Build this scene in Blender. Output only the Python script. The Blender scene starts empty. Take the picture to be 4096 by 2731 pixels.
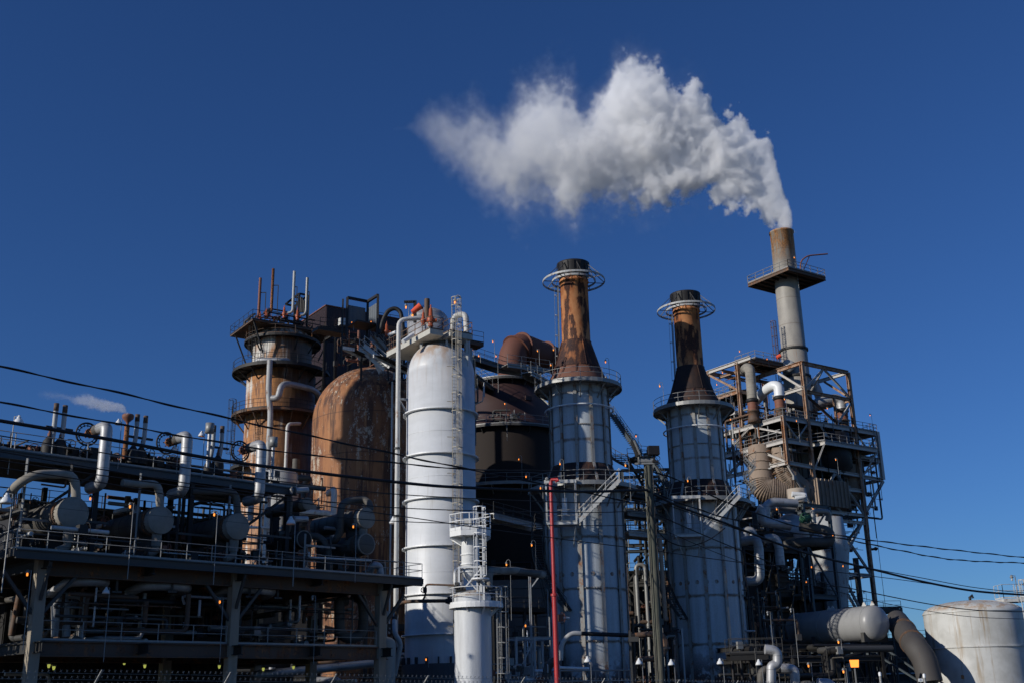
import bpy, math, random
from math import sin, cos, pi, radians as rad
from mathutils import Vector as V, Matrix
random.seed(11)
SC = bpy.context.scene
COL = SC.collection
# ------------------------------------------------------------------ camera, sky, sun, exposure
EYE = V((0, 0, 1.7)); TH = rad(17.8); RO = rad(1.3); FPX = 4441.0
cd = bpy.data.cameras.new('camera'); cam = bpy.data.objects.new('camera', cd); COL.objects.link(cam); SC.camera = cam
cd.sensor_width = 36; cd.lens = FPX / 4096 * 36; cd.clip_end = 5000; cd.clip_start = .1
cam.location = EYE
cam.matrix_world = Matrix.Translation(EYE) @ Matrix.Rotation(pi / 2 + TH, 4, 'X') @ Matrix.Rotation(-RO, 4, 'Z')
SUN_AZ = rad(-150); SUN_EL = rad(21)          # direction from the plant towards the sun
sd = V((cos(SUN_EL) * cos(SUN_AZ), cos(SUN_EL) * sin(SUN_AZ), sin(SUN_EL)))
w = bpy.data.worlds.new('World'); SC.world = w; w.use_nodes = True
nt = w.node_tree; bg = nt.nodes['Background']
sky = nt.nodes.new('ShaderNodeTexSky'); sky.sky_type = 'NISHITA'; sky.sun_disc = False
sky.sun_elevation = SUN_EL; sky.sun_rotation = pi / 2 - SUN_AZ; sky.air_density = 1.0; sky.dust_density = 0.0; sky.ozone_density = 3.2; sky.altitude = 0
gm = nt.nodes.new('ShaderNodeGamma'); gm.inputs[1].default_value = 1.0
hs = nt.nodes.new('ShaderNodeHueSaturation'); hs.inputs['Saturation'].default_value = 1.0; hs.inputs['Value'].default_value = 1.0
tn = nt.nodes.new('ShaderNodeVectorMath'); tn.operation = 'MULTIPLY'; tn.inputs[1].default_value = (.39, .69, 1.2)   # deep polarised blue
nt.links.new(sky.outputs[0], gm.inputs[0]); nt.links.new(gm.outputs[0], tn.inputs[0]); nt.links.new(tn.outputs[0], hs.inputs['Color']); nt.links.new(hs.outputs[0], bg.inputs[0])
bg.inputs[1].default_value = .062
sl = bpy.data.lights.new('sun', 'SUN'); so = bpy.data.objects.new('sun', sl); COL.objects.link(so)
sl.energy = 3.5; sl.angle = rad(.53); sl.color = (1, .95, .87)
so.rotation_euler = (-sd).to_track_quat('-Z', 'Y').to_euler(); so.location = (-60, -40, 60)
SC.view_settings.view_transform = 'Standard'; SC.view_settings.look = 'None'; SC.view_settings.exposure = 0; SC.view_settings.gamma = 1
SC.cycles.volume_bounces = 20; SC.cycles.max_bounces = 22; SC.cycles.diffuse_bounces = 1; SC.cycles.glossy_bounces = 2
SC.cycles.use_adaptive_sampling = True; SC.cycles.adaptive_threshold = .02
SC.cycles.use_denoising = True
# ------------------------------------------------------------------ photograph pixel (4096 wide) -> world
def ray(u, v):
    x = (u - 2048) / FPX; y = -(v - 1365.5) / FPX
    c, s = cos(RO), sin(RO)
    a = x * c + y * s; b = -x * s + y * c
    return V((a, cos(TH) - b * sin(TH), sin(TH) + b * cos(TH)))
def at(u, v, Y):
    d = ray(u, v); return EYE + d * (Y / d.y)
class Frame:
    """a horizontal grid: origin, direction along (s), direction inward (t)"""
    def __init__(f, ox, oy, deg, inv=90):
        f.o = V((ox, oy, 0)); f.a = rad(deg); f.e = V((cos(f.a), sin(f.a), 0)); b = f.a + rad(inv); f.n = V((cos(b), sin(b), 0))
    def __call__(f, s, t, z): return f.o + f.e * s + f.n * t + V((0, 0, z))
    def on(f, u, v, t):       # pixel -> point on the vertical plane t
        d = ray(u, v); o = f.o + f.n * t - EYE; k = o.dot(f.n) / d.dot(f.n); return EYE + d * k
    def st(f, u, v, t):
        p = f.on(u, v, t) - f.o; return p.dot(f.e), p.z
# ------------------------------------------------------------------ mesh builder
def fr(d):
    d = d.normalized(); a = V((0, 0, 1)) if abs(d.z) < .95 else V((1, 0, 0))
    x = a.cross(d).normalized(); return x, d.cross(x).normalized()
class MB:
    def __init__(m): m.v = []; m.f = []; m.sm = []
    def add(m, vs, fs, smooth=False):
        k = len(m.v); m.v += [tuple(p) for p in vs]; m.f += [tuple(i + k for i in f) for f in fs]; m.sm += [smooth] * len(fs); return m
    def tube(m, pts, r, n=8, closed=False, cap=True, bend=0):
        pts = [V(p) for p in pts]
        if bend: pts = rounded(pts, bend)
        N = len(pts); rs = r if isinstance(r, (list, tuple)) else [r] * N
        vs = []; x = None
        for i, p in enumerate(pts):
            a = pts[i - 1] if (i or closed) else p; b = pts[(i + 1) % N] if (i < N - 1 or closed) else p
            t = (b - a); t = t.normalized() if t.length > 1e-9 else V((0, 0, 1))
            if x is None: x, y = fr(t)
            else:
                x = (x - t * x.dot(t)); x = x.normalized() if x.length > 1e-6 else fr(t)[0]; y = t.cross(x)
            k = 1.0
            for j in range(n):
                q = 2 * pi * (j + .5) / n; vs.append(p + (x * cos(q) + y * sin(q)) * rs[i] * k)
        fs = [(i * n + j, i * n + (j + 1) % n, ((i + 1) % N) * n + (j + 1) % n, ((i + 1) % N) * n + j) for i in range(N if closed else N - 1) for j in range(n)]
        m.add(vs, fs, n > 4)
        if cap and not closed: m.add(vs[:n], [tuple(range(n))[::-1]]); m.add(vs[-n:], [tuple(range(n))])
        return m
    def rev(m, o, ax, prof, n=32, a0=0, a1=2 * pi, smooth=True, ref=None):
        """revolve (radius, distance along axis) about axis ax through o"""
        o = V(o); ax = V(ax).normalized()
        if ref is not None: x = V(ref); y = ax.cross(x)
        elif ax.z > .99: x = V((1, 0, 0)); y = V((0, 1, 0))
        else: x, y = fr(ax)
        full = abs(a1 - a0 - 2 * pi) < 1e-6; k = n if full else n + 1
        vs = [o + ax * d + (x * cos(a0 + (a1 - a0) * j / n) + y * sin(a0 + (a1 - a0) * j / n)) * r for r, d in prof for j in range(k)]
        fs = [(i * k + j, i * k + (j + 1) % k, (i + 1) * k + (j + 1) % k, (i + 1) * k + j) for i in range(len(prof) - 1) for j in range(n)]
        return m.add(vs, fs, smooth)
    def box(m, c, s, a=0, e=None):
        c = V(c); x = e.normalized() if e is not None else V((cos(a), sin(a), 0)); y = V((-x.y, x.x, 0)); z = V((0, 0, 1)); s = [q / 2 for q in s]
        vs = [c + x * (i * s[0]) + y * (j * s[1]) + z * (k * s[2]) for i in (-1, 1) for j in (-1, 1) for k in (-1, 1)]
        return m.add(vs, [(0, 1, 3, 2), (4, 6, 7, 5), (0, 4, 5, 1), (2, 3, 7, 6), (0, 2, 6, 4), (1, 5, 7, 3)])
    def bar(m, p, q, w, h=None, up=None):
        p = V(p); q = V(q); h = h or w; t = q - p
        if t.length < 1e-6: return m
        if up is None: x, y = fr(t)
        else: y = (V(up) - t.normalized() * V(up).dot(t.normalized())).normalized(); x = y.cross(t.normalized())
        vs = [b + x * (i * w / 2) + y * (j * h / 2) for b in (p, q) for i, j in ((-1, -1), (1, -1), (1, 1), (-1, 1))]
        return m.add(vs, [(3, 2, 1, 0), (4, 5, 6, 7), (0, 1, 5, 4), (1, 2, 6, 5), (2, 3, 7, 6), (3, 0, 4, 7)])
    def ibeam(m, p, q, w, h, up=None, tf=.06):
        """w flange width, h depth"""
        p = V(p); q = V(q); t = (q - p).normalized()
        if up is None: x, y = fr(t)
        else: y = (V(up) - t * V(up).dot(t)).normalized(); x = y.cross(t)
        o = y * (h / 2 - tf / 2)
        m.bar(p + o, q + o, w, tf, y); m.bar(p - o, q - o, w, tf, y); m.bar(p, q, tf * .7, h - 2 * tf, y); return m
    def ring(m, c, R, r, n=40, k=6, a0=0, a1=2 * pi, ax=None):
        c = V(c); x, y = (V((1, 0, 0)), V((0, 1, 0))) if ax is None else fr(V(ax))
        full = abs(a1 - a0 - 2 * pi) < 1e-6
        pts = [c + (x * cos(a) + y * sin(a)) * R for a in [a0 + (a1 - a0) * i / n for i in range(n if full else n + 1)]]
        return m.tube(pts, r, k, closed=full)
    def poly(m, pts, h):
        """flat slab from xy outline (top at z of pts, thickness h)"""
        n = len(pts); t = [V(p) for p in pts]; b = [p - V((0, 0, h)) for p in t]
        return m.add(t + b, [tuple(range(n)), tuple(range(2 * n - 1, n - 1, -1))] + [(i, i + n, (i + 1) % n + n, (i + 1) % n) for i in range(n)])
    def build(m, name, mat, parent=None, label=None):
        me = bpy.data.meshes.new(name); o = V((0, 0, 0)); top = parent
        while top is not None: o = o + V(top.location); top = top.parent
        me.from_pydata([tuple(V(p) - o) for p in m.v] if parent else m.v, [], m.f); me.polygons.foreach_set('use_smooth', m.sm)
        if mat: me.materials.append(mat)
        me.update(); ob = bpy.data.objects.new(name, me); COL.objects.link(ob)
        if parent: ob.parent = parent
        if label: ob['label'] = label
        return ob
def rounded(pts, R, k=5):
    out = [pts[0]]
    for i in range(1, len(pts) - 1):
        a, b, c = pts[i - 1], pts[i], pts[i + 1]; d1 = (a - b); d2 = (c - b)
        r = min(R, d1.length * .48, d2.length * .48); p = b + d1.normalized() * r; q = b + d2.normalized() * r
        for j in range(k + 1):
            t = j / k; out.append(p * (1 - t) ** 2 + b * 2 * t * (1 - t) + q * t * t)
    out.append(pts[-1]); return out
def smooth_path(pts, k=8):
    pts = [V(p) for p in pts]; P = [pts[0] * 2 - pts[1]] + pts + [pts[-1] * 2 - pts[-2]]; out = []
    for i in range(1, len(P) - 2):
        for j in range(k):
            t = j / k; a, b, c, d = P[i - 1:i + 3]
            out.append((b * 2 + (c - a) * t + (a * 2 - b * 5 + c * 4 - d) * t * t + (b * 3 - a - c * 3 + d) * t ** 3) * .5)
    return out + [pts[-1]]
def thing(name, label, cat, loc, group=None):
    o = bpy.data.objects.new(name, None); COL.objects.link(o); o.location = V(loc); o['label'] = label; o['category'] = cat
    if group: o['group'] = group
    return o
def tag(o, label, cat, group=None):
    o['label'] = label; o['category'] = cat
    if group: o['group'] = group
    return o
# ------------------------------------------------------------------ materials
class NT:
    def __init__(s, name):
        s.m = bpy.data.materials.new(name); s.m.use_nodes = True; s.t = s.m.node_tree; s.b = s.t.nodes['Principled BSDF']; s.out = s.t.nodes['Material Output']
        s.tc = s.t.nodes.new('ShaderNodeTexCoord').outputs['Object']
    def put(s, n, k, v):
        if hasattr(v, 'is_linked') or hasattr(v, 'links'): s.t.links.new(v, n.inputs[k])
        elif isinstance(v, (tuple, list)) and len(v) == 3 and n.inputs[k].type == 'RGBA': n.inputs[k].default_value = (*v, 1)
        else: n.inputs[k].default_value = v
    def M(s, op, a, b=0.0, c=0.0, cl=False):
        n = s.t.nodes.new('ShaderNodeMath'); n.operation = op; n.use_clamp = cl
        for i, q in enumerate((a, b, c)): s.put(n, i, q)
        return n.outputs[0]
    def sc(s, vec, sx, sy, sz, off=(0, 0, 0)):
        n = s.t.nodes.new('ShaderNodeMapping'); s.put(n, 0, vec); n.inputs['Scale'].default_value = (sx, sy, sz); n.inputs['Location'].default_value = off; return n.outputs[0]
    def noise(s, vec, scale, det=4, rough=.6, dist=0):
        n = s.t.nodes.new('ShaderNodeTexNoise'); s.put(n, 'Vector', vec); n.inputs['Scale'].default_value = scale; n.inputs['Detail'].default_value = det
        n.inputs['Roughness'].default_value = rough; n.inputs['Distortion'].default_value = dist; return n.outputs[0]
    def ramp(s, f, lo, hi):
        n = s.t.nodes.new('ShaderNodeMapRange'); n.interpolation_type = 'SMOOTHSTEP'; s.put(n, 0, f); n.inputs[1].default_value = lo; n.inputs[2].default_value = hi; return n.outputs[0]
    def mix(s, f, a, b):
        n = s.t.nodes.new('ShaderNodeMix'); n.data_type = 'RGBA'; s.put(n, 0, f); s.put(n, 6, a); s.put(n, 7, b); return n.outputs[2]
    def xyz(s, vec):
        n = s.t.nodes.new('ShaderNodeSeparateXYZ'); s.put(n, 0, vec); return n.outputs
    def set(s, col=None, rough=None, metal=None, bump=None, bs=.3, bd=.02):
        if col is not None: s.put(s.b, 'Base Color', col)
        if rough is not None: s.put(s.b, 'Roughness', rough)
        if metal is not None: s.put(s.b, 'Metallic', metal)
        if bump is not None:
            n = s.t.nodes.new('ShaderNodeBump'); n.inputs['Strength'].default_value = bs; n.inputs['Distance'].default_value = bd; s.put(n, 'Height', bump); s.t.links.new(n.outputs[0], s.b.inputs['Normal'])
        return s.m
RUST = (.17, .062, .024); RUSTD = (.045, .02, .013); RUSTL = (.36, .15, .055)
def rustcol(s, scale=1.0):
    a = s.noise(s.sc(s.tc, 1, 1, .35, (3, 7, 1)), 1.1 * scale, 6, .7); b = s.noise(s.tc, 6 * scale, 4, .6)
    c = s.mix(s.ramp(a, .38, .6), RUST, RUSTL); return s.mix(s.ramp(b, .48, .66), c, RUSTD)
def weathered(name, col, rust=.3, streak=.25, scale=1.0, rough=.5, metal=0, dirt=.35, seam=None, bump=.25, dark=None):
    """painted or bare metal with dirt, rust blotches that run down, and optional horizontal seams"""
    s = NT(name)
    st = s.noise(s.sc(s.tc, 1, 1, .12), 2.2 * scale, 6, .65); bl = s.noise(s.tc, .9 * scale, 7, .68); fi = s.noise(s.tc, 9 * scale, 4, .6)
    base = s.mix(s.M('MULTIPLY', s.ramp(st, .42, .75), dirt), col, dark or tuple(c * .55 + .01 * k for c, k in zip(col, (2, 1, .5))))
    base = s.mix(s.M('MULTIPLY', s.ramp(fi, .3, .7), .12), base, tuple(min(1, c * .7) for c in col))
    lo = .80 - .45 * rust; f = s.ramp(s.M('ADD', s.M('MULTIPLY', bl, 1 - streak), s.M('MULTIPLY', st, streak)), lo - .04, lo + .1)
    f = s.M('MULTIPLY', f, s.ramp(fi, .25, .5)) if rust < .9 else f
    c = s.mix(f, base, rustcol(s, scale))
    if seam:
        z = s.xyz(s.tc)[2]; q = s.M('PINGPONG', z, seam / 2); g = s.ramp(q, .0, .035 * seam ** .5); c = s.mix(s.M('MULTIPLY', s.M('SUBTRACT', 1, g), .6), c, (.02, .015, .01))
    return s.set(c, s.M('ADD', rough, s.M('MULTIPLY', f, .3), cl=True), metal, s.M('ADD', fi, bl), bump, .03)
def emit(name, col, k):
    s = NT(name); s.put(s.b, 'Base Color', col); s.put(s.b, 'Emission Color', col); s.b.inputs['Emission Strength'].default_value = k; return s.m
def lagged(name, col=(.5, .5, .5), band=.9, metal=.35, rough=.4, axis=None):
    """sheet metal lagging, dents and faint overlaps"""
    s = NT(name); n = s.noise(s.tc, 2.5, 5, .65); b = s.noise(s.tc, .6, 4, .6); f = s.noise(s.tc, 14, 3)
    x = s.xyz(s.tc)[2 if axis is None else axis]; q = s.ramp(s.M('PINGPONG', x, band / 2), 0, .03)
    c = s.mix(s.ramp(b, .3, .75), col, tuple(k * .6 for k in col)); c = s.mix(s.M('MULTIPLY', s.ramp(n, .56, .74), .5), c, (.16, .11, .07))
    c = s.mix(s.M('MULTIPLY', s.M('SUBTRACT', 1, q), .7), c, (.03, .03, .03))
    return s.set(c, s.M('ADD', rough, s.M('MULTIPLY', f, .2)), metal, s.M('ADD', n, s.M('MULTIPLY', q, .3)), .35, .03)
MT = dict(
    white=weathered('white_paint', (.80, .81, .80), .16, .5, rough=.42, dirt=.3),
    whitelo=weathered('weathered_white_paint', (.58, .58, .55), .5, .4, rough=.5, dirt=.5),
    pale=weathered('rusty_pale_steel', (.42, .43, .42), .55, .4, 1.2, rough=.55),
    galv=weathered('galvanised_steel', (.29, .29, .275), .3, .3, 1.5, rough=.5, metal=.3),
    grey=weathered('grey_painted_steel', (.062, .06, .055), .3, .3, 1.3, rough=.6),
    dark=weathered('dark_grimy_steel', (.019, .018, .016), .3, .3, 1.3, rough=.65),
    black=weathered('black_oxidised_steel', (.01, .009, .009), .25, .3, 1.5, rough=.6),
    rusty=weathered('rusty_steel', (.2, .1, .06), .95, .3, 1.5, rough=.75),
    redox=weathered('red_oxide_steel', (.22, .085, .05), .35, .4, 1.2, rough=.7),
    brownst=weathered('brown_weathered_steel', (.11, .07, .047), .6, .4, 1.0, rough=.7),
    tan=weathered('fireproofed_tan_column', (.34, .29, .22), .25, .6, 1.0, rough=.85, dirt=.6),
    lag=lagged('aluminium_lagging'),
    lagdull=lagged('dull_lagging', (.13, .12, .105), .7, .25, .6),
    canvas=lagged('canvas_lagging', (.34, .31, .26), 1.1, 0, .85),
    orange=weathered('orange_red_paint', (.42, .09, .03), .35, .3, 2, rough=.45),
    red=weathered('red_paint', (.42, .03, .03), .05, .4, 1, rough=.4, dirt=.3),
    cable=weathered('black_cable_sheath', (.012, .012, .013), 0, .2, 3, rough=.6),
    maroon=weathered('maroon_cladding', (.055, .033, .036), .1, .4, 1, rough=.6),
    blue=weathered('blue_grey_paint', (.06, .075, .085), .25, .4, 1.2, rough=.55),
    glow=emit('sodium_glow', (1, .28, .04), 1.6), glowy=emit('greenish_glow', (.7, .75, .16), .5), glass=weathered('clear_glass_jar', (.5, .5, .48), 0, 0, 1, rough=.1),
)
# ------------------------------------------------------------------ ground
g = MB(); g.add([(-1500, -600, 0), (1500, -600, 0), (1500, 3000, 0), (-1500, 3000, 0)], [(0, 1, 2, 3)])
s = NT('gravel_ground'); n1 = s.noise(s.tc, .08, 6); n2 = s.noise(s.tc, 3, 5)
go = g.build('ground', s.set(s.mix(s.ramp(n2, .35, .65), s.mix(n1, (.04, .035, .03), (.07, .065, .055)), (.05, .045, .04)), .95, 0, n2, .5)); go['kind'] = 'structure'
# ------------------------------------------------------------------ shared builders
def arc_pts(cx, cy, z, R, a0, a1, n): return [V((cx + R * cos(a0 + (a1 - a0) * i / n), cy + R * sin(a0 + (a1 - a0) * i / n), z)) for i in range(n + 1)]
def rail(m, pts, h=1.07, sp=1.9, r=.027, toe=.12, closed=False):
    pts = [V(p) for p in pts]; up = V((0, 0, 1)); L = pts + ([pts[0]] if closed else [])
    for z in (h, h * .55): m.tube([p + up * z for p in L], r, 5)
    if toe:
        for a, b in zip(L, L[1:]): m.bar(a + up * toe / 2, b + up * toe / 2, .02, toe, up)
    acc = 0
    m.bar(L[0], L[0] + up * h, r * 1.8)
    for a, b in zip(L, L[1:]):
        d = (b - a).length; k = max(1, round(d / sp)) if d > sp * .8 else 0
        if k:
            for i in range(1, k + 1): q = a.lerp(b, i / k); m.bar(q, q + up * h, r * 1.8)
            acc = 0
        else:
            acc += d
            if acc >= sp: m.bar(b, b + up * h, r * 1.8); acc = 0
def cplat(root, cx, cy, z, ri, ro, deck, railm, a0=0, a1=2 * pi, n=36, br=8, brl=1.2, brmat=None, h=1.07):
    """ring walkway with toe plate, brackets beneath and a handrail: parts of root"""
    m = MB(); full = abs(a1 - a0 - 2 * pi) < 1e-6
    m.rev((cx, cy, z), (0, 0, 1), [(ri, 0), (ro, 0), (ro + .03, 0), (ro + .03, -.28), (ro - .02, -.28), (ro - .02, -.1), (ri, -.1), (ri, 0)], n, a0, a1, False)
    d = m.build('walkway', deck, root)
    for i in range(br):
        b = MB(); a = a0 + (a1 - a0) * (i + .5) / br; c, s_ = cos(a), sin(a)
        b.bar((cx + ri * c, cy + ri * s_, z - brl), (cx + (ro - .15) * c, cy + (ro - .15) * s_, z - .16), .1, .14); b.bar((cx + ri * c, cy + ri * s_, z - .19), (cx + ro * c, cy + ro * s_, z - .19), .08, .16, (0, 0, 1)); b.build('bracket', brmat or deck, d)
    m = MB(); rail(m, arc_pts(cx, cy, z, ro - .04, a0, a1, n), h=h); m.build('handrail', railm, root)
    return d
def ladder(m, p, q, out, w=.45, cage=True, cr=.36, hoop=1.5, start=2.2, rr=.028, strips=7):
    """ladder from p up to q; out = horizontal direction the climber's back faces"""
    p = V(p); q = V(q); t = (q - p).normalized(); out = V(out).normalized(); side = t.cross(out).normalized(); L = (q - p).length
    for sg in (-1, 1): m.bar(p + side * sg * w / 2, q + side * sg * w / 2, .05, .07)
    k = int(L / .3)
    for i in range(1, k): c = p + t * (i * .3); m.bar(c - side * w / 2, c + side * w / 2, .028)
    if cage:
        hs_ = []; z = start
        while z < L: hs_.append(z); z += hoop
        hs_.append(L)
        def pt(zz, a): return p + t * zz + side * (cr * cos(a) * 1.05) + out * (cr + cr * sin(a) * 1.0 if True else 0)
        A = [rad(-60 + 300 * i / 10) for i in range(11)]
        for zz in hs_: m.tube([pt(zz, a) for a in A], rr, 4)
        for i in range(strips):
            a = rad(-45 + 270 * i / (strips - 1)); m.tube([pt(start, a), pt(L, a)], rr * .75, 4)
def handwheel(m, c, ax, R=.3, r=.025, n=18, sp=5):
    m.ring(c, R, r, n, 5, ax=ax); x, y = fr(V(ax))
    for i in range(sp): a = 2 * pi * i / sp; m.bar(V(c), V(c) + (x * cos(a) + y * sin(a)) * R, r * 1.3)
    m.bar(V(c), V(c) + V(ax).normalized() * -.5, .05)
def stairs(m, p, q, w, n=None, side=None, rails=True, st=.28):
    """straight stair from p to q; side = horizontal unit across"""
    p = V(p); q = V(q); n = n or max(3, int(abs(q.z - p.z) / .24)); hd = V((q.x - p.x, q.y - p.y, 0)).normalized(); side = V(side) if side else V((-hd.y, hd.x, 0)); up = V((0, 0, 1))
    for sg in (-1, 1): m.bar(p + side * sg * w / 2, q + side * sg * w / 2, .05, st, up)
    for i in range(n): c = p.lerp(q, (i + .5) / n); m.box(c, (.26, w - .06, .04), e=hd)
    if rails:
        for sg in (-1, 1):
            o = side * sg * w / 2
            for h in (.55, 1.05): m.tube([p + o + up * h, q + o + up * h], .028, 5)
            k = max(1, round((q - p).length / 1.6))
            for i in range(k + 1): c = p.lerp(q, i / k) + o; m.bar(c, c + up * 1.05, .05)
def spiral(m, cx, cy, z0, z1, r0, r1, a0, a1, rails=True):
    n = int((z1 - z0) / .24)
    for i in range(n):
        a = a0 + (a1 - a0) * i / n; z = z0 + (z1 - z0) * i / n; c, s_ = cos(a), sin(a); m.box((cx + (r0 + r1) / 2 * c, cy + (r0 + r1) / 2 * s_, z), (r1 - r0, .27, .04), a)
    k = 28
    P = lambda r, dz: [V((cx + r * cos(a0 + (a1 - a0) * i / k), cy + r * sin(a0 + (a1 - a0) * i / k), z0 + (z1 - z0) * i / k + dz)) for i in range(k + 1)]
    for r in (r0, r1):
        L = P(r, 0)
        for a, b in zip(L, L[1:]): m.bar(a, b, .05, .28, (0, 0, 1))
    for dz in (.6, 1.1): m.tube(P(r1, dz), .03, 5)
    for q in P(r1, 0)[::3]: m.bar(q, q + V((0, 0, 1.1)), .05)
LAMPS = 0
def lamp(p, kind, h, label, lit=True, name='lamp', group='lamps on poles around the plant', S=.78, side=1, mat='galv', glow='glow'):
    """p = centre of the bulb; h = how far down the pole reaches"""
    p = V(p); R = V((1, 0, 0)) * side
    r = thing(name, label, 'lamp', (p.x + side * .35 * S, p.y, p.z - h), group)
    po = MB(); sh = MB(); bu = MB()
    if kind == 'hook':       # gooseneck with a hanging jar
        x = p + R * .42 * S; a = [p + V((0, 0, .22 * S)), p + V((0, 0, .42 * S)), p + V((0, 0, .5 * S)) + R * .06 * S, p + V((0, 0, .6 * S)) + R * .21 * S, p + V((0, 0, .5 * S)) + R * .36 * S, x + V((0, 0, .4 * S)), V((x.x, x.y, p.z - h))]
        po.tube(a, .026 * S, 6)
    else:                    # straight pole, head on a short arm
        x = p + R * .26 * S; po.tube([V((x.x, x.y, p.z - h)), x + V((0, 0, .3 * S)), p + V((0, 0, .32 * S))], .03 * S, 6)
    sh.rev(p, (0, 0, 1), [(.0, .36 * S), (.07 * S, .35 * S), (.08 * S, .26 * S), (.13 * S, .24 * S), (.13 * S, .13 * S), (.0, .13 * S)], 10)
    if kind == 'bell': sh.rev(p, (0, 0, 1), [(.1 * S, .2 * S), (.19 * S, .12 * S), (.27 * S, -.04 * S), (.29 * S, -.14 * S), (.26 * S, -.13 * S), (.12 * S, .12 * S)], 14)
    bu.rev(p, (0, 0, 1), [(.055 * S, .14 * S), (.07 * S, .02 * S), (.055 * S, -.08 * S), (0, -.1 * S)], 10)
    po.build('pole', MT[mat], r); sh.build('shade' if kind == 'bell' else 'cap', MT['galv'] if kind != 'bell' else MT['white'], r); bu.build('bulb', MT[glow] if lit else MT['glass'], r)
    return r
def pipe(name, label, pts, r, mat, bend=None, flanges=(), group=None, cat='pipe', n=14, sub=None):
    pts = [V(p) for p in pts]; root = thing(name, label, cat, pts[0] if pts[0].z < pts[-1].z else pts[-1], group)
    MB().tube(pts, r, n, bend=(bend if bend is not None else r * 3)).build('pipe_run', MT[mat] if isinstance(mat, str) else mat, root)
    for k, (c, ax) in enumerate(flanges): MB().rev(c, ax, [(0, -.08), (r * 1.5, -.08), (r * 1.5, .08), (0, .08)], 14, smooth=False).build('flange', MT['grey'], root)
    return root
# ------------------------------------------------------------------ twin riveted cylinders with rusty chimneys
def shellmat(name, seed, extra):
    s = NT(name); x, y, z = s.xyz(s.tc); tc = s.sc(s.tc, 1, 1, 1, (seed, seed * 2, seed))
    th = s.M('ARCTAN2', y, x); q = s.M('PINGPONG', s.M('ADD', th, rad(100)), rad(15)); edge = s.M('SUBTRACT', 1, s.ramp(q, 0.0, rad(5)))
    zz = s.M('PINGPONG', s.M('SUBTRACT', z, 1.7), 2.3); he = s.M('SUBTRACT', 1, s.ramp(zz, 0, .42))
    st = s.noise(s.sc(tc, 1, 1, .08), 1.6, 6, .65); bl = s.noise(tc, .7, 7, .66); fi = s.noise(tc, 7, 4)
    base = s.mix(s.ramp(st, .35, .8), (.54, .59, .62), (.42, .44, .43)); base = s.mix(s.M('MULTIPLY', s.ramp(fi, .4, .8), .25), base, (.2, .18, .15))
    f = s.ramp(s.M('ADD', s.M('MULTIPLY', s.M('ADD', s.M('MULTIPLY', edge, .68), s.M('MULTIPLY', he, .72)), s.M('ADD', .35, s.M('MULTIPLY', st, .9))), s.M('MULTIPLY', bl, .55)), .56, .98)
    rc = s.mix(s.ramp(fi, .4, .65), (.24, .15, .085), (.10, .06, .035)); c = s.mix(s.M('MULTIPLY', f, .85), base, rc)
    low = s.M('MULTIPLY', s.M('SUBTRACT', 1, s.ramp(z, 2.5, 6.2 + extra)), s.ramp(s.noise(tc, .55, 7, .7), .42, .5))      # scorched, stripped patches at the foot
    c = s.mix(low, c, s.mix(s.ramp(fi, .4, .6), (.14, .05, .035), (.02, .014, .012)))
    return s.set(c, .55, 0, s.M('ADD', fi, bl), .2)
def chimmat(name, seed):
    s = NT(name); x, y, z = s.xyz(s.tc); tc = s.sc(s.tc, 1, 1, 1, (seed, seed, seed)); th = s.M('ARCTAN2', y, x)
    st = s.noise(s.sc(tc, 1, 1, .22), 1.5, 7, .62); bl = s.noise(s.sc(tc, 1, 1, .5), 1.1, 6, .65); fi = s.noise(tc, 10, 4)
    wv = s.M('MULTIPLY', s.noise(tc, .9, 5, .6), 2.2)
    # scale-like scorched plates, repeating down the shell
    zz = s.M('FRACT', s.M('MULTIPLY', s.M('ADD', z, wv), .62)); pl = s.M('MULTIPLY', s.ramp(zz, .12, .95), s.ramp(s.noise(s.sc(tc, 1, 1, .05), 1.3, 3), .38, .62))
    base = s.mix(s.ramp(bl, .35, .65), (.56, .25, .10), (.40, .13, .04))
    f = s.ramp(s.M('ADD', s.M('MULTIPLY', pl, .05), s.M('ADD', s.M('MULTIPLY', st, .8), s.M('MULTIPLY', bl, .28))), .53, .60)
    return s.set(s.mix(f, base, s.mix(s.ramp(fi, .4, .65), (.10, .035, .018), (.03, .014, .01))), .8, 0, s.M('ADD', fi, st), .3)
def flaremat(name, k):
    s = NT(name); st = s.noise(s.sc(s.tc, 1, 1, .25), 1.3, 6, .6); fi = s.noise(s.tc, 8, 4)
    return s.set(s.mix(s.ramp(st, .5, .68), s.mix(s.ramp(fi, .4, .7), (.02 + .01 * k, .011, .01), (.03 + .05 * k, .018 + .012 * k, .014)), (.34 * k + .01, .12 * k + .008, .035 * k + .008)), .8, 0, fi, .3)
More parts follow.
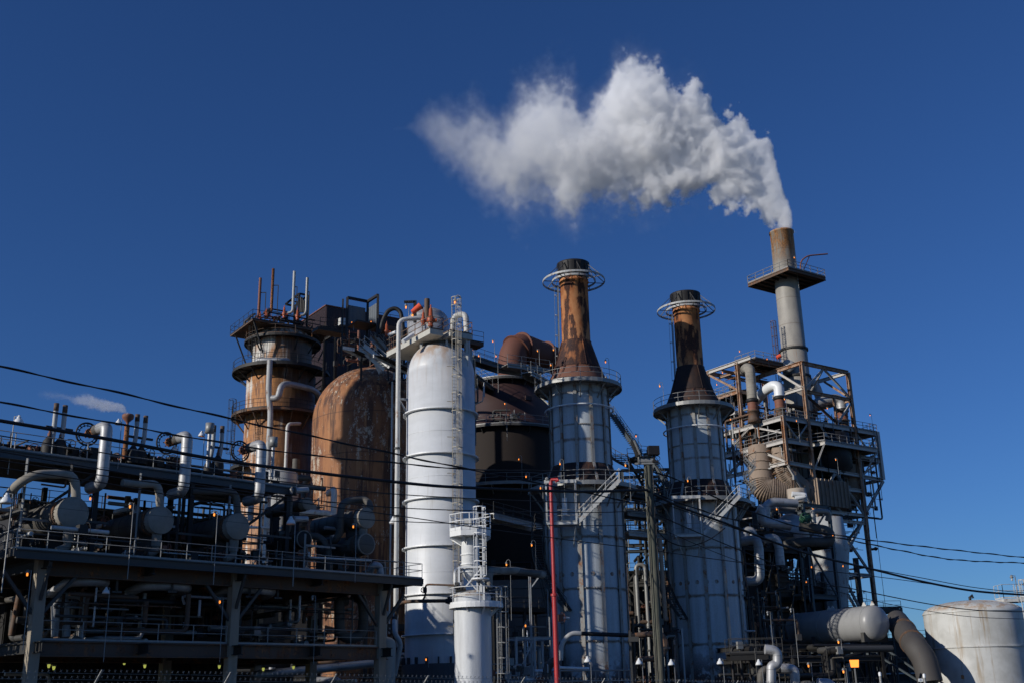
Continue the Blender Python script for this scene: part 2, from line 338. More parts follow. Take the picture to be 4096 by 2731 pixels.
def chimney_tower(cx, cy, seed, lab, lc, dz, k=1.0):
    T = thing('chimney_tower', lab, 'chimney tower', (cx, cy, 0)); c = (cx, cy, 0); Z = (0, 0, 1); shell = shellmat('riveted_pale_shell_%d' % seed, seed, 0 if seed == 1 else 1.0)
    ribm = weathered('rusty_rib_%d' % seed, (.34, .33, .30), .6, .3, 1.5, rough=.65)
    m = MB(); m.rev(c, Z, [(3.66, 0), (3.66, 20.3)], 72); m.build('lower_shell', shell, T)
    m = MB(); m.rev(c, Z, [(2.85, 22.4), (2.83, 30.2)], 72); m.build('upper_shell', shell, T)
    m = MB(); m.rev(c, Z, [(3.66, 20.3), (3.7, 20.35), (2.95, 22.5), (2.85, 22.5)], 48); m.build('transition_cone', flaremat('scorched_cone_%d' % seed, .35), T)
    for i in range(12):                                     # vertical I ribs
        a = rad(-100 + 30 * i); u = V((cos(a), sin(a), 0)); m = MB()
        m.ibeam(V(c) + u * 3.72, V(c) + u * 3.72 + V((0, 0, 20.3)), .34, .2, u, .03)
        m.bar(V(c) + u * 3.8 + V((0, 0, 20.3)), V(c) + u * 2.98 + V((0, 0, 22.5)), .26, .05, u)
        m.ibeam(V(c) + u * 2.9 + V((0, 0, 22.5)), V(c) + u * 2.9 + V((0, 0, 30)), .3, .16, u, .03)
        m.build('rib', ribm, T)
    for z, R in ((1.7, 3.66), (6.3, 3.66), (10.9, 3.66), (15.5, 3.66), (26.1, 2.84)):      # bolted ring seams
        m = MB(); m.rev((cx, cy, z + .07), Z, [(R, .05), (R + .09, .04), (R + .09, -.04), (R, -.05)], 60, smooth=False)
        for i in range(96): a = 2 * pi * i / 96; m.box((cx + (R + .1) * cos(a), cy + (R + .1) * sin(a), z + .07), (.04, .07, .14), a)
        m.build('ring_seam', ribm, T)
    for i in range(24): m = MB(); a = rad(7 + 15 * i); m.rev((cx + 3.64 * cos(a), cy + 3.64 * sin(a), 12.2), (cos(a), sin(a), 0), [(0, .06), (.17, .06), (.2, .02), (.2, 0)], 12, smooth=False); m.build('burner_port_cover', ribm, T)
    m = MB(); m.ring((cx, cy, 28.0), 3.3, .08, 60, 6)
    for i in range(8): a = rad(20 + 45 * i); m.bar((cx + 2.8 * cos(a), cy + 2.8 * sin(a), 28), (cx + 3.3 * cos(a), cy + 3.3 * sin(a), 28), .08)
    m.build('hoop_pipe', MT['white'], T)
    cplat(T, cx, cy, 30.3, 2.8, 4.25, MT['galv'], MT['galv'], n=48, br=10, brl=1.5)
    # flared skirt in two lifts, then the chimney
    m = MB(); m.rev(c, Z, [(3.0, 30.3), (2.95, 30.9), (2.25, 32.2)], 40); m.build('skirt_base', weathered('rusty_brick_skirt_%d' % seed, (.17, .075, .05) if seed == 1 else (.05, .03, .025), .5, .2, 3, rough=.85), T)
    fm = flaremat('strut_rust_%d' % seed, 1.2)
    for i in range(12): m = MB(); a = rad(-95 + 30 * i); u = V((cos(a), sin(a), 0)); m.bar(V(c) + u * 3.05 + V((0, 0, 30.3)), V(c) + u * 2.3 + V((0, 0, 32.2)), .16, .12, u); m.build('skirt_strut', fm, T)
    m = MB(); m.rev(c, Z, [(2.25, 32.15), (2.3, 32.2), (2.3, 32.3), (1.5, 34.9), (1.52, 35.0), (1.42, 35.0)], 40)
    for i in range(4): a = rad(-70 + 90 * i); u = V((cos(a), sin(a), 0)); m.bar(V(c) + u * 2.33 + V((0, 0, 32.2)), V(c) + u * 1.54 + V((0, 0, 34.95)), .05, .12, u)
    m.build('flared_skirt', flaremat('scorched_flare_%d' % seed, lc), T)
    m = MB(); m.rev(c, Z, [(1.42, 34.9), (1.40, 41.2), (1.5, 41.25), (1.5, 41.4), (1.4, 41.45), (1.4, 41.8)], 48)
    m.build('chimney_shell', chimmat('scorched_chimney_%d' % seed, seed * 3.3), T)
    m = MB(); m.rev(c, Z, [(1.46, 41.6), (1.5, 41.8), (1.6, 43.1), (1.66, 43.3), (1.5, 43.32), (1.4, 41.9), (1.3, 41.0)], 40)
    for i in range(16): a = 2 * pi * i / 16; u = V((cos(a), sin(a), 0)); m.bar(V(c) + u * 1.53 + V((0, 0, 41.8)), V(c) + u * 1.66 + V((0, 0, 43.2)), .05, .05)
    m.build('chimney_cap', MT['black'], T)
    m = MB()
    for R, z, hh in ((3.16, 41.45, .2), (2.22, 41.45, .2)):
        m.rev((cx, cy, z), Z, [(R, -hh / 2), (R, hh / 2), (R - .06, hh / 2), (R - .06, -hh / 2), (R, -hh / 2)], 60, smooth=False)
    m.build('hoist_rings', MT['pale'], T)
    for i in range(8):
        m = MB(); a = rad(10 + 45 * i); u = V((cos(a), sin(a), 0)); tp = V(c) + u * 1.62 + V((0, 0, 43.0))
        m.bar(tp, V(c) + u * 3.1 + V((0, 0, 41.55)), .06); m.bar(tp, V(c) + u * 2.2 + V((0, 0, 41.55)), .05); m.bar(V(c) + u * 1.42 + V((0, 0, 41.4)), V(c) + u * 3.1 + V((0, 0, 41.4)), .06); m.build('ring_stay', MT['grey'], T)
    a = rad(-172); u = V((cos(a), sin(a), 0)); m = MB(); ladder(m, V(c) + u * 1.75 + V((0, 0, 33.0)), V(c) + u * 1.65 + V((0, 0, 40.9)), u, cage=True, cr=.18, hoop=2.1, start=.6, strips=3, rr=.03)
    m.build('chimney_ladder', MT['galv'], T)
    # lower gallery and stair
    cplat(T, cx, cy, 20.3, 3.7, 5.15, MT['galv'], MT['galv'], a0=rad(-185), a1=rad(25), n=36, br=9, brl=2.0)
    m = MB()
    a = rad(-118); p0 = V((cx + 4.9 * cos(a), cy + 4.9 * sin(a), 17.3)); P1 = [(cx - 3.6, cy - 3.3), (cx - 3.6, cy - 5.4), (cx - .9, cy - 5.4), (cx - .9, cy - 3.8)]
    m.poly([V((*q, 16.6)) for q in P1][::-1], .22); pl = m.build('stair_landing', MT['whitelo'], T)
    m = MB(); rail(m, [V((*P1[0], 16.6)), V((*P1[1], 16.6)), V((*P1[2], 16.6))], sp=1.3); m.build('landing_rail', MT['galv'], pl)
    m = MB(); m.box((cx - 3.6, cy - 5.35, 18.4), (.14, .14, 3.8)); m.box((cx - .95, cy - 5.35, 18.4), (.14, .14, 3.8)); m.box((cx - 2.3, cy - 5.35, 20.25), (2.9, .25, .3)); m.bar((cx - 3.5, cy - 5.3, 16.4), (cx - 2.6, cy - 3.6, 14.6), .1); m.bar((cx - 1, cy - 5.3, 16.4), (cx - 1.2, cy - 3.5, 14.6), .1); m.build('landing_posts', MT['whitelo'], pl)
    m = MB(); stairs(m, (cx - .8, cy - 4.9, 16.6), (cx + 3.1, cy - 4.9, 20.3), .8, side=(0, 1, 0), st=.34); m.build('stair_flight', MT['whitelo'], T)
    m = MB(); m.box((cx - 1.9, cy - 3.85, 18.2), (.45, .2, 1.6)); m.build('cabinet', MT['white'], T)
    T.scale = (k, k, k * 1.003); return T
T1C = (6.37, 105.0); T2C = (18.66, 112.0)
chimney_tower(*T1C, 1, 'riveted blue-grey cylinder tower with rust-scaled chimney, left of the wooden utility pole', 1.0, 0)
chimney_tower(*T2C, 2, 'riveted blue-grey cylinder tower with blackened chimney skirt, right of the wooden utility pole', .12, 0, .977)
# spiral stair on the left of the near tower
sp = thing('spiral_stair', 'dark curved steel stair winding up the left side of the nearer chimney tower', 'stair', (T1C[0], T1C[1], 0))
m = MB(); spiral(m, *T1C, 9.0, 17.5, 3.95, 4.95, rad(-115), rad(-205)); m.build('steps_and_stringers', MT['grey'], sp)
for a in (-150, -180, -200):
    m = MB(); m.bar((T1C[0] + 3.7 * cos(rad(a)), T1C[1] + 3.7 * sin(rad(a)), 9), (T1C[0] + 4.5 * cos(rad(a)), T1C[1] + 4.5 * sin(rad(a)), 13), .09); m.build('bracket', MT['grey'], sp)
# ------------------------------------------------------------------ the tall white column
WX, WY = -6.62, 98.0
def ringvessel():
    T = thing('storage_column', 'tall white domed steel column with rust-tinted dome and stiffening rings', 'column', (WX, WY, 0)); c = (WX, WY, 0); Z = (0, 0, 1); R = 3.1
    s = NT('white_column_paint'); x, y, z = s.xyz(s.tc); st = s.noise(s.sc(s.tc, 1, 1, .1), 1.5, 6, .6); fi = s.noise(s.tc, 6, 4); bl = s.noise(s.sc(s.tc, 1, 1, 2.5), .5, 5)
    base = s.mix(s.ramp(bl, .3, .75), (.70, .715, .72), (.62, .635, .635)); base = s.mix(s.M('MULTIPLY', s.ramp(s.noise(s.sc(s.tc, 1, 1, .06), 5, 5), .55, .72), .3), base, (.4, .38, .33))
    top = s.M('MULTIPLY', s.ramp(z, 26.5, 34), s.ramp(st, .40, .72)); c2 = s.mix(s.M('MULTIPLY', top, .85), base, (.50, .34, .22))
    top2 = s.M('MULTIPLY', s.ramp(z, 30.2, 33.0), s.ramp(st, .3, .6)); c2 = s.mix(s.M('MULTIPLY', top2, .8), c2, (.40, .24, .13))
    M_ = s.set(c2, .42, 0, s.M('ADD', s.noise(s.sc(s.tc, 1, 1, .5), .8, 3), s.M('MULTIPLY', fi, .15)), .25, .06)
    zt = 33.3; zd = zt - 3.1
    prof = [(R, 4.6), (R, zd - .3)] + [(R * cos(a), zd - .3 + 3.35 * sin(a)) for a in [pi / 2 * i / 12 for i in range(13)]]
    MB().rev(c, Z, prof, 72).build('shell', M_, T)
    for z in (26.2, 22.2, 18.3, 14.2, 10.2, 6.9):
        MB().rev((WX, WY, z), Z, [(R, .12), (R + .3, .1), (R + .32, -.02), (R, -.06)], 60, smooth=False).build('stiffening_ring', MT['white'], T)
    for z in (24.2, 20.2, 16.2, 12.0):
        MB().rev((WX, WY, z), Z, [(R, .015), (R + .012, .012), (R + .012, -.012), (R, -.015)], 60, smooth=False).build('weld_seam', M_, T)
    sk = weathered('dark_grey_skirt', (.10, .105, .11), .15, .4, 1, rough=.8)  # dark grey all over, far darker than the shell above
    k = MB(); k.rev(c, Z, [(R + .25, 2.9), (R + .25, 4.55), (R, 4.6)], 48, smooth=False)
    for i in range(10): a = rad(-95 + 36 * i); k.box((WX + (R) * cos(a), WY + (R) * sin(a), 1.45), (.5, .8, 2.9), a)
    k.rev(c, Z, [(R - .6, 0), (R - .6, 2.9)], 40); k.build('skirt', sk, T)
    for i in range(20): k = MB(); a = rad(18 * i); k.box((WX + (R + .12) * cos(a), WY + (R + .12) * sin(a), 4.85), (.3, .12, .55), a); k.build('anchor_chair', MT['grey'], T)
    # top deck, seen from below with a cream fascia
    fas = weathered('cream_fascia', (.55, .53, .46), .4, .3, 1.4); K = at(1720, 1313, 94.2); zt2 = K.z; F = Frame(K.x, K.y, 34.6)
    sr = F.st(1773, 1330, 0)[0]; se = F.st(1888, 1352, -.4)[0]
    W = [F(0, 8.2, zt2), F(0, 0, zt2), F(sr, 0, zt2), F(sr, 1.0, zt2), F(sr + .5, 1.0, zt2), F(sr + .5, -.4, zt2), F(se, -.4, zt2), F(se, 4, zt2), F(2.5, 8.2, zt2)]
    d = MB().poly(W, .5).build('top_deck', fas, T); k = MB(); rail(k, W, closed=True, sp=1.4, r=.035, h=1.15); k.build('handrail', MT['brownst'], d)
    for x, y in ((-2.2, -1.2), (.2, -2.0), (2.0, -1.6), (2.3, .8), (-2.2, 1.2)): k = MB(); k.bar((WX + .5 + x, WY + y, 30.4), (WX + .5 + x, WY + y, zt2 - .5), .22); k.build('deck_leg', MT['whitelo'], T)
    # caged ladder on the right front
    a = rad(-66); u = V((cos(a), sin(a), 0)); b = V((WX, WY, 0)) + u * (R + .55)
    s2 = weathered('rust_streaked_cream_steel', (.44, .40, .32), .5, .5, 2)
    k = MB(); ladder(k, b + V((0, 0, 6.4)), b + V((0, 0, 36.2)), u, w=.5, cr=.42, hoop=1.62, start=1.5, rr=.04, strips=6)
    for i in range(9): z = 7.5 + 3.2 * i; q = b + V((0, 0, z)); k.bar(q, q - u * .6, .07); k.bar(q, q + V((-1, -.2, 0)) * .7, .06)
    k.build('caged_ladder', s2, T)
ringvessel()
P = at
# slim pipe up the left side, goose necked over the dome, and the fat pipe with the U bend on the right
x0 = at(1590, 2000, 96.5).x
pipe('riser_pipe', 'slim cream riser pipe running full height along the left side of the tall white column', [(x0 - .05, 96.5, 6.0), (x0 - .05, 96.5, 35.0), (x0 + 2.2, 97.2, 35.4), (x0 + 2.9, 97.5, 34.4)], .21, 'whitelo', .7, n=12, flanges=[((x0 - .05, 96.5, z), (0, 0, 1)) for z in (9.2, 17, 23)])
k = thing('pipe_guide', 'triangular bracket holding the cream riser pipe to the white column below its dome', 'bracket', (x0, 97, 27)); m = MB(); m.bar((x0 - .2, 96.6, 27.6), (x0 + 1.2, 97.4, 27.6), .22, .18); m.bar((x0 + .1, 96.7, 27.4), (x0 + 1.2, 97.4, 25.6), .2, .1); m.build('bracket_plate', MT['whitelo'], k)
x1 = at(1878, 1900, 98.3).x
pipe('downcomer_pipe', 'fat white pipe right of the tall white column, ending in a U bend on top', [(x1 - 1.5, 99, 34.5), (x1 - 1.4, 99, 36.1), (x1 - .2, 98.6, 36.2), (x1 - .1, 98.4, 33), (x1 - .1, 98.4, 6)], .28, 'whitelo', .95, n=16)
def vent(name, label, u, v0, v1, Y, r, mat, group=None, elbow=0, cat='vent pipe', brace=None):
    a = at(u, v1, Y); b = at(u, v0, Y); b = V((a.x, a.y, b.z)); root = thing(name, label, cat, a, group); pts = [a, b]
    if elbow: pts = [a + V((elbow, 0, 0)), a, b]
    MB().tube(pts, r, 12, bend=abs(elbow) * .6 if elbow else 0).build('vent_tube', MT[mat], root)
    if brace: q = a.lerp(b, .62); k = MB(); k.bar(q, q + V((brace, 0, 0)), .08); k.bar(q + V((brace, 0, 0)), V((q.x + brace, q.y, a.z - .5)), .08); k.build('stay', MT['dark'], root)
    return root
vent('vent_pipe', 'plain brown vent pipe standing up behind the orange valves on the white column deck', 1708, 1197, 1290, 98, .26, 'brownst')
def relief(label, p, s=1.0, mat='orange', group='orange relief valves'):
    p = V(p); r = thing('relief_valve', label, 'valve', p, group); MB().rev(p, (0, 0, 1), [(.2 * s, 0), (.2 * s, .1), (.13 * s, .15), (.26 * s, .35 * s), (.28 * s, .6 * s), (.16 * s, .75 * s), (.13 * s, 1.3 * s), (.05 * s, 1.45 * s), (.05 * s, 1.65 * s), (0, 1.68 * s)], 12).build('body', MT[mat], r)
    MB().tube([p + V((0, 0, .45 * s)), p + V((.45 * s, 0, .45 * s))], .14 * s, 10).build('outlet', MT[mat], r); return r
relief('squat orange relief valve left of the brown vent on the white column deck', at(1693, 1302, 96), .9)
relief('tall orange relief valve in the railing corner of the white column deck', at(1723, 1306, 95.5), 1.25)
lamp(at(1820, 1213, 97.5), 'hook', 3.0, 'jar lamp on tall gooseneck above the ladder cage of the white column', S=1.35)
lamp(at(1624, 1231, 103), 'post', 2.2, 'small jar lamp on thin pole left of the orange windsock', S=1.1)
lamp(at(1650, 1264, 101), 'post', .9, 'jar lamp just beneath the orange windsock', S=1.1)
ws = thing('windsock', 'orange-red windsock drooping to the left above the white column', 'windsock', at(1692, 1290, 99)); q = at(1683, 1224, 99); q2 = at(1648, 1250, 99)
MB().tube([q, q.lerp(q2, .33), q.lerp(q2, .66), q2], [.34, .3, .26, .2], 12).build('sock', weathered('windsock_fabric', (.8, .1, .04), 0, .2, 2, rough=.8), ws)
m = MB(); b = at(1692, 1290, 99); m.tube([b, V((b.x, b.y, q.z + .1))], .035, 6); m.ring(q, .35, .03, 16, 5, ax=q - q2); m.build('mast', MT['grey'], ws)
b = at(1660, 1290, 101); m = MB(); m.bar(b, b + V((0, 0, 2.2)), .3); m.box(b + V((-.6, 0, 2.1)), (.9, .5, .12)); tag(m.build('camera_mast', MT['black'], None), 'black square mast with a flat head behind the windsock', 'mast')
k = at(1700, 1292, 106); r = thing('lagged_vessel', 'silver lagged domed vessel top behind the white column railing', 'vessel', k + V((0, 0, -3)))
MB().rev(k + V((.3, 0, -3)), (0, 0, 1), [(2.1, 0), (2.1, 3.0)] + [(2.1 * cos(a), 3.0 + 1.5 * sin(a)) for a in [pi / 2 * i / 8 for i in range(9)]], 32).build('lagged_head', MT['lag'], r)
pipe('deck_pipe', 'short white pipe stub sticking out under the left edge of the white column deck', [at(1612, 1366, 95), at(1652, 1340, 96)], .2, 'white', n=12)

# ------------------------------------------------------------------ small white vessel in front
SX, SY = at(1891, 2500, 78).x, 78.0
T = thing('small_vessel', 'short white vessel with rusty dome and railed gallery in front of the tall white column', 'vessel', (SX, SY, 0)); Z = (0, 0, 1); R = 1.27
zc = at(1891, 2410, 78).z; zt = at(1891, 2352, 77).z
MB().rev((SX, SY, 0), Z, [(R, 0), (R, zc + .4)], 56).build('shell', weathered('grimy_white_shell', (.66, .68, .69), .22, .8, .9, rough=.45, dirt=.45), T)
MB().rev((SX, SY, 0), Z, [(R, zc + .4)] + [(R * cos(a), zc + .4 + (zt - zc - .4) * sin(a)) for a in [pi / 2 * i / 9 for i in range(10)]], 48).build('dome', weathered('rust_stained_dome', (.55, .53, .48), .62, .6, 1.6, rough=.5), T)
zg = at(1840, 2412, 77).z
cplat(T, SX + .25, SY, zg, R - .2, 1.82, MT['white'], MT['white'], n=36, br=8, brl=.75)
# slender neck with funnel, octagonal gallery on top and its caged ladder
nx = at(1881, 2230, 78).x; z1 = at(1880, 2286, 78).z; z0 = at(1880, 2150, 78).z; zp = at(1880, 2118, 77).z
N = thing('vent_drum', 'slim white drum on braced legs above the small vessel, with an octagonal railed gallery', 'vessel', (nx, SY, zt))
MB().rev((nx, SY, 0), Z, [(.08, z1 - .75), (.62, z1 - .05), (.62, z0 + .4)], 32).build('drum', MT['white'], N)
m = MB()
for z in (z1, (z1 + z0) / 2, z1 + .5): m.rev((nx, SY, z), Z, [(.62, .05), (.68, .04), (.68, -.04), (.62, -.05)], 32, smooth=False)
m.build('drum_hoops', MT['white'], N)
m = MB(); L4 = [V((nx + .75 * sx, SY + .75 * sy, zt - .35)) for sx, sy in ((-1, -1), (1, -1), (1, 1), (-1, 1))]
for i in range(4): q = L4[i] + V((0, 0, z1 - zt + .6)); m.bar(L4[i], q, .14); m.bar(L4[i], L4[(i + 1) % 4] + V((0, 0, z1 - zt + .5)), .09); m.bar(q, L4[(i + 1) % 4] + V((0, 0, z1 - zt + .6)), .12)
m.build('braced_legs', MT['white'], N)
m = MB(); O8 = [V((nx + .02 + 1.52 * cos(rad(22.5 + 45 * i)), SY + 1.52 * sin(rad(22.5 + 45 * i)), zp)) for i in range(8)]
m.poly(O8, .38); I8 = [V((nx + .65 * cos(rad(22.5 + 45 * i)), SY + .65 * sin(rad(22.5 + 45 * i)), zp - .95)) for i in range(8)]
for a, b in zip(O8, I8): m.add([a - V((0, 0, .36)), b + V((0, 0, .6)), b, a - V((0, 0, .42))], [(0, 1, 2, 3)])
gd = m.build('octagonal_gallery', MT['white'], N); m = MB(); rail(m, O8, closed=True, sp=.7, r=.035, h=1.15, toe=.2); m.build('handrail', MT['white'], gd)
m = MB(); lx = at(1920, 2200, 76.7).x; ladder(m, (lx, 76.9, z1 - .6), (lx, 76.9, zp + 1.5), (0, -1, 0), w=.42, cr=.4, hoop=.95, start=.2, rr=.04, strips=6); m.bar((lx - .22, 76.9, zt - .8), (lx - .22, 76.9, z1 - .5), .12); m.bar((lx + .22, 76.9, zt - .8), (lx + .22, 76.9, z1 - .5), .12)
m.rev((lx, 76.5, z1 - .75), Z, [(.3, 0), (.62, .06), (.62, .16), (.3, .16)], 20, smooth=False); m.build('caged_ladder', MT['white'], N)
m = MB(); m.box((nx - .1, SY - .8, zp + .5), (.5, .3, .6)); m.build('instrument_box', MT['whitelo'], N)
m = MB(); m.tube([V((nx - .55, SY - .2, z1 + .2)), V((nx - 1.05, SY - .3, z1 + .2)), V((nx - 1.05, SY - .3, zt + .35)), V((nx - .7, SY - .3, zt + .1))], .11, 10, bend=.25); m.build('side_pipe', MT['white'], N)
m = MB(); m.tube([V((nx - .72, SY - .6, zt + .5)), V((nx - .72, SY - .6, z1 - .1))], .12, 10); m.build('brown_silencer', MT['brownst'], N)
m = MB(); m.tube([V((nx - 1.0, SY - .8, zt - .1)), V((nx - .3, SY - .8, zt + .05))], .15, 8); handwheel(m, V((nx - .8, SY - 1.0, zt + .1)), (0, -1, 0), .2); m.box((nx - .9, SY - .8, zt + .25), (.3, .3, .4)); m.build('valves', MT['grey'], N)
m = MB(); a = rad(-20); ladder(m, (SX + 1.75, SY - .6, 1.8), (SX + 1.75, SY - .6, zg + 1.1), (1, -.5, 0), w=.42, cr=.36, hoop=1.0, start=1.5, rr=.03, strips=6); m.build('lower_caged_ladder', MT['galv'], T)
# pipes around it
e = at(1940, 2330, 79); f = at(1960, 2275, 79); g_ = at(2130, 2290, 84)
pipe('lagged_pipe', 'grey lagged pipe bending down onto the small white vessel from the right', [e + V((0, 0, -1.2)), V((e.x, 79, f.z)), g_, at(2175, 2293, 90)], .26, 'lagdull', .5)
pipe('lagged_pipe', 'second lagged pipe with a pale elbow beside the small vessel ladder, right of its twin', [at(1955, 2352, 78.4), at(1955, 2284, 78.4), at(2060, 2280, 82), at(2172, 2299, 88)], .27, 'canvas', .55)
# brown pipe and valves crossing the white column
a0 = at(1575, 2550, 93); q = [at(1578, 2700, 93), at(1578, 2480, 93), at(1596, 2410, 93), at(1640, 2403, 92.5), at(1700, 2402, 92), at(1792, 2401, 91.5)]
pipe('brown_pipe', 'brown pipe curving up across the foot of the tall white column', q, .15, 'brownst', .9, flanges=[(at(1578, 2468, 93), (0, 0, 1)), (at(1578, 2610, 93), (0, 0, 1))])
q = [at(1690, 2400, 92), at(1702, 2380, 92), at(1702, 2336, 92), at(1730, 2336, 92), at(1818, 2339, 91.5)]
k = pipe('branch_pipe', 'thin brown branch pipe with small handwheel in front of the white column', q, .08, 'brownst', .4)
m = MB(); handwheel(m, at(1695, 2358, 91.6), (0, -1, 0), .22, .035); m.box(at(1700, 2358, 92), (.3, .3, .35)); m.build('handwheel', MT['dark'], k)
k = thing('gate_valve', 'dark gate valve with chain wheel at the right end of the brown pipe', 'valve', at(1800, 2402, 91.2)); m = MB(); m.tube([at(1783, 2402, 91.3), at(1815, 2403, 91.2)], .2, 10); m.box(at(1795, 2400, 91.2), (.2, .4, .55)); m.build('valve_body', MT['dark'], k); m = MB(); handwheel(m, at(1812, 2400, 90.8), (.6, -1, 0), .28, .04); m.build('chain_wheel', MT['dark'], k)
# ------------------------------------------------------------------ exchanger structure on the left, a steel table on fireproofed columns
A = Frame(-27.34, 61, 45.5)
LS = A.st(1690, 2310, 0)[0]; DZ = 10.1; s1, s2_, s3 = A.st(158, 2340, 1.3)[0], A.st(934, 2420, 1.3)[0], A.st(1523, 2420, 1.3)[0]
LZ = A.on(500, 2565, 1.2).z; TOPT = 4.6; TZ = A.on(400, 1845, TOPT).z
T = thing('exchanger_structure', 'shaded two-storey steel structure on tan columns carrying the drum heat exchangers at left', 'steel structure', A(s1, 1.3, 0))
for s in (s1, s2_, s3):
    for t in (1.3, 9.5, 17):
        m = MB(); m.ibeam(A(s, t, 0), A(s, t, DZ - .3), .62, .58, A.n, .08); m.bar(A(s - .12, t, 0), A(s - .12, t, DZ - .4), .38, .5, A.n); m.build('column', MT['tan'], T)
up = V((0, 0, 1))
for t in (1.3, 9.5, 17):
    for z, h, w_ in ((DZ - .75, .95, .4), (LZ - .45, .85, .4)): m = MB(); m.ibeam(A(-.2 if t > 2 else s1, t, z), A(LS - 2.2, t, z), w_, h, up, .07); m.build('girder', MT['brownst'], T)
for s in (s1, (s1 + s2_) / 2, s2_, (s2_ + s3) / 2, s3):
    for z in (DZ - .6, LZ - .4): m = MB(); m.ibeam(A(s, .1, z), A(s, 17, z), .3, .6, up, .05); m.build('cross_beam', MT['dark'], T)
m = MB(); m.ibeam(A(0, 0, DZ - .28), A(LS, 0, DZ - .28), .25, .5, up, .05); m.bar(A(0, -.02, DZ - .2), A(0, 4, DZ - .2), .2, .42, up); m.bar(A(LS, 0, DZ - .2), A(LS, 4, DZ - .2), .2, .42, up); m.build('deck_edge_channel', MT['grey'], T)
d = MB().poly([A(0, 0, DZ), A(LS, 0, DZ), A(LS, 17.5, DZ), A(0, 17.5, DZ)], .06).build('upper_deck', MT['dark'], T)
m = MB(); rail(m, [A(0, 5, DZ), A(0, .05, DZ), A(LS, .05, DZ), A(LS, 3, DZ)], sp=1.75, r=.026); m.build('handrail', MT['galv'], d)
d = MB().poly([A(s1, 1.2, LZ), A(s3, 1.2, LZ), A(s3, 17, LZ), A(s1, 17, LZ)], .06).build('lower_deck', MT['dark'], T)
m = MB(); rail(m, [A(s1 + .4, 1.25, LZ), A(s2_ - .4, 1.25, LZ)], sp=2.3, r=.028); rail(m, [A(s2_ + .4, 1.25, LZ), A(s3 - .4, 1.25, LZ)], sp=2.3, r=.028); m.build('handrail', MT['galv'], d)
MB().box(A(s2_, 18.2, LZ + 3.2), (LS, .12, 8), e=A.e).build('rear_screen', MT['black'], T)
for s in (s1, s2_, s3):
    for sg in (-1, 1): m = MB(); m.ibeam(A(s + sg * .2, 1.3, DZ - 3.4), A(s + sg * 2.1, 1.3, DZ - 1.1), .18, .2, A.n, .03); m.build('knee_brace', MT['grey'], T)
    m = MB(); m.bar(A(s, 1.0, DZ - 2.6), A(s, .1, DZ - .55), .16); m.build('knee_brace', MT['grey'], T)
# upper valve deck
d = MB().poly([A(-1.2, TOPT, TZ), A(LS - 8, TOPT, TZ), A(LS - 8, 13, TZ), A(-1.2, 13, TZ)], .06).build('valve_deck', MT['dark'], T)
m = MB(); m.ibeam(A(-1.2, TOPT, TZ - .3), A(LS - 8, TOPT, TZ - .3), .25, .5, up, .05); m.ibeam(A(-1.2, TOPT, TZ - .3), A(-1.2, 13, TZ - .3), .25, .5, up, .05); m.build('deck_edge_channel', MT['blue'], T)
m = MB(); rail(m, [A(-3.2, TOPT + 1, TZ - 2.2), A(-1.2, TOPT, TZ), A(LS - 8, TOPT, TZ)], sp=2.2, r=.028); m.build('handrail', MT['galv'], d)
m = MB(); stairs(m, A(-5.2, TOPT + .5, TZ - 4.2), A(-1.2, TOPT + .5, TZ), 1.0, side=A.n, rails=False); m.build('stair_flight', MT['grey'], T)
for s in (-.6, 6.4, 13.0, LS - 8.6):
    m = MB(); m.ibeam(A(s, TOPT + .2, DZ), A(s, TOPT + .2, TZ - .5), .3, .3, A.n, .05); m.build('upper_column', MT['dark'], T)
    m = MB(); m.ibeam(A(s, 12.6, DZ), A(s, 12.6, TZ - .5), .3, .3, A.n, .05); m.build('upper_column', MT['dark'], T)
for a, b in ((-.6, 6.4), (13.0, LS - 8.6)): m = MB(); m.bar(A(a, TOPT + .3, DZ), A(b, TOPT + .3, TZ - .6), .16); m.build('cross_brace', MT['dark'], T)
for i, s in enumerate((1.5, 4.2, 8.7, 11.5, 15.2, 17.6, 21.4, 23.6)):     # light posts and trays standing along the deck edge
    if s < LS - 1: m = MB(); m.bar(A(s, 3.6, DZ), A(s, 3.6, TZ - .6 if s < LS - 9 else DZ + 3), .12); m.bar(A(s, 3.6, DZ + 2.2 + .2 * (i % 3)), A(min(LS - 1, s + 2.6), 3.6, DZ + 2.2 + .2 * (i % 3)), .08, .14); m.build('conduit_rack', MT['grey' if i % 2 else 'galv'], T)
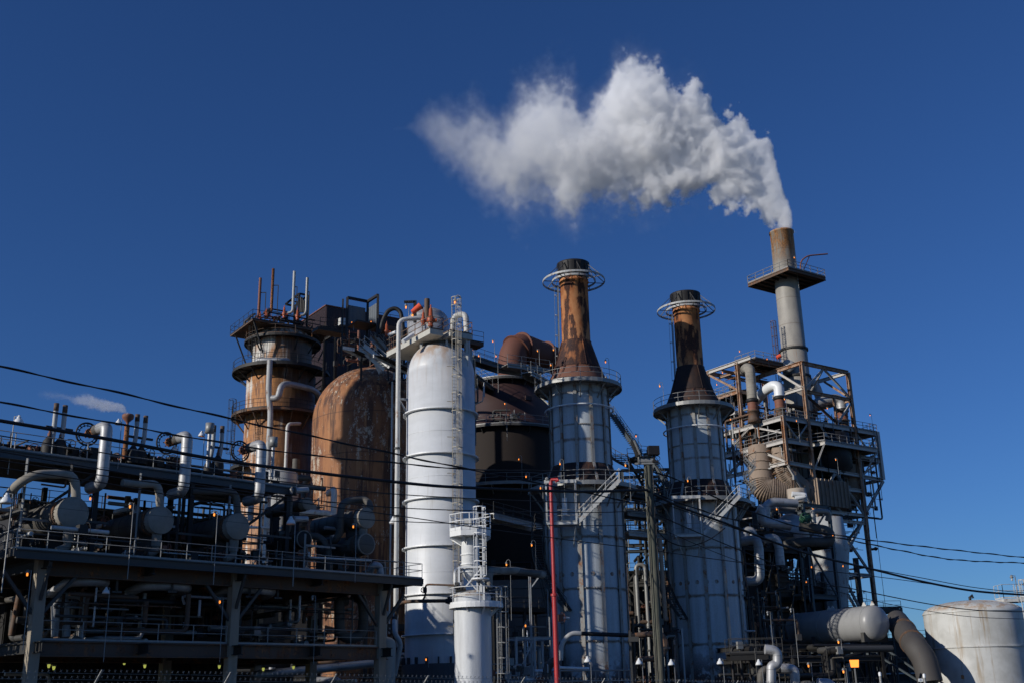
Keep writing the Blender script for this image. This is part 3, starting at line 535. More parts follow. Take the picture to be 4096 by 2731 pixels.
# exchangers
def exchanger(label, u, v, t, r, L, mat='canvas', noz=1):
    c = A.on(u, v, t); R_ = thing('heat_exchanger', label, 'heat exchanger', c - V((0, 0, r)), 'drum heat exchangers on the left structure'); n = A.n
    MB().rev(c, n, [(0, -.03), (r * .9, -.03), (r * .97, .02), (r, .07), (r, .62)], 40).build('channel_head', MT[mat], R_); k = MB(); k.rev(c, n, [(r * .93, -.02), (r * 1.035, -.04), (r * 1.045, .1), (r, .12)], 40); k.build('curled_edge', MT['canvas'], R_)
    k = MB()
    for d_ in (.66, .86): k.rev(c, n, [(r * .98, d_ - .08), (r * 1.09, d_ - .07), (r * 1.09, d_ + .07), (r * .98, d_ + .08)], 40, smooth=False)
    for i in range(28): a = 2 * pi * i / 28; x, y = fr(n); q = c + (x * cos(a) + y * sin(a)) * r * 1.03; k.bar(q + n * .5, q + n * 1.0, .05)
    k.build('bolted_flange', MT['brownst'], R_)
    MB().rev(c, n, [(r * .97, .9), (r * .98, 1.5), (r * .99, 1.52), (r * .99, L), (0, L + .3)], 40).build('shell', MT['lagdull'], R_)
    k = MB()
    for d_ in (1.9, 2.9, 3.9, 4.9): k.rev(c, n, [(r * .99, d_ - .03), (r * 1.01, d_ - .03), (r * 1.01, d_ + .03), (r * .99, d_ + .03)], 40, smooth=False)
    k.build('lagging_bands', MT['grey'], R_)
    for d_ in (1.6, L - .8): k = MB(); k.box(c + n * d_ - V((0, 0, r * .5 + (c.z - r * .5 - DZ) / 2)), (r * 1.5, .25, max(.3, c.z - r * .5 - DZ)), e=A.e); k.build('saddle', MT['dark'], R_)
    if noz: k = MB(); k.tube([c + n * .35 - up * r * .9, c + n * .35 - up * (r + .75)], .3, 14); k.tube([c + n * .35 - up * (r + .7), c + n * .35 - up * (r + 1.05), c + n * .35 - A.e * .6 - up * (r + 1.3)], .22, 12, bend=.3); k.build('bottom_nozzle', MT[mat], R_)
    return R_
exchanger('largest canvas-lagged drum exchanger, leftmost on the shaded left structure', 292, 2049, 2.2, .92, 6.2)
exchanger('canvas-lagged drum exchanger second from the left on the left structure', 643, 2079, 2.2, .84, 6.2)
exchanger('canvas-lagged drum exchanger third from the left with curled insulation edge', 951, 2104, 2.2, .84, 6.2)
exchanger('small high drum exchanger in front of the foot of the rusty domed vessel', 1231, 2013, 5.2, .45, 5, noz=0)
exchanger('dark bolted drum exchanger low behind the right half of the railing', 1217, 2155, 4.6, .62, 4, 'black', noz=0)
exchanger('rusty banded drum exchanger, upper of the right-hand pair', 1466, 2070, 2.2, .74, 6.0)
exchanger('dark drum exchanger, lower of the right-hand pair', 1466, 2174, 2.2, .74, 5.0, 'lagdull', noz=0)
on = A.on
def ap(name, label, L, r, mat, **k): return pipe(name, label, [on(u, v, t) for u, v, t in L], r, mat, **k)
G1 = 'lagged pipes on the left structure'
ap('overhead_pipe', 'dull lagged pipe arching from far left down into the leftmost drum exchanger', [(30, 1985, 4.5), (75, 1930, 3.2), (140, 1896, 2.6), (300, 1893, 2.6), (305, 2000, 2.6)], .27, 'canvas', bend=.9, group=G1)
ap('overhead_pipe', 'rust-stained lagged pipe arching down into the second drum exchanger from the left', [(489, 1930, 2.6), (560, 1935, 2.6), (635, 1932, 2.6), (640, 2030, 2.6)], .25, 'canvas', bend=.8, group=G1)
ap('overhead_pipe', 'dark lagged pipe arching down into the third drum exchanger from the left', [(770, 1962, 3), (860, 1965, 2.6), (945, 1962, 2.6), (950, 2060, 2.6)], .25, 'lagdull', bend=.8, group=G1)
for i, (u0, v0, u1, v1, dl) in enumerate(((428, 1705, 408, 1930, 'leftmost of the three bright silver gooseneck pipes above the left structure'), (750, 1743, 722, 1955, 'middle one of the three bright silver gooseneck pipes above the left structure'), (1047, 1778, 1030, 1985, 'rightmost bright silver gooseneck pipe, in front of the banded rusty tower'))):
    a = on(u0, v0, 2.9); b = on(u1, v1, 2.9); b = V((a.x, a.y, b.z))
    R_ = thing('gooseneck_pipe', dl, 'pipe', b, 'silver gooseneck pipes on the left structure'); r = .36
    MB().tube([b + A.n * 1.6 - up * .1, b - up * .1, a + up * .05, a + A.n * .95 + up * .05], r, 20, bend=.62).build('lagged_bend', MT['lag'], R_)
    MB().tube([a + A.n * .95 + up * .05, a + A.n * 1.5 + up * .05], r * .95, 18).build('dark_sleeve', MT['lagdull'], R_)
    k = MB(); k.tube([a + A.n * 1.5 + up * .02, a + A.n * 2.7 + up * .02], r * .45, 12)
    for d_ in (1.6, 2.0, 2.35): k.rev(a + A.n * d_ + up * .02, A.n, [(0, -.05), (r * .85, -.05), (r * .85, .05), (0, .05)], 18, smooth=False)
    for q in range(6): x, y = fr(A.n); o = (x * cos(q * pi / 3) + y * sin(q * pi / 3)) * r * .7; k.bar(a + A.n * 1.5 + o, a + A.n * 2.7 + o, .06)
    k.build('bolted_expansion_joint', MT['rusty'] if i < 2 else MT['redox'], R_)
    k = MB(); k.ring(a + A.n * 2.75 + up * .02, .72, .06, 24, 6, ax=A.n); k.ring(a + A.n * 2.75 + up * .02, .55, .03, 24, 5, ax=A.n)
    for q in range(16): x, y = fr(A.n); o = (x * cos(q * pi / 8) + y * sin(q * pi / 8)); k.bar(a + A.n * 2.75 + o * .5, a + A.n * 2.75 + o * .72, .05)
    k.build('ring_flange', MT['black'], R_)
# pairs of vents with cross bars, bell-shaped valve bodies and handwheels
def vpair(label, tops, vb, mat='pale', t=5.4, dz=.7):
    P_ = [on(u, v, t) for u, v in tops]; base = P_[0].copy(); base.z = on(tops[0][0], vb, t).z; R_ = thing('vent_pair', label, 'vent pipes', base, 'twin vents on the left structure')
    for p in P_: b = V((p.x, p.y, base.z)); MB().tube([b - A.e * .35 - up * .5, b - A.e * .12, b + up * .8, p], .15, 12, bend=.5).build('vent_tube', MT[mat], R_); MB().rev(p, (0, 0, 1), [(.152, -.5), (.156, -.5), (.156, .0), (.1, 0)], 12).build('scorched_tip', MT['brownst'], R_)
    q = P_[0].lerp(P_[1], .5); q.z -= dz * 2.2; k = MB(); k.bar(q - A.e * .8, q + A.e * .9, .14); k.build('crossbar', MT['dark'], R_)
def psv(label, u, v0, v1, t=5.4, s=1.0, mat='dark', tip='redox'):
    p = on(u, v1, t); h = on(u, v0, t).z - p.z; R_ = thing('relief_valve', label, 'valve', p, 'dark bell-shaped relief valves on the left structure'); r = h * .2 * s
    MB().rev(p, (0, 0, 1), [(r * 1.25, 0), (r * 1.3, h * .3), (r * 1.1, h * .5), (r * .5, h * .68), (r * .35, h * .72)], 18).build('bonnet', MT[mat], R_)
    MB().rev(p, (0, 0, 1), [(r * .35, h * .7), (r * .4, h * .8), (r * .22, h * .86), (r * .22, h * .95), (0, h)], 12).build('spring_cap', MT[tip], R_)
def gv(label, u, v, t=5.0, R=.36, ax=None, body=1):
    p = on(u, v, t); ax = ax or (A.n * -.6 - A.e * .8); R_ = thing('gate_valve', label, 'valve', p - up * .9, 'handwheel valves on the left structure'); k = MB(); handwheel(k, p, ax, R, .03); k.build('handwheel', MT['dark'], R_)
    q = p - V(ax).normalized() * -.0; k = MB(); w_ = V(ax).normalized(); k.tube([p - w_ * .2, p - w_ * .9], [.1, .16], 8); k.box(p - w_ * 1.2 - up * .25, (.7, .6, 1.3), e=A.e); k.build('valve_body', MT['dark'], R_)
vpair('leftmost pair of tall pale vent pipes joined by a crossbar', [(227, 1612), (262, 1620)], 1790)
vpair('pair of pale vent pipes just right of the brown bulb vent', [(551, 1656), (584, 1662)], 1795)
vpair('pair of pale vent pipes left of the banded rusty tower', [(857, 1700), (890, 1703)], 1830)
for u, v0, v1, dl in ((190, 1712, 1815, 'bell valve under the leftmost vent pair, left of two'), (236, 1718, 1818, 'bell valve under the leftmost vent pair, right of two'), (528, 1752, 1852, 'red-tipped bell valve left below the vents beside the bulb vent'), (560, 1757, 1856, 'red-tipped bell valve right below the vents beside the bulb vent'), (868, 1792, 1890, 'red-tipped bell valve below the vent pair left of the banded tower'), (832, 1820, 1895, 'low grey bell valve near the muffler at left of the banded tower')): psv(dl, u, v0, v1)
for u, v, dl in ((278, 1775, 'handwheel valve right of the leftmost vent pair'), (337, 1801, 'handwheel valve just left of the leftmost silver gooseneck'), (596, 1811, 'handwheel valve right of the vents beside the bulb vent'), (662, 1837, 'handwheel valve left of the middle silver gooseneck')): gv(dl, u, v, ax=(.25, -.9, .3) if v in (1775, 1811) else None)
p = on(513, 1656, 5.4); R_ = thing('bulb_vent', 'brown bulb-shaped steam vent on a rusty pipe above the left structure', 'vent', on(508, 1830, 5.4)); b = on(513, 1700, 5.4); b = V((p.x, p.y, b.z)); base = V((p.x, p.y, on(508, 1830, 5.4).z)); MB().tube([base, b], .16, 12).build('riser', MT['rusty'], R_); h = p.z - b.z
MB().rev(b, (0, 0, 1), [(.08, 0), (.14, .02), (.07, .1 * h), (.12, .3 * h), (.36, .62 * h), (.38, .9 * h), (.33, h), (.28, h)], 20).build('bulb', MT['redox'], R_)
for u, v0, v1, v2, dl in ((838, 1690, 1732, 1870, 'grey canister muffler on a silver pipe beside the vents left of the banded tower'), (1093, 1746, 1786, 1915, 'grey canister muffler on a silver pipe in front of the banded rusty tower')):
    p = on(u, v1, 5); q = on(u, v0, 5); q = V((p.x, p.y, q.z)); b = V((p.x, p.y, on(u, v2, 5).z)); R_ = thing('muffler_vent', dl, 'vent', b, 'canister mufflers'); MB().rev(p, (0, 0, 1), [(0, 0), (.3, .02), (.3, q.z - p.z - .02), (0, q.z - p.z)], 18).build('canister', MT['galv'], R_); MB().tube([b, p], .12, 10).build('silver_pipe', MT['lag'], R_)
# fat silver pipes slung beneath the deck
ap('slung_pipe', 'fat silver pipe curving beneath the deck, leftmost of three', [(205, 2372, 3.6), (275, 2325, 2.2), (330, 2323, 1.9), (425, 2323, 1.9), (400, 2352, 5)], .29, 'lag', bend=.9, group='slung silver pipes')
ap('slung_pipe', 'fat silver pipe curving beneath the deck, middle of three', [(515, 2368, 3.6), (575, 2340, 2.2), (650, 2340, 1.9), (762, 2345, 1.9), (700, 2372, 5)], .30, 'lag', bend=.9, group='slung silver pipes')
ap('slung_pipe', 'fat silver pipe curving beneath the deck, rightmost of three', [(855, 2380, 3.6), (925, 2352, 2.2), (1000, 2355, 1.9), (1092, 2362, 1.9), (1060, 2382, 5)], .30, 'lag', bend=.9, group='slung silver pipes')
for (u, v0, v1) in ((695, 2265, 2365), (1003, 2290, 2385), (472, 2300, 2366), (1113, 2350, 2390)): p = on(u, v0, 1.6); q = on(u, v1, 1.6); m = MB(); m.bar(p, V((p.x, p.y, q.z)), .18, .1); m.bar(V((p.x, p.y, q.z)) - A.e * .3, V((p.x, p.y, q.z)) + A.e * .3, .12); m.build('pipe_hanger', MT['grey'], T)
ap('standpipe', 'vertical silver standpipe in the dark behind the leftmost tan column', [(222, 2545, 5), (222, 2400, 5), (265, 2400, 5), (265, 2545, 5)], .24, 'lag', bend=.4)
ap('u_bend_pipe', 'big dull U-bend pipe loop in the dark near the right tan column', [(1385, 2400, 4), (1357, 2402, 4), (1357, 2550, 4), (1452, 2550, 4), (1455, 2400, 4), (1420, 2385, 6)], .38, 'lagdull', bend=1.0)
ap('elbow_pipe', 'pale ribbed pipe elbow at the right end of the upper deck', [(1478, 2290, 3.2), (1490, 2255, 2.6), (1520, 2262, 2.6), (1522, 2300, 2.6)], .26, 'lag', bend=.5)
ap('header_pipe', 'grey header pipe rising before the rusty domed vessel, bending to the right drum', [(1280, 2165, 6), (1345, 2160, 4), (1362, 2120, 3.6), (1362, 2005, 3.6), (1455, 1995, 3.2), (1478, 2012, 2.6), (1480, 2040, 2.6)], .27, 'lagdull', bend=.8)
ap('header_pipe', 'grey pipe bending down behind the railing left of the right-hand drums', [(1230, 2140, 5), (1285, 2145, 4.4), (1315, 2200, 4), (1318, 2280, 4)], .24, 'lagdull', bend=.8)
ap('header_pipe', 'long dull lagged header crossing before the banded tower base', [(1085, 1933, 6), (1160, 1940, 6), (1300, 1955, 6)], .16, 'lagdull')
ap('silver_stub', 'short silver pipe stub above the small high drum exchanger', [(1165, 1962, 4.2), (1230, 1957, 4.2)], .22, 'lag', flanges=[(on(1172, 1962, 4.2), A.e)])
ap('silver_stub', 'short silver pipe stub below the small high drum exchanger', [(1160, 2075, 4.2), (1228, 2074, 4.2)], .22, 'lag', flanges=[(on(1164, 2075, 4.2), A.e)])
ap('header_pipe', 'grey vertical header with elbow left of the small high drum exchanger', [(1090, 1952, 5), (1145, 1955, 5), (1160, 1990, 5), (1152, 2130, 5), (1110, 2135, 5)], .22, 'lagdull', bend=.6)
# ------------------------------------------------------------------ dark process blocks filling the ground level behind everything
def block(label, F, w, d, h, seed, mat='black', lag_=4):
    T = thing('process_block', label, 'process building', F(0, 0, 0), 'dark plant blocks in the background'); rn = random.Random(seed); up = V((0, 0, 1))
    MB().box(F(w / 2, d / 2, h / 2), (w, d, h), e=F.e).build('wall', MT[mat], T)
    k = int(w / 3)
    for i in range(k + 1): m = MB(); m.ibeam(F(w * i / k, -.25, 0), F(w * i / k, -.25, h + rn.uniform(-.5, 2)), .3, .3, F.n, .05); m.build('column', MT['dark'], T)
    for z in (h * .33, h * .66, h): m = MB(); m.ibeam(F(0, -.3, z), F(w, -.3, z), .25, .4, up, .05); m.build('beam', MT['grey'], T)
    m = MB(); rail(m, [F(0, -.3, h), F(w, -.3, h)]); m.build('handrail', MT['dark'], T)
    for i in range(lag_): a = rn.uniform(0, w * .7); b = min(w, a + rn.uniform(2, w * .6)); z = rn.uniform(1, h - 1); MB().tube([F(a, -.9, z), F(b, -.9, z), F(b, -.9, z + rn.uniform(-2, 2))], rn.choice((.12, .2, .3)), 10, bend=.4).build('pipe', MT[rn.choice(('lagdull', 'grey', 'lag', 'brownst'))], T)
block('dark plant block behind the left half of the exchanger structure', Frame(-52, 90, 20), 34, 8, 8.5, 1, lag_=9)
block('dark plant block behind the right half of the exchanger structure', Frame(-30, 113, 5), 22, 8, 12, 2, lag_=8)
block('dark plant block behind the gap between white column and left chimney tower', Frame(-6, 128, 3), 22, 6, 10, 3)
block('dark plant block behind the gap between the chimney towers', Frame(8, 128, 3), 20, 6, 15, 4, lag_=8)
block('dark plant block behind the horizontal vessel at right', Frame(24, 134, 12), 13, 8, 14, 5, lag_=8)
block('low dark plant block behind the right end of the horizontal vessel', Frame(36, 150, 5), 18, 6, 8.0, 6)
def shadow_tower(label, x, y, r, h):
    T = thing('shadow_column', label, 'process tower', (x, y, 0)); MB().rev((x, y, 0), (0, 0, 1), [(r, 0), (r, h - 1)] + [(r * cos(a), h - 1 + r * .8 * sin(a)) for a in [pi / 2 * i / 6 for i in range(1, 7)]], 32).build('shell', MT['pale'], T)
    for z in (h * .3, h * .55, h * .8, h - .8): cplat(T, x, y, z, r, r + 1.1, MT['dark'], MT['dark'], n=24, br=6)
shadow_tower('added unseen tall column shading the rusty dome, beyond the left picture edge', -57.0, 86.4, 3.7, 56)  # added out of view to cast its shadow on the rusty dome
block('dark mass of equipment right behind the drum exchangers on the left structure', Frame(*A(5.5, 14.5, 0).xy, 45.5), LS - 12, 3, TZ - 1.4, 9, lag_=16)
# ------------------------------------------------------------------ dense small-bore pipework seen in the shade, one connected skid per call
def pipework(label, F, s0, s1, t0, t1, z0, z1, n, seed, mats=('dark', 'grey', 'lagdull', 'lag', 'brownst', 'galv'), rmax=.2, group=None, rails=True, name='pipework'):
    rn = random.Random(seed); R_ = thing(name, label, 'pipework', F(s0, t0, z0), group or 'small-bore pipework in the shade'); up = V((0, 0, 1))
    for i in range(n):
        r = rn.choice((.04, .06, .09, .13, rmax)); s, t, z = rn.uniform(s0, s1), rn.uniform(t0, t1), rn.uniform(z0, z1); k = rn.random(); P_ = [F(s, t, z)]
        for j in range(rn.randint(1, 4)):
            q = rn.random()
            if q < .42: z = rn.uniform(z0, z1)
            elif q < .8: s = min(s1, max(s0, s + rn.uniform(-.45, .45) * (s1 - s0)))
            else: t = rn.uniform(t0, t1)
            P_.append(F(s, t, z))
        P_ = [P_[0]] + [b for a, b in zip(P_, P_[1:]) if (b - a).length > .3]
        if len(P_) < 2: continue
        MB().tube(P_, r, 8, bend=r * 3).build('pipe', MT[rn.choice(mats)], R_)
        if k < .4:
            a = P_[0].lerp(P_[1], rn.uniform(.2, .8)); m = MB(); ax = F.n * -1 if k < .2 else F.e
            if r < .14: m.box(a, (r * 4, r * 4, r * 4.4), e=F.e); handwheel(m, a + ax * .3, ax, r * 3 + .08, .02); m.build('valve', MT[rn.choice(('dark', 'grey', 'redox'))], R_)
            else: m.rev(a, P_[1] - P_[0], [(0, -.08), (r * 1.5, -.08), (r * 1.5, .08), (0, .08)], 12, smooth=False); m.build('flange', MT['grey'], R_)
        elif k < .5: m = MB(); m.box(P_[-1], (.5, .3, .6), e=F.e); m.build('junction_box', MT[rn.choice(('galv', 'dark', 'grey'))], R_)
    return R_
def skel(label, F, S, Tt, Z, w=.25, mat='dark', name='support_frame', br=True, cat='steel frame', seed=1, deck=True, railm=None):
    """open steel frame: columns at S x Tt, beams at Z"""
    R_ = thing(name, label, cat, F(S[0], Tt[0], 0)); up = V((0, 0, 1)); rn = random.Random(seed)
    for s in S:
        for t in Tt: m = MB(); m.ibeam(F(s, t, 0), F(s, t, Z[-1]), w, w, F.n, .04); m.build('column', MT[mat], R_)
    for z in Z:
        for t in Tt: m = MB(); m.ibeam(F(S[0], t, z), F(S[-1], t, z), w * .8, w * 1.2, up, .04); m.build('beam', MT[mat], R_)
        for s in S: m = MB(); m.ibeam(F(s, Tt[0], z), F(s, Tt[-1], z), w * .8, w * 1.2, up, .04); m.build('beam', MT[mat], R_)
    ZZ = [0] + list(Z)
    if br:
        for i in range(len(ZZ) - 1):
            for j in range(len(S) - 1):
                if rn.random() < .6:
                    a, b = (S[j], S[j + 1]) if rn.random() < .5 else (S[j + 1], S[j]); m = MB(); m.bar(F(a, Tt[0], ZZ[i]), F(b, Tt[0], ZZ[i + 1]), w * .5); m.build('brace', MT[mat], R_)
    if deck:
        for z in Z[:-1] if len(Z) > 1 else Z:
            d = MB().poly([F(S[0], Tt[0], z + w * .7), F(S[-1], Tt[0], z + w * .7), F(S[-1], Tt[-1], z + w * .7), F(S[0], Tt[-1], z + w * .7)], .05).build('deck', MT[mat], R_)
            m = MB(); rail(m, [F(S[0], Tt[0], z + w * .7), F(S[-1], Tt[0], z + w * .7)]); m.build('handrail', MT[railm or mat], d)
    return R_
pipework('shaded small-bore pipes under the deck between the left two tan columns', A, s1 + .8, s2_ - .8, 3, 13, LZ + .2, DZ - 1.2, 24, 3)
pipework('shaded small-bore pipes under the deck between the right two tan columns', A, s2_ + .8, s3 - .6, 3, 13, LZ + .2, DZ - 1.2, 26, 4)
pipework('sunlit and shaded pipes at ground level beneath the lower deck, left bay', A, s1 + .5, s2_ - .5, 6, 24, .6, 3.4, 24, 5, mats=('lag', 'grey', 'galv', 'dark', 'white'))
pipework('pale pipes at ground level beneath the lower deck, right bay', A, s2_ + .5, s3 + 3, 6, 26, .6, 3.4, 26, 6, mats=('lag', 'grey', 'galv', 'dark', 'white'))
pipework('tangle of small pipes and valves behind the leftmost drum exchangers', A, .5, 11, 5.5, 13, DZ, TZ - .8, 42, 7)
pipework('tangle of small pipes and valves behind the third drum exchanger', A, 11, 20, 5.5, 14, DZ, TZ - .4, 40, 8, mats=('dark', 'grey', 'lagdull', 'whitelo', 'brownst', 'black'))
pipework('small pipes and valves standing on the upper valve deck', A, -.8, LS - 9, TOPT + 1.5, 11, TZ, TZ + 1.6, 34, 9, mats=('dark', 'black', 'grey'), rmax=.12)
pipework('small pipework around the right-hand pair of drum exchangers', A, 18, LS - 1.5, 5, 11, DZ, DZ + 4.5, 24, 10)
pipework('scaffold-like pipes and ladders at the far left edge behind the structure', A, -9, -.6, 5, 12, 4, TZ + .8, 44, 12, mats=('dark', 'grey', 'whitelo', 'lagdull', 'brownst'))
skel('dark open steel stair tower at the far left edge of the picture', Frame(*A(-8, 2.5, 0).xy, 45.5), [0, 3.4, 6.8], [0, 3.5], [LZ, DZ - .2, DZ + 3.5], .28, 'grey', name='stair_tower', seed=4, railm='grey')
m_ = thing('platform_stair', 'steel stair descending to the left from the end of the upper deck', 'stair', A(-4, .8, 6)); m = MB(); stairs(m, A(-5.5, 1.2, DZ - 3.6), A(0, 1.2, DZ), .9, side=A.n); m.build('stair_flight', MT['grey'], m_)

pipework('thin bright conduits and small valves along the front of the upper deck', A, 1, LS - 1, .8, 4.5, DZ, DZ + 1.7, 24, 61, mats=('galv', 'grey', 'brownst', 'whitelo', 'dark'), rmax=.07)
pipework('thin conduits and boxes in front of the lower deck railing', A, s1 + .5, s3 - .5, 1.8, 5, LZ, DZ - 1.4, 40, 62, mats=('galv', 'grey', 'lag', 'brownst', 'dark'), rmax=.16)
pipework('silver and rusty small pipes between the gooseneck pipes on the valve deck', A, 0, LS - 9, TOPT + .4, 8, TZ, TZ + 1.1, 30, 63, mats=('galv', 'grey', 'dark', 'redox'), rmax=.09)
pipework('pipes and valves crowding the foot of the banded tower', Frame(at(1080, 2000, 105).x, 106, 20), -3, 7, 0, 7, 11, at(1100, 1900, 110).z, 60, 64, mats=('grey', 'galv', 'lag', 'brownst', 'dark', 'whitelo'), rmax=.3)
# ------------------------------------------------------------------ banded rusty tower
GA = 34.6
RX, RY = at(1113, 1800, 128).x, 128.0; ZV = lambda v, u=1113, Y=128: at(u, v, Y).z
z_top, z_base, z2, z3, z4 = ZV(1312), ZV(1374), ZV(1492), ZV(1672), ZV(1880)
s = NT('banded_cladding_rust_and_shade'); x, y, z = s.xyz(s.tc); th = s.M('ARCTAN2', y, x); cy = s.t.nodes.new('ShaderNodeCombineXYZ'); s.put(cy, 0, s.M('MULTIPLY', th, 4.0)); s.put(cy, 2, s.M('MULTIPLY', z, .10))
st = s.noise(cy.outputs[0], 1.1, 7, .65); st2 = s.noise(cy.outputs[0], 4.5, 5, .6); lev = s.noise(s.sc(s.tc, .3, .3, .5), 1, 3)
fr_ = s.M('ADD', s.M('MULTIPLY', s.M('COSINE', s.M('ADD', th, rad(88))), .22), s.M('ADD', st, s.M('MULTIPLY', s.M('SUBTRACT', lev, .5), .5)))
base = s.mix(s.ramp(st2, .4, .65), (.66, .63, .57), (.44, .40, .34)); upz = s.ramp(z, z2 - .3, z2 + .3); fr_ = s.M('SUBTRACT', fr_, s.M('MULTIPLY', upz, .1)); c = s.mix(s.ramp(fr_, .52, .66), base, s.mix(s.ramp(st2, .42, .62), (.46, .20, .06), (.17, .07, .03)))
c = s.mix(s.M('MULTIPLY', s.ramp(s.M('ADD', s.M('COSINE', s.M('ADD', th, rad(20))), s.M('MULTIPLY', s.M('SUBTRACT', st, .5), 1.6)), .15, .75), .9), c, s.mix(s.ramp(st2, .4, .6), (.05, .028, .018), (.13, .07, .035))); bd = s.ramp(s.M('PINGPONG', z, .3), 0, .035); c = s.mix(s.M('MULTIPLY', s.M('SUBTRACT', 1, bd), .55), c, (.06, .04, .03)); RTM = s.set(c, .6, 0, s.M('ADD', st2, bd), .3)  # dark brown right flank is shade painted into the rust colours
T = thing('banded_tower', 'rust-streaked banded cylindrical tower with ring galleries and tall vent pipes, behind the left structure', 'process tower', (RX, RY, 0)); c0 = (RX, RY, 0); Z = (0, 0, 1)
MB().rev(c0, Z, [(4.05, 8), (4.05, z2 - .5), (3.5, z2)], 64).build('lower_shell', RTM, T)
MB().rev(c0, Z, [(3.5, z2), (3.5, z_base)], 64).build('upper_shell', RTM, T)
MB().rev(c0, Z, [(3.5 * cos(a), z_base + (z_top - z_base) * sin(a)) for a in [pi / 2 * i / 9 for i in range(10)]], 48).build('domed_top', weathered('rusty_gored_dome', (.42, .36, .28), .75, .5, 1.3, rough=.6), T)
m = MB()
for i in range(24):
    a = 2 * pi * i / 24; m.tube([V((RX + 3.52 * cos(e) * cos(a), RY + 3.52 * cos(e) * sin(a), z_base + (z_top - z_base) * 1.01 * sin(e))) for e in [pi / 2 * j / 6 for j in range(6)]], .03, 4)
m.build('dome_seams', MT['brownst'], T)
cplat(T, RX, RY, z_base - .1, 3.5, 4.55, MT['dark'], MT['brownst'], br=10, brl=1.6)
cplat(T, RX, RY, z2 - .2, 3.6, 5.75, MT['dark'], MT['dark'], a0=rad(-200), a1=rad(10), br=9, brl=1.8)
cplat(T, RX, RY, z3, 4.05, 5.6, MT['brownst'], MT['dark'], a0=rad(-200), a1=rad(0), br=8, brl=1.9)
cplat(T, RX, RY, z4, 4.05, 5.4, MT['dark'], MT['dark'], a0=rad(-205), a1=rad(-130), br=3, brl=1.8)
# squarish crown deck
zc = at(1100, 1286, 123.5).z; F = Frame(RX, RY, GA); d = MB().poly([F(-5.2, -3.2, zc), F(5.4, -3.2, zc), F(5.4, 4, zc), F(-5.2, 4, zc)], .16).build('crown_deck', MT['brownst'], T)
m = MB(); rail(m, [F(-5.2, -3.2, zc), F(5.4, -3.2, zc), F(5.4, 4, zc), F(-5.2, 4, zc)], closed=True, sp=1.5, h=1.2); m.build('handrail', MT['dark'], d)
for a, b in ((-4.9, -2.9), (4.9, -2.9), (-4.9, 3), (4.9, 3), (0, -3)): m = MB(); m.bar(F(a, b, zc - .2), F(a * .72, b * .9, zc - 3.6), .16); m.build('deck_strut', MT['dark'], T)
m = MB(); p = at(1005, 1600, 124.5); ladder(m, V((p.x, p.y, z2)), V((p.x, p.y, zc + 1)), (-.6, -1, 0), cr=.4, hoop=1.3, start=1); m.build('caged_ladder', MT['dark'], T)
m = MB(); p = at(935, 1700, 123); ladder(m, V((p.x, p.y, z4)), V((p.x, p.y, z3 + 1)), (-.6, -1, 0), cr=.4, hoop=1.3, start=1); m.build('lower_caged_ladder', MT['dark'], T)
for u, v0, v1, mt, el, br_, dl in ((1034, 1113, 1268, 'redox', 0, .75, 'red-brown vent pipe with stay, leftmost of four on the banded tower'), (1085, 1076, 1252, 'rusty', -.9, .7, 'tallest dark rusty vent pipe on the banded tower, second from left'), (1171, 1086, 1252, 'pale', -1.1, .4, 'grey vent pipe, third from left on the banded tower'), (1224, 1112, 1262, 'galv', -1.3, .3, 'shortest pale vent pipe with white elbow, rightmost of four on the banded tower')):
    vent('vent_pipe', dl, u, v0, v1, 125, .17, mt, 'vent pipes on the banded tower', elbow=el, brace=br_)
for u, v, sc_, dl in ((1040, 1282, .65, 'small orange relief valve at the leftmost vent of the banded tower'), (1064, 1276, .8, 'orange relief valve under the tallest vent of the banded tower'), (1136, 1272, .95, 'largest bright orange relief valve, middle of the banded tower crown'), (1189, 1280, .9, 'dark orange relief valve left of the pale vent on the banded tower')): relief(dl, at(u, v, 124.8), sc_)
R_ = thing('gantry_frame', 'black tilted steel gantry frame between the vents on the banded tower crown', 'gantry', at(1200, 1285, 127)); q = [at(u, v, 127) for u, v in ((1142, 1218), (1197, 1175), (1232, 1182), (1180, 1225))]
m = MB()
for a, b in zip(q, q[1:] + q[:1]): m.bar(a, b, .2)
for a, b in ((0, 1), (3, 2)):
    for f in (.33, .66): m.bar(q[0].lerp(q[1], f), q[3].lerp(q[2], f), .12)
for k in q[1:]: m.bar(k, V((k.x, k.y, zc)), .28)
m.build('frame_members', MT['black'], R_)
m = MB()
for i in range(4): p = at(1203 + 6 * i, 1250, 126); m.tube([p, p + V((0, 0, 1.9 - .2 * i))], .16, 8)
m.build('vent_cluster', MT['black'], R_)
# pipes hugging the tower
zz_ = lambda u, v, Y=123: at(u, v, Y)
pipe('tower_pipe', 'grey lagged horseshoe pipe lying across the upper banded tower', [zz_(1032, 1462, 125.5), zz_(1030, 1440), zz_(1060, 1440, 122.8), zz_(1120, 1440, 122.8), zz_(1150, 1442, 123.5), zz_(1152, 1462, 126)], .34, 'lag', 1.0)
a = zz_(1080, 1440, 122.2); z_e = zz_(1085, 1660, 122.2).z; pipe('tower_pipe', 'silver drop pipe running down the front of the banded tower', [a, V((a.x, a.y, a.z - 4)), V((a.x + .35, a.y, a.z - 6)), V((a.x + .35, a.y, z_e - 2)), V((a.x + .1, a.y, z_e - 14))], .33, 'pale', 1.2)
pipe('tower_pipe', 'silver pipe curving up from the drop pipe and away behind the rusty dome', [zz_(1087, 1592, 122.2), zz_(1112, 1590, 122), zz_(1126, 1535, 122.3), zz_(1165, 1535, 123.5), zz_(1255, 1556, 126), zz_(1285, 1590, 128)], .36, 'lag', 1.5)
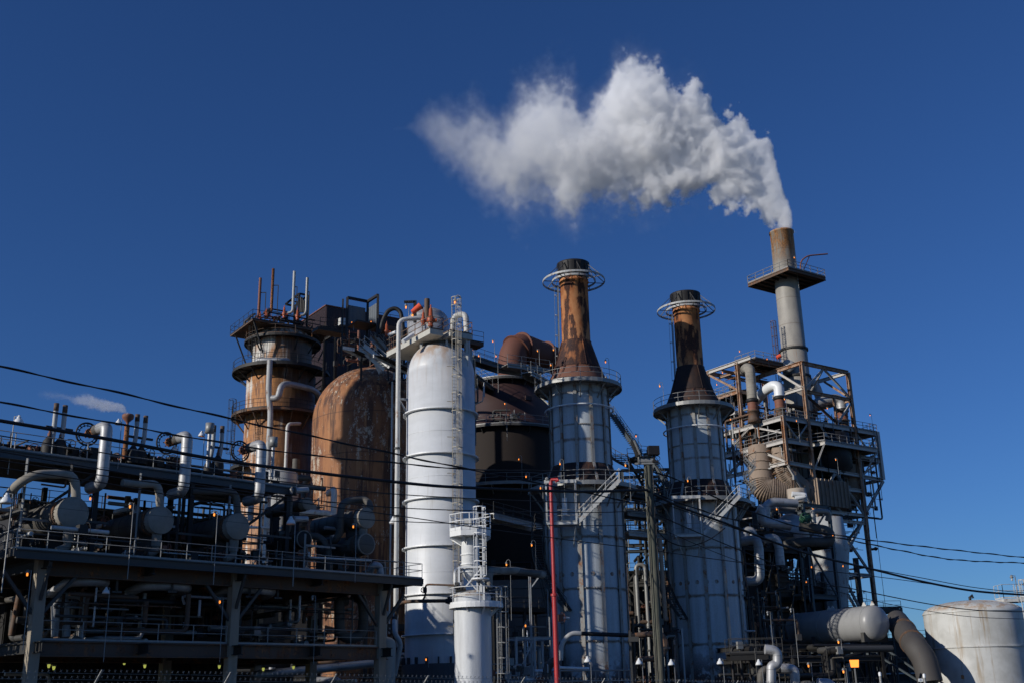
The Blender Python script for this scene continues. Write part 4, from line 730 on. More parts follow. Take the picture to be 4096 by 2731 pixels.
a = zz_(1150, 1695, 122); pipe('tower_pipe', 'thin pale pipe with a square bend at right of the lower banded tower', [zz_(1200, 1693, 124), a, V((a.x, a.y, a.z - 17))], .2, 'whitelo', .6)
a = zz_(1185, 1835, 121); pipe('tower_pipe', 'plain grey pipe standing between the banded tower and the rusty dome', [V((a.x, a.y, a.z - 9)), a], .42, 'lagdull')
T = thing('pale_drum', 'pale banded low drum vessel half hidden behind the left structure pipework', 'vessel', at(1120, 2180, 116) - V((0, 0, 8))); p = at(1120, 1985, 116); MB().rev((p.x, p.y, 0), Z, [(1.9, 0), (1.9, p.z + 2), (1.4, p.z + 2.8), (0, p.z + 3)], 32).build('shell', weathered('grimy_pale_drum', (.4, .4, .38), .3, .4, 1.2, seam=.9), T)
# ------------------------------------------------------------------ maroon penthouse behind
b = at(1305, 1224, 142); F = Frame(b.x, b.y, GA); zb = at(1305, 1430, 142).z - 4
T = thing('clad_building', 'maroon corrugated metal-clad building behind the banded tower with a window air conditioner', 'building', F(0, 0, zb - 10)); m = MB()
m.poly([F(0, 0, b.z), F(12, 0, b.z), F(12, 9, b.z), F(0, 9, b.z)], b.z - zb)
for i in range(40): m.box(F(-.03, .12 + i * .225, (b.z + zb) / 2), (.06, .11, b.z - zb - .2), e=F.e)
for i in range(53): m.box(F(.12 + i * .225, -.03, (b.z + zb) / 2), (.11, .06, b.z - zb - .2), e=F.e)
m.build('wall', MT['maroon'], T); MB().poly([F(-.15, -.15, b.z + .14), F(12.1, -.15, b.z + .14), F(12.1, 9, b.z + .14), F(-.15, 9, b.z + .14)], .12).build('roof_edge', MT['redox'], T)
MB().box(F(2.5, -.5, b.z - 2.1), (1.5, .9, 1.0), e=F.e).build('air_conditioner', MT['whitelo'], T)
skel('tall dark steel frame under the maroon building, between banded tower and rusty dome', Frame(F(0, 0, 0).x, F(0, 0, 0).y, GA), [0, 6, 12], [0, 8], [12, 20, 28, 35, zb], .5, 'black', name='support_frame', seed=5)
# ------------------------------------------------------------------ screened platforms and stairs left of the white column
K0 = at(1469, 1318, 110); F = Frame(K0.x, K0.y, GA); f = lambda u, v, t=0: F.on(u, v, t); zs = K0.z
T = thing('screened_platform', 'rusty platform with grey mesh screens under a black open frame, above the rusty dome', 'platform', (K0.x, K0.y, zs - 6)); up = V((0, 0, 1))
sL = F.st(1387, 1300, 0)[0]; H = at(1467, 1207, 110).z - zs; tR = 2.3
d = MB().poly([F(sL, 0, zs), F(0, 0, zs), F(0, -tR, zs), F(sL, -tR, zs)], .16).build('deck', MT['black'], T)
m = MB()
for q in (F(sL, 0, zs), F(0, 0, zs), F(0, -tR, zs)): m.bar(q - up * 1.5, q + up * H, .24)
m.bar(F(sL, 0, zs + H), F(0, 0, zs + H), .26); m.bar(F(0, 0, zs + H), F(0, -tR, zs + H), .26)
m.build('open_frame', MT['black'], T)
scr = weathered('grey_mesh_screen', (.13, .15, .17), .1, .2, 1, rough=.7)
for a, b_ in ((F(sL + .2, .02, zs + .1), F(-.3, .02, zs + .1)), (F(.02, -.3, zs + .1), F(.02, -tR + .2, zs + .1))):
    m = MB(); m.bar(a + up * 1.1, b_ + up * 1.1, .05, 2.2, up)
    for i in range(5): q = a.lerp(b_, i / 4); m.bar(q, q + up * 2.2, .08)
    m.build('mesh_screen', scr, T)
m = MB(); rail(m, [F(sL - 3, 0, zs - .7), F(sL, 0, zs - .2)], sp=1.3); m.build('handrail', MT['dark'], T); MB().poly([F(sL - 3.2, 0, zs - .6), F(sL, 0, zs - .6), F(sL, 1.5, zs - .6), F(sL - 3.2, 1.5, zs - .6)], .3).build('side_deck', MT['dark'], T)
# long back walkway towards the column
a = F(0, -tR, zs); T2 = thing('walkway', 'long rusty walkway behind the pipe arch, running right to the white column deck', 'walkway', a - up * .4); b_ = a + F.e * 13
d = MB().poly([a, b_, b_ + F.n * 1.6, a + F.n * 1.6], .4).build('deck', MT['brownst'], T2); m = MB(); rail(m, [a, b_], sp=1.5, h=1.2); m.build('handrail', MT['dark'], T2)
# lower landing, stair flight, slanting white gangway
la = at(1366, 1432, 106); lb = at(1447, 1378, 109.5); lb.z = la.z = (la.z + lb.z) / 2; T3 = thing('stair_landing', 'white rust-spotted landing with railing, left of the zigzag stair above the dome', 'platform', la); o = F.e * 1.4
MB().poly([la, lb, lb + o, la + o], .08).build('deck', MT['dark'], T3); m = MB(); m.bar(la - up * .15, lb - up * .15, .1, .34, up); m.bar(la - up * .15, la + o - up * .15, .1, .34, up); m.build('fascia', MT['whitelo'], T3); m = MB(); rail(m, [la + o, la, lb], sp=1.1, h=1.15); m.build('handrail', MT['brownst'], T3); m = MB(); m.bar(la + up * 5, la - up * 2, .16); m.build('hanger_post', MT['dark'], T3); m = MB(); m.bar(lb + up * 1.5, lb - up * 2.6, .2); m.build('hanger_post', MT['dark'], T3)
sa = at(1447, 1388, 108.5); sb = at(1548, 1472, 107.5); T4 = thing('zigzag_stair', 'white-stringered stair flight descending right above the rusty dome', 'stair', sb); m = MB(); stairs(m, sa, sb, 1.1, side=F.n, st=.4); m.build('stair_flight', MT['whitelo'], T4)
sc_ = at(1490, 1345, 110.5); sd_ = at(1600, 1470, 109); m = MB(); stairs(m, sc_, sd_, 1.0, side=F.n, st=.3); m.build('upper_flight', MT['galv'], T4)
ga = at(1492, 1512, 104.5); gb = at(1655, 1410, 112); gb.z = ga.z = (ga.z + gb.z) / 2; T5 = thing('gangway', 'white gangway passing in front of the dome and behind the slim riser pipe', 'walkway', ga); o = F.e * 1.5; MB().poly([ga, gb, gb + o, ga + o], .08).build('deck', MT['dark'], T5); m = MB(); m.bar(ga - up * .15, gb - up * .15, .1, .34, up); m.build('fascia', MT['whitelo'], T5); m = MB(); rail(m, [at(1548, 1472, 106.2), at(1655, 1410, 112)], sp=1.1, h=1.15, toe=0); m.build('handrail', MT['galv'], T5)
m = MB()
for i in range(4): q = ga.lerp(gb, .25 * i + .1) - up * .45; m.bar(q + o * .9, q + o * .9 - up * 1.0, .1); m.build
pipe('pipe_arch', 'black hose-like pipe arching over the platform behind the riser pipe', [at(1520, 1335, 108), at(1532, 1280, 108), at(1552, 1243, 108), at(1580, 1232, 108), at(1602, 1246, 108), at(1612, 1300, 108), at(1612, 1370, 108)], .22, 'black', 1.2)
pipe('white_hook_pipe', 'white crook-shaped pipe end hanging over the rusty dome', [at(1436, 1420, 110), at(1438, 1436, 110), at(1452, 1434, 110), at(1486, 1418, 110), at(1500, 1450, 110), at(1522, 1492, 110)], .18, 'whitelo', .5)
relief('orange relief valve inside the pipe arch, left of the white column deck', at(1546, 1344, 108), .95)
pipe('capped_pipe', 'short white capped pipe beside the orange valve inside the pipe arch', [at(1556, 1340, 107.5), at(1584, 1328, 106.5)], .17, 'white')
pipework('small valves and pipes crowded beneath the pipe arch', Frame(K0.x + 3, K0.y + 1, GA), 0, 7, 0, 4, zs - 5, zs - .4, 30, 21, mats=('dark', 'black', 'redox', 'whitelo', 'galv'))
pipework('dark pipes in the gap between banded tower and rusty dome', Frame(at(1290, 1600, 128).x, 126, GA), -1, 4, 0, 5, 14, zs - 2, 22, 22, mats=('black', 'dark'))
# ------------------------------------------------------------------ rusty domed vessel
DX, DY = at(1481, 1700, 119).x, 119.0; zt = at(1481, 1446, 116).z; zd = zt - 6.2
s = NT('flaking_rusty_shell'); big = s.noise(s.sc(s.tc, 1, 1, .55), .28, 4, .55); sp_ = s.noise(s.sc(s.tc, 1, 1, .3), 1.9, 9, .78); fi = s.noise(s.tc, 5, 8, .75); st = s.noise(s.sc(s.tc, 1, 1, .12), 1.2, 5, .6)
c = s.mix(s.ramp(big, .35, .6), (.36, .15, .055), (.20, .075, .032)); st3 = s.noise(s.sc(s.tc, 1, 1, .06), 3.0, 6, .6); c = s.mix(s.ramp(st, .46, .62), c, (.10, .042, .022)); c = s.mix(s.M('MULTIPLY', s.ramp(st3, .52, .62), .7), c, (.44, .20, .075)); c = s.mix(s.M('MULTIPLY', s.ramp(s.M('ADD', s.M('MULTIPLY', sp_, .5), s.M('ADD', s.M('MULTIPLY', fi, .25), s.M('MULTIPLY', big, .25))), .525, .565), .75), c, (.58, .50, .38)); c = s.mix(s.ramp(s.noise(s.sc(s.tc, 1, 1, .4), 4, 6, .75), .6, .68), c, (.05, .028, .02))
z_ = s.xyz(s.tc)[2]; sm_ = s.M('SUBTRACT', 1, s.ramp(s.M('PINGPONG', s.M('ADD', z_, s.M('MULTIPLY', sp_, .1)), 2.2), 0, .09)); c = s.mix(s.M('MULTIPLY', sm_, .6), c, (.05, .025, .018))
DM = s.set(c, .75, 0, s.M('ADD', fi, sp_), .35)
T = thing('domed_vessel', 'huge rusty domed vessel with flaking pale patches, left of the tall white column', 'vessel', (DX, DY, 0)); DR = 6.3
MB().rev((DX, DY, 0), Z, [(DR, 3), (DR, zd)] + [(DR * cos(a), zd + 6.2 * sin(a)) for a in [pi / 2 * i / 14 for i in range(1, 15)]], 80).build('shell', DM, T)
a = at(1565, 1900, 112.6); pipe('vessel_conduit', 'thin pale conduit running down the shaded side of the rusty domed vessel', [V((a.x, a.y, 8)), V((a.x, a.y, at(1568, 1530, 113).z))], .09, 'whitelo')
skel('shaded steel frame standing behind the foot of the white column', Frame(at(1560, 2500, 112).x, 108, GA), [0, 5, 9], [0, 4], [4, 8.5], .3, 'grey', seed=9, railm='grey')
# ------------------------------------------------------------------ dark vessel with giant duct
HX, HY = at(2025, 1700, 139).x, 139.0; zh = at(2025, 1535, 139).z; zr = at(2025, 1720, 139).z
T = thing('dark_vessel', 'very large dark red-brown domed vessel in shade behind the white column', 'vessel', (HX, HY, 0)); HM = weathered('dark_oxide_shell', (.045, .02, .018), .12, .4, .8, rough=.6); MB().rev((HX, HY, 0), Z, [(7.4, 2), (7.4, zr - 1.2)], 64).build('lower_shell', weathered('shade_black_shell', (.016, .009, .006), .15, .4, .7, rough=.8), T)  # lower shell coloured near black for the shadow it stands in
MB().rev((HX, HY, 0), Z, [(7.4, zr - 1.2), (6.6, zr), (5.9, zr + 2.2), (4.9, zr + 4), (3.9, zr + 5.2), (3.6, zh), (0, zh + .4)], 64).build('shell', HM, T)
cplat(T, HX, HY, zr - 1.0, 7.0, 8.3, MT['grey'], MT['galv'], a0=rad(-190), a1=rad(10), br=9)
cplat(T, HX, HY, zh - .2, 3.6, 4.7, MT['grey'], MT['galv'], a0=rad(-190), a1=rad(10), br=8)
cplat(T, HX, HY, at(2025, 1935, 132).z, 7.4, 8.9, MT['galv'], MT['galv'], a0=rad(-190), a1=rad(10), br=8)
for k, (a, dz) in enumerate(((-80, 2.6), (-60, 2.9))): m = MB(); m.box((HX + 5.75 * cos(rad(a)), HY + 5.75 * sin(rad(a)), zr + dz), (.25, .9, .5), rad(a)); m.build('lifting_lug', HM, T)
dt = at(2045, 1440, 138); e1 = at(2062, 1385, 138); e2 = at(2235, 1415, 141); e3 = at(2300, 1425, 143)
L = rounded([V((e1.x - .6, 138, zh)), V((e1.x - .3, 138, e1.z + .3)), V((e3.x, 146, e1.z - .8)), V((e3.x + 2.5, 148, e1.z - 5)), V((e3.x + 3, 148, e1.z - 14))], 4.2, 10)
T = thing('exhaust_duct', 'giant rusty duct bending out of the dark vessel toward the left chimney tower', 'duct', L[0]); DU = weathered('red_brown_duct', (.15, .055, .035), .4, .3, .7, rough=.75)
MB().tube(L, 1.85, 28).build('duct_shell', DU, T)
for i in (6, 9, 12, 14, 16, 19):
    if i < len(L) - 1: MB().rev(L[i], L[i + 1] - L[i - 1], [(1.8, -.07), (2.12, -.07), (2.12, .07), (1.8, .07)], 32, smooth=False).build('stiffener_ring', DU, T)
for k in (11, 17):
    if k < len(L) - 1:
        a = L[k].lerp(L[k + 1], .5); MB().rev(a, L[k + 1] - L[k], [(1.8, -.07), (2.12, -.07), (2.12, .07), (1.8, .07)], 32, smooth=False).build('stiffener_ring', DU, T)
F = Frame(at(1900, 1400, 130).x, 130, GA)
def walk(label, a, b, w, mat, rmat, h=1.15, name='walkway', depth=.5):
    a = V(a); b = V(b); d = (b - a); n = V((-d.y, d.x, 0)).normalized(); R_ = thing(name, label, 'walkway', a - V((0, 0, depth)), 'walkways and galleries'); MB().poly([a, b, b + n * w, a + n * w], .1).build('deck', MT[mat], R_)
    m = MB(); m.ibeam(a - V((0, 0, .1 + depth / 2)), b - V((0, 0, .1 + depth / 2)), .2, depth, V((0, 0, 1)), .04); m.build('edge_beam', MT[mat], R_)
    m = MB(); m.ibeam(a + n * w - V((0, 0, .1 + depth / 2)), b + n * w - V((0, 0, .1 + depth / 2)), .2, depth, V((0, 0, 1)), .04); m.build('edge_beam', MT[mat], R_)
    m = MB(); rail(m, [a, b], h=h, sp=1.9); m.build('handrail', MT[rmat], R_); m = MB(); rail(m, [a + n * w, b + n * w], h=h, sp=1.9); m.build('handrail', MT[rmat], R_); return R_
q = at(1893, 1425, 126); r_ = at(2028, 1462, 131); r_.z = q.z = (q.z + r_.z) / 2; walk('grey bridge walkway from the white column toward the giant duct', q, r_, 1.4, 'blue', 'grey')
q = at(2030, 1448, 128); r_ = at(2200, 1482, 131); r_.z = q.z = (q.z + r_.z) / 2; walk('grey platform walkway just below the giant rusty duct', q, r_, 2.6, 'galv', 'galv', depth=.35)
q = at(2125, 1535, 118); r_ = at(2225, 1490, 124); r_.z = q.z = (q.z + r_.z) / 2; walk('short pale gangway reaching the top gallery of the left chimney tower', q, r_, 1.2, 'galv', 'galv', depth=.4)
q = at(1905, 1560, 128); r_ = at(1990, 1500, 136); r_.z = q.z = (q.z + r_.z) / 2; walk('short gangway between the white column and the dark vessel top gallery', q, r_, 1.2, 'grey', 'galv', depth=.4)
a = at(1895, 1500, 124); m = MB(); m.ibeam(V((a.x, a.y, at(1895, 1780, 124).z)), V((a.x, a.y, a.z + 2)), .45, .4, None, .06); R_ = thing('steel_post', 'thick blue-grey steel post just right of the white column below the bridge', 'post', (a.x, a.y, 20)); m.build('post_section', MT['blue'], R_)
q = at(1975, 2100, 112); r_ = at(2168, 2050, 121); r_.z = q.z = (q.z + r_.z) / 2; walk('sunlit rust-spotted gangway between the small vessel gallery and the spiral stair', q, r_, 1.3, 'whitelo', 'grey', depth=.5)
pipework('row of tiny valves on the ring gallery of the dark vessel', Frame(HX - 2.5, HY - 8.0, 0), 0, 5, 0, .4, zr - .8, zr + .9, 16, 31, mats=('galv', 'grey'), rmax=.06)
pipework('pipes in the dark between the small vessel and the left chimney tower', Frame(at(2000, 2500, 100).x, 100, GA), -1, 5, -4, 2, .5, 8.5, 34, 32, mats=('lagdull', 'whitelo', 'galv', 'grey', 'dark', 'white'))
skel('open angle-iron frame beside the small vessel, right of its lower ladder', Frame(at(2065, 2600, 88).x, 88, 20), [0, 1.5, 3.0], [0, 2.2], [3.2, 6.1], .17, 'pale', seed=2, deck=False)
pipework('pale pipes and hoses at the foot of the small white vessel', Frame(at(2000, 2650, 84).x, 84, 10), -.8, 4.5, 0, 3, .5, 4.2, 34, 33, mats=('whitelo', 'pale', 'galv', 'white', 'lag'))
T = thing('brick_furnace', 'dark furnace wall with horizontal cladding laps behind the pipes left of the left chimney tower', 'furnace', (at(2080, 2400, 125).x, 125, 0)); m = MB(); xa, xb = at(1890, 2400, 124).x, at(2200, 2400, 124).x
zt_ = at(2080, 2290, 124).z - .6
for i in range(14): m.box(((xa + xb) / 2, 125 + .02 * (i % 2), .5 + i * (zt_ / 14)), (xb - xa, .5 + .1 * (i % 2), zt_ / 14 * .94))
m.build('cladding_laps', weathered('grimy_grey_cladding', (.12, .12, .12), .3, .4, 1), T); MB().box(((xa + xb) / 2, 126.4, zt_ / 2), (xb - xa, 2, zt_)).build('furnace_body', MT['black'], T)
skel('grey railed gallery frame right of the small vessel, below the lagged pipes', Frame(at(1975, 2400, 108).x, 108, GA), [0, 3.5, 7], [0, 3], [at(2050, 2440, 110).z], .22, 'grey', seed=6, railm='grey')
p = at(2118, 2300, 95); T = thing('steel_post', 'slim pale post holding the lagged pipe left of the spiral stair', 'post', (p.x, p.y, 0)); m = MB(); m.ibeam((p.x, p.y, 0), (p.x, p.y, p.z), .2, .2); m.bar((p.x + .1, p.y, p.z - 1), (p.x + .9, p.y, p.z), .1); m.build('post_section', MT['pale'], T)
# blue stair runs between the chimney towers
a = at(2448, 1655, 118); b = at(2560, 1815, 114); T = thing('straight_stair', 'steep blue-grey stair run against the sky between the two chimney towers, upper flight', 'stair', b); m = MB(); stairs(m, a, b, 1.2, side=(.4, .9, 0), st=.4); m.build('stair_flight', MT['blue'], T)
a = at(2600, 1835, 117); b = at(2680, 1950, 115); T = thing('straight_stair', 'steep blue-grey stair run right of the utility pole top, lower flight', 'stair', b); m = MB(); stairs(m, a, b, 1.2, side=(.4, .9, 0), st=.4); m.build('stair_flight', MT['blue'], T)
q = at(2540, 1822, 116); r_ = at(2620, 1838, 117); r_.z = q.z; walk('small blue-grey landing joining the two stair flights behind the utility pole', q, r_, 1.6, 'blue', 'blue', depth=.35)
q = at(2505, 1960, 112); r_ = at(2680, 1975, 118); r_.z = q.z; walk('gallery bridging the chimney towers behind the utility pole, upper level', q, r_, 1.6, 'blue', 'galv', depth=.4)
q = at(2510, 2040, 108); r_ = at(2680, 2050, 112); r_.z = q.z; walk('gallery bridging the chimney towers behind the utility pole, middle level', q, r_, 1.6, 'galv', 'galv', depth=.4)
q = at(2515, 2120, 108); r_ = at(2680, 2125, 112); r_.z = q.z; walk('rusty pale gallery bridging the chimney towers, lowest level', q, r_, 1.6, 'whitelo', 'galv', depth=.4)
sx, sy = at(2550, 1900, 113).x, 113; T = thing('curved_stair', 'curved steel stair with hoop rail between chimney towers, left of utility pole', 'stair', (sx, sy, 18)); m = MB(); spiral(m, sx, sy + 1, at(2550, 1965, 112).z, at(2550, 1790, 112).z, .8, 2.6, rad(-20), rad(-190)); m.build('steps_and_stringers', MT['grey'], T)
skel('pale and dark bolted steel frame filling the gap between the chimney towers', Frame(at(2500, 2300, 116).x, 116, 0), [0, 3.4, 6.2], [0, 5], [4.5, 8.5, 12.5, 16.5], .3, 'grey', seed=8, railm='grey')
pipework('dark pipework in the gap between the two chimney towers', Frame(at(2500, 2300, 113).x, 113.5, 0), .2, 5.6, 0, 3, .5, 15, 50, 34, mats=('dark', 'black', 'grey', 'brownst', 'galv'))
p = at(2640, 2100, 108); T = thing('spiral_stair', 'dark curved stair hugging the left side of the right chimney tower', 'stair', (*T2C, 0)); m = MB(); spiral(m, *T2C, 8.5, 17.5, 3.95, 5.0, rad(-130), rad(-215)); m.build('steps_and_stringers', MT['grey'], T)
p = at(2642, 2400, 106); pipe('standpipe', 'rusty cream standpipe left of the right chimney tower', [V((p.x + .6, p.y, at(2665, 2475, 106).z)), V((p.x + .35, p.y, at(2665, 2475, 106).z)), V((p.x + .3, p.y, at(2640, 2150, 106).z))], .2, weathered('rusty_cream_pipe', (.4, .25, .16), .2, .5), .3)

pipework('light and dark small pipes in front of the gap between the chimney towers', Frame(at(2480, 2300, 106).x, 106, 10), .3, 6.0, 0, 4, .5, 9, 44, 71, mats=('dark', 'grey', 'brownst', 'galv', 'whitelo'), rmax=.14)
pipework('pipes and conduits behind the utility pole at gallery level', Frame(at(2470, 2000, 114).x, 114, 0), 0, 6.5, 0, 5, 14, at(2500, 1880, 114).z, 50, 72, mats=('dark', 'grey', 'blue', 'galv'), rmax=.16)
skel('blue-grey steel frame carrying the stair flights between the chimney towers', Frame(at(2490, 1900, 119).x, 119, 0), [0, 2.6, 5.2], [0, 4], [at(2500, 2130, 119).z, at(2500, 2040, 119).z, at(2500, 1960, 119).z, at(2500, 1880, 119).z], .26, 'blue', seed=15, railm='galv')
pipework('small pipes and valves under the white column top deck', Frame(WX + 1, WY + 4, GA), -1, 4, 0, 4, 29, 33, 26, 73, mats=('dark', 'brownst', 'whitelo', 'grey'), rmax=.14)
pipework('valves and pipes behind the screened platform above the rusty dome', Frame(at(1400, 1400, 116).x, 116, GA), 0, 12, 0, 4, at(1400, 1440, 116).z, at(1400, 1290, 116).z, 70, 74, mats=('black', 'dark', 'grey', 'brownst', 'redox'), rmax=.16)
pipework('pipes in the shade below the ring galleries of the dark vessel', Frame(HX - 6, HY - 9.5, 0), 0, 12, 0, 2, 4, 17, 40, 75, mats=('dark', 'black', 'grey', 'brownst'), rmax=.2)
pipework('crown valves and conduits standing on the banded tower deck', Frame(RX, RY, GA), -4.5, 5, -2.8, 3, zc, zc + 2.2, 54, 76, mats=('dark', 'brownst', 'redox', 'grey', 'black'), rmax=.1)
for i, (x_, z_) in enumerate(((at(1340, 1500, 121).x, 0),)): skel('dark cross-braced steel lattice between the banded tower and the maroon building', Frame(x_, 121, GA), [0, 3.2], [0, 3], [14, 20, 26, 32, at(1340, 1330, 121).z], .28, 'dark', seed=16, railm='brownst')
# ------------------------------------------------------------------ the tall frame with the smoking stack, on the right
KX, KY = 37.33, 150.0; Rf = Frame(KX, KY, GA); up = V((0, 0, 1)); L1, L2, L3, LT, LM = 38.2, 35.0, 31.6, 46.6, 44.5
T = thing('stack_structure', 'tall rusty steel frame with railed decks around the smoking stack at right', 'steel structure', Rf(5, 0, 0)); BR, GR = weathered('orange_rusted_beam', (.38, .25, .17), .68, .4, 1.2, rough=.7), weathered('greyed_steel_beam', (.52, .49, .45), .35, .4, 1.2, rough=.6)
def rb(name, a, b, w, h, mat=None, u=up): m = MB(); m.ibeam(Rf(*a), Rf(*b), w, h, u, .07); return m.build(name, mat or GR, T)
def br(a, b, w=.26, mat=None): m = MB(); m.ibeam(Rf(*a), Rf(*b), w, w, None, .05); return m.build('brace', mat or GR, T)
for s, t, z0, z1, mt in ((0, 0, L3 - .3, L1, BR), (5, 0, 0, LT, BR), (15, 0, 0, LT, BR), (20.1, 0, L3 - .6, L1, GR), (0, 7.75, L1, 47.9, BR), (0, 13.9, 43.5, 48.1, BR), (5, 10, 0, LT, GR), (15, 10, 0, LT, GR), (0, 14, 0, L1, GR), (10, 12, 30, 47.5, BR), (20, 10, L3, L1, GR)):
    m = MB(); m.ibeam(Rf(s, t, z0), Rf(s, t, z1), .5, .5, Rf.n, .08); m.build('column', mt, T)
# top frame
rb('beam', (5, 0, LT), (15, 0, LT), .4, .55, BR); rb('beam', (5, 0, LT), (5, 11, LT), .4, .55, BR); rb('beam', (15, 0, LT), (15, 10, LT), .4, .5); rb('beam', (5, 0, 42.4), (15, 0, 42.4), .35, .45, BR); rb('beam', (5, 0, 42.9), (5, 6, 42.9), .35, .5); rb('beam', (15, 0, 42.4), (15, 10, 42.4), .35, .5, BR); rb('beam', (5, 10, LT), (15, 10, LT), .35, .45, BR)
rb('beam', (0, 5, 47.9), (0, 14, 47.9), .4, .55); rb('beam', (0, 5.3, 47.6), (8, 5.3, 47.6), .4, .6, BR); rb('beam', (0, 8, 47.5), (8, 8, 47.5), .3, .4, BR); rb('beam', (0, 11, 47.5), (8, 11, 47.5), .3, .4, BR); rb('beam', (0, 14, 47.9), (8, 14, 47.9), .35, .5, BR); rb('beam', (2.5, 5, 47.5), (2.5, 14, 47.5), .3, .4, BR)
br((0, 8, 43.8), (0, 13.8, 47.6), .3, BR); br((5, .1, 42.8), (5, 4.6, LT - .3), .3); br((5, 0, 42.6), (9.5, 0, LT - .3)); br((15, 0, 42.6), (9.8, 0, LT - .3)); br((5, 0, 42.0), (11, 0, L1 + .4), .28, MT['brownst']); br((15, 0, 42.0), (11.5, 0, L1 + .4)); br((9.6, 0, LT - .2), (10.2, 4, 43), .22); br((15, 4.5, LT - .3), (15, .2, 42.8), .28, BR); rb('beam', (11.2, 0, L1), (11.2, 0, 42.2), .3, .3, BR, Rf.n)
# decks
def deck(name, pts, z, mat, rmat, fas=.5, rails=None, rh=1.1):
    P_ = [Rf(s, t, z) for s, t in pts]; d = MB().poly(P_, .12).build(name, MT['dark'], T)
    for a, b in zip(P_, P_[1:] + P_[:1]): m = MB(); m.ibeam(a - up * (.12 + fas / 2), b - up * (.12 + fas / 2), .22, fas, up, .05); m.build('edge_beam', mat, d)
    for i in range(1, 6): a = P_[0].lerp(P_[1], i / 6); b = P_[3].lerp(P_[2], i / 6); m = MB(); m.ibeam(a - up * .3, b - up * .3, .15, .3, up, .04); m.build('joist', MT['dark'], d)
    m = MB(); rail(m, [Rf(s, t, z) for s, t in (rails or pts)], sp=1.6, r=.04, h=rh, toe=.15); m.build('handrail', rmat, d); return d
rm = weathered('dusty_grey_handrail', (.26, .25, .24), .4, .3, 2, rough=.6)
deck('deck_upper', [(0, 0), (20.1, 0), (20.1, 10), (0, 12.2)], L1, GR, rm, rails=[(0, 12.2), (0, 0), (20.1, 0), (20.1, 10)])
deck('deck_middle', [(0, 0), (5.2, 0), (5.2, 12), (0, 12.2)], L2, GR, rm, rails=[(0, 12.2), (0, 0), (5.0, 0)])
deck('deck_middle_outrigger', [(6.2, -1.6), (17.5, -1.6), (17.5, 4), (6.2, 4)], L2 + .1, GR, rm, rails=[(5.3, .2), (6.2, -1.6), (17.5, -1.6), (17.5, 1)])
deck('deck_middle_rear', [(15, 0), (20.1, 0), (20.1, 8), (15, 8)], L2 - .9, GR, rm, rails=[(15, 0), (20.1, 0), (20.1, 8)])
deck('deck_small_high', [(0, 7.8), (5, 7.8), (5, 14.2), (0, 14.2)], 43.9, BR, rm, rails=[(0, 7.8), (0, 14.2)])
deck('deck_small_mid', [(0, 9), (4, 9), (4, 14.2), (0, 14.2)], 41.0, GR, rm, rails=[(0, 9), (0, 14.2)])
deck('deck_roof', [(1, 5), (8, 5), (8, 9), (1, 9)], 48.1, MT['brownst'], rm, rails=[(1, 9), (1, 5), (8, 5)])
for s0, s1_, z, t0 in ((5, 15, 28.9, 0), (15, 20.1, 31.0, 0)): rb('beam', (s0, t0, z), (s1_, t0, z), .4, .5); rb('beam', (s0, 10, z), (s1_, 10, z), .35, .45)
rb('beam', (0, 0, L3), (5, 0, L3 - .2), .4, .5); rb('beam', (0, 0, L3), (0, 12, L3), .4, .5); rb('beam', (20.1, 0, L3 - .6), (20.1, 10, L3 - .6), .35, .45); rb('beam', (5, 0, L3 - .2), (20.1, 0, L3 - .6), .35, .45)
br((0, 0, L3 - .4), (5, 0, 24.6)); br((20.1, 0, L3 - .8), (15, 0, 25.5), .34); br((15, 0, 25.5), (9.8, 0, 31), .3); br((5, 0, 26), (9.6, 0, 31), .3)
br((0, 5.5, L1 - .5), (0, .5, L2 + .9)); br((0, 6.5, L1 - .5), (0, 11.5, L2)); br((0, 5.5, L2 - .5), (0, .5, L3 + .3), .3); br((0, 6.5, L2 - .5), (0, 11.8, L3), .3); br((6.2, -1.5, L2 - .4), (5.0, 0, 30.6), .2); br((17.5, -1.5, L2 - .4), (15.2, 0, 30.6), .2)
# lower storeys: X bracing of the tall legs
for s0, s1_, z0, z1 in ((7.5, 15, 25.2, 17.0), (15, 7.5, 25.2, 17.0), (7.5, 15, 16.8, 6.8), (8.5, 15, 17.4, 7.0)): br((s0, 0, z0), (s1_, 0, z1), .3)
for z in (25.4, 24.3, 17.0): rb('beam', (7.5, 0, z), (15, 0, z), .35, .45)
m = MB(); m.ibeam(Rf(8.0, 0, 0), Rf(7.5, 0, 27), .4, .4, Rf.n, .07); m.build('column', MT['grey'], T)
for z in (25.4, 17.0): rb('beam', (15, 0, z), (15, 10, z), .35, .45); rb('beam', (7.5, 10, z), (15, 10, z), .3, .4, MT['grey'])
for a, b in (((15, 0, 25), (15, 10, 17.3)), ((15, 10, 16), (15, 0, 7))): br(a, b, .28)
pl = thing('plumb_cable', 'thin cable hanging straight down along the right legs of the stack structure', 'cable', Rf(16.6, -.4, 5)); m = MB(); m.tube([Rf(16.6, -.4, 30.8), Rf(16.6, -.4, 5)], .035, 5); m.build('cable_strand', MT['cable'], pl)
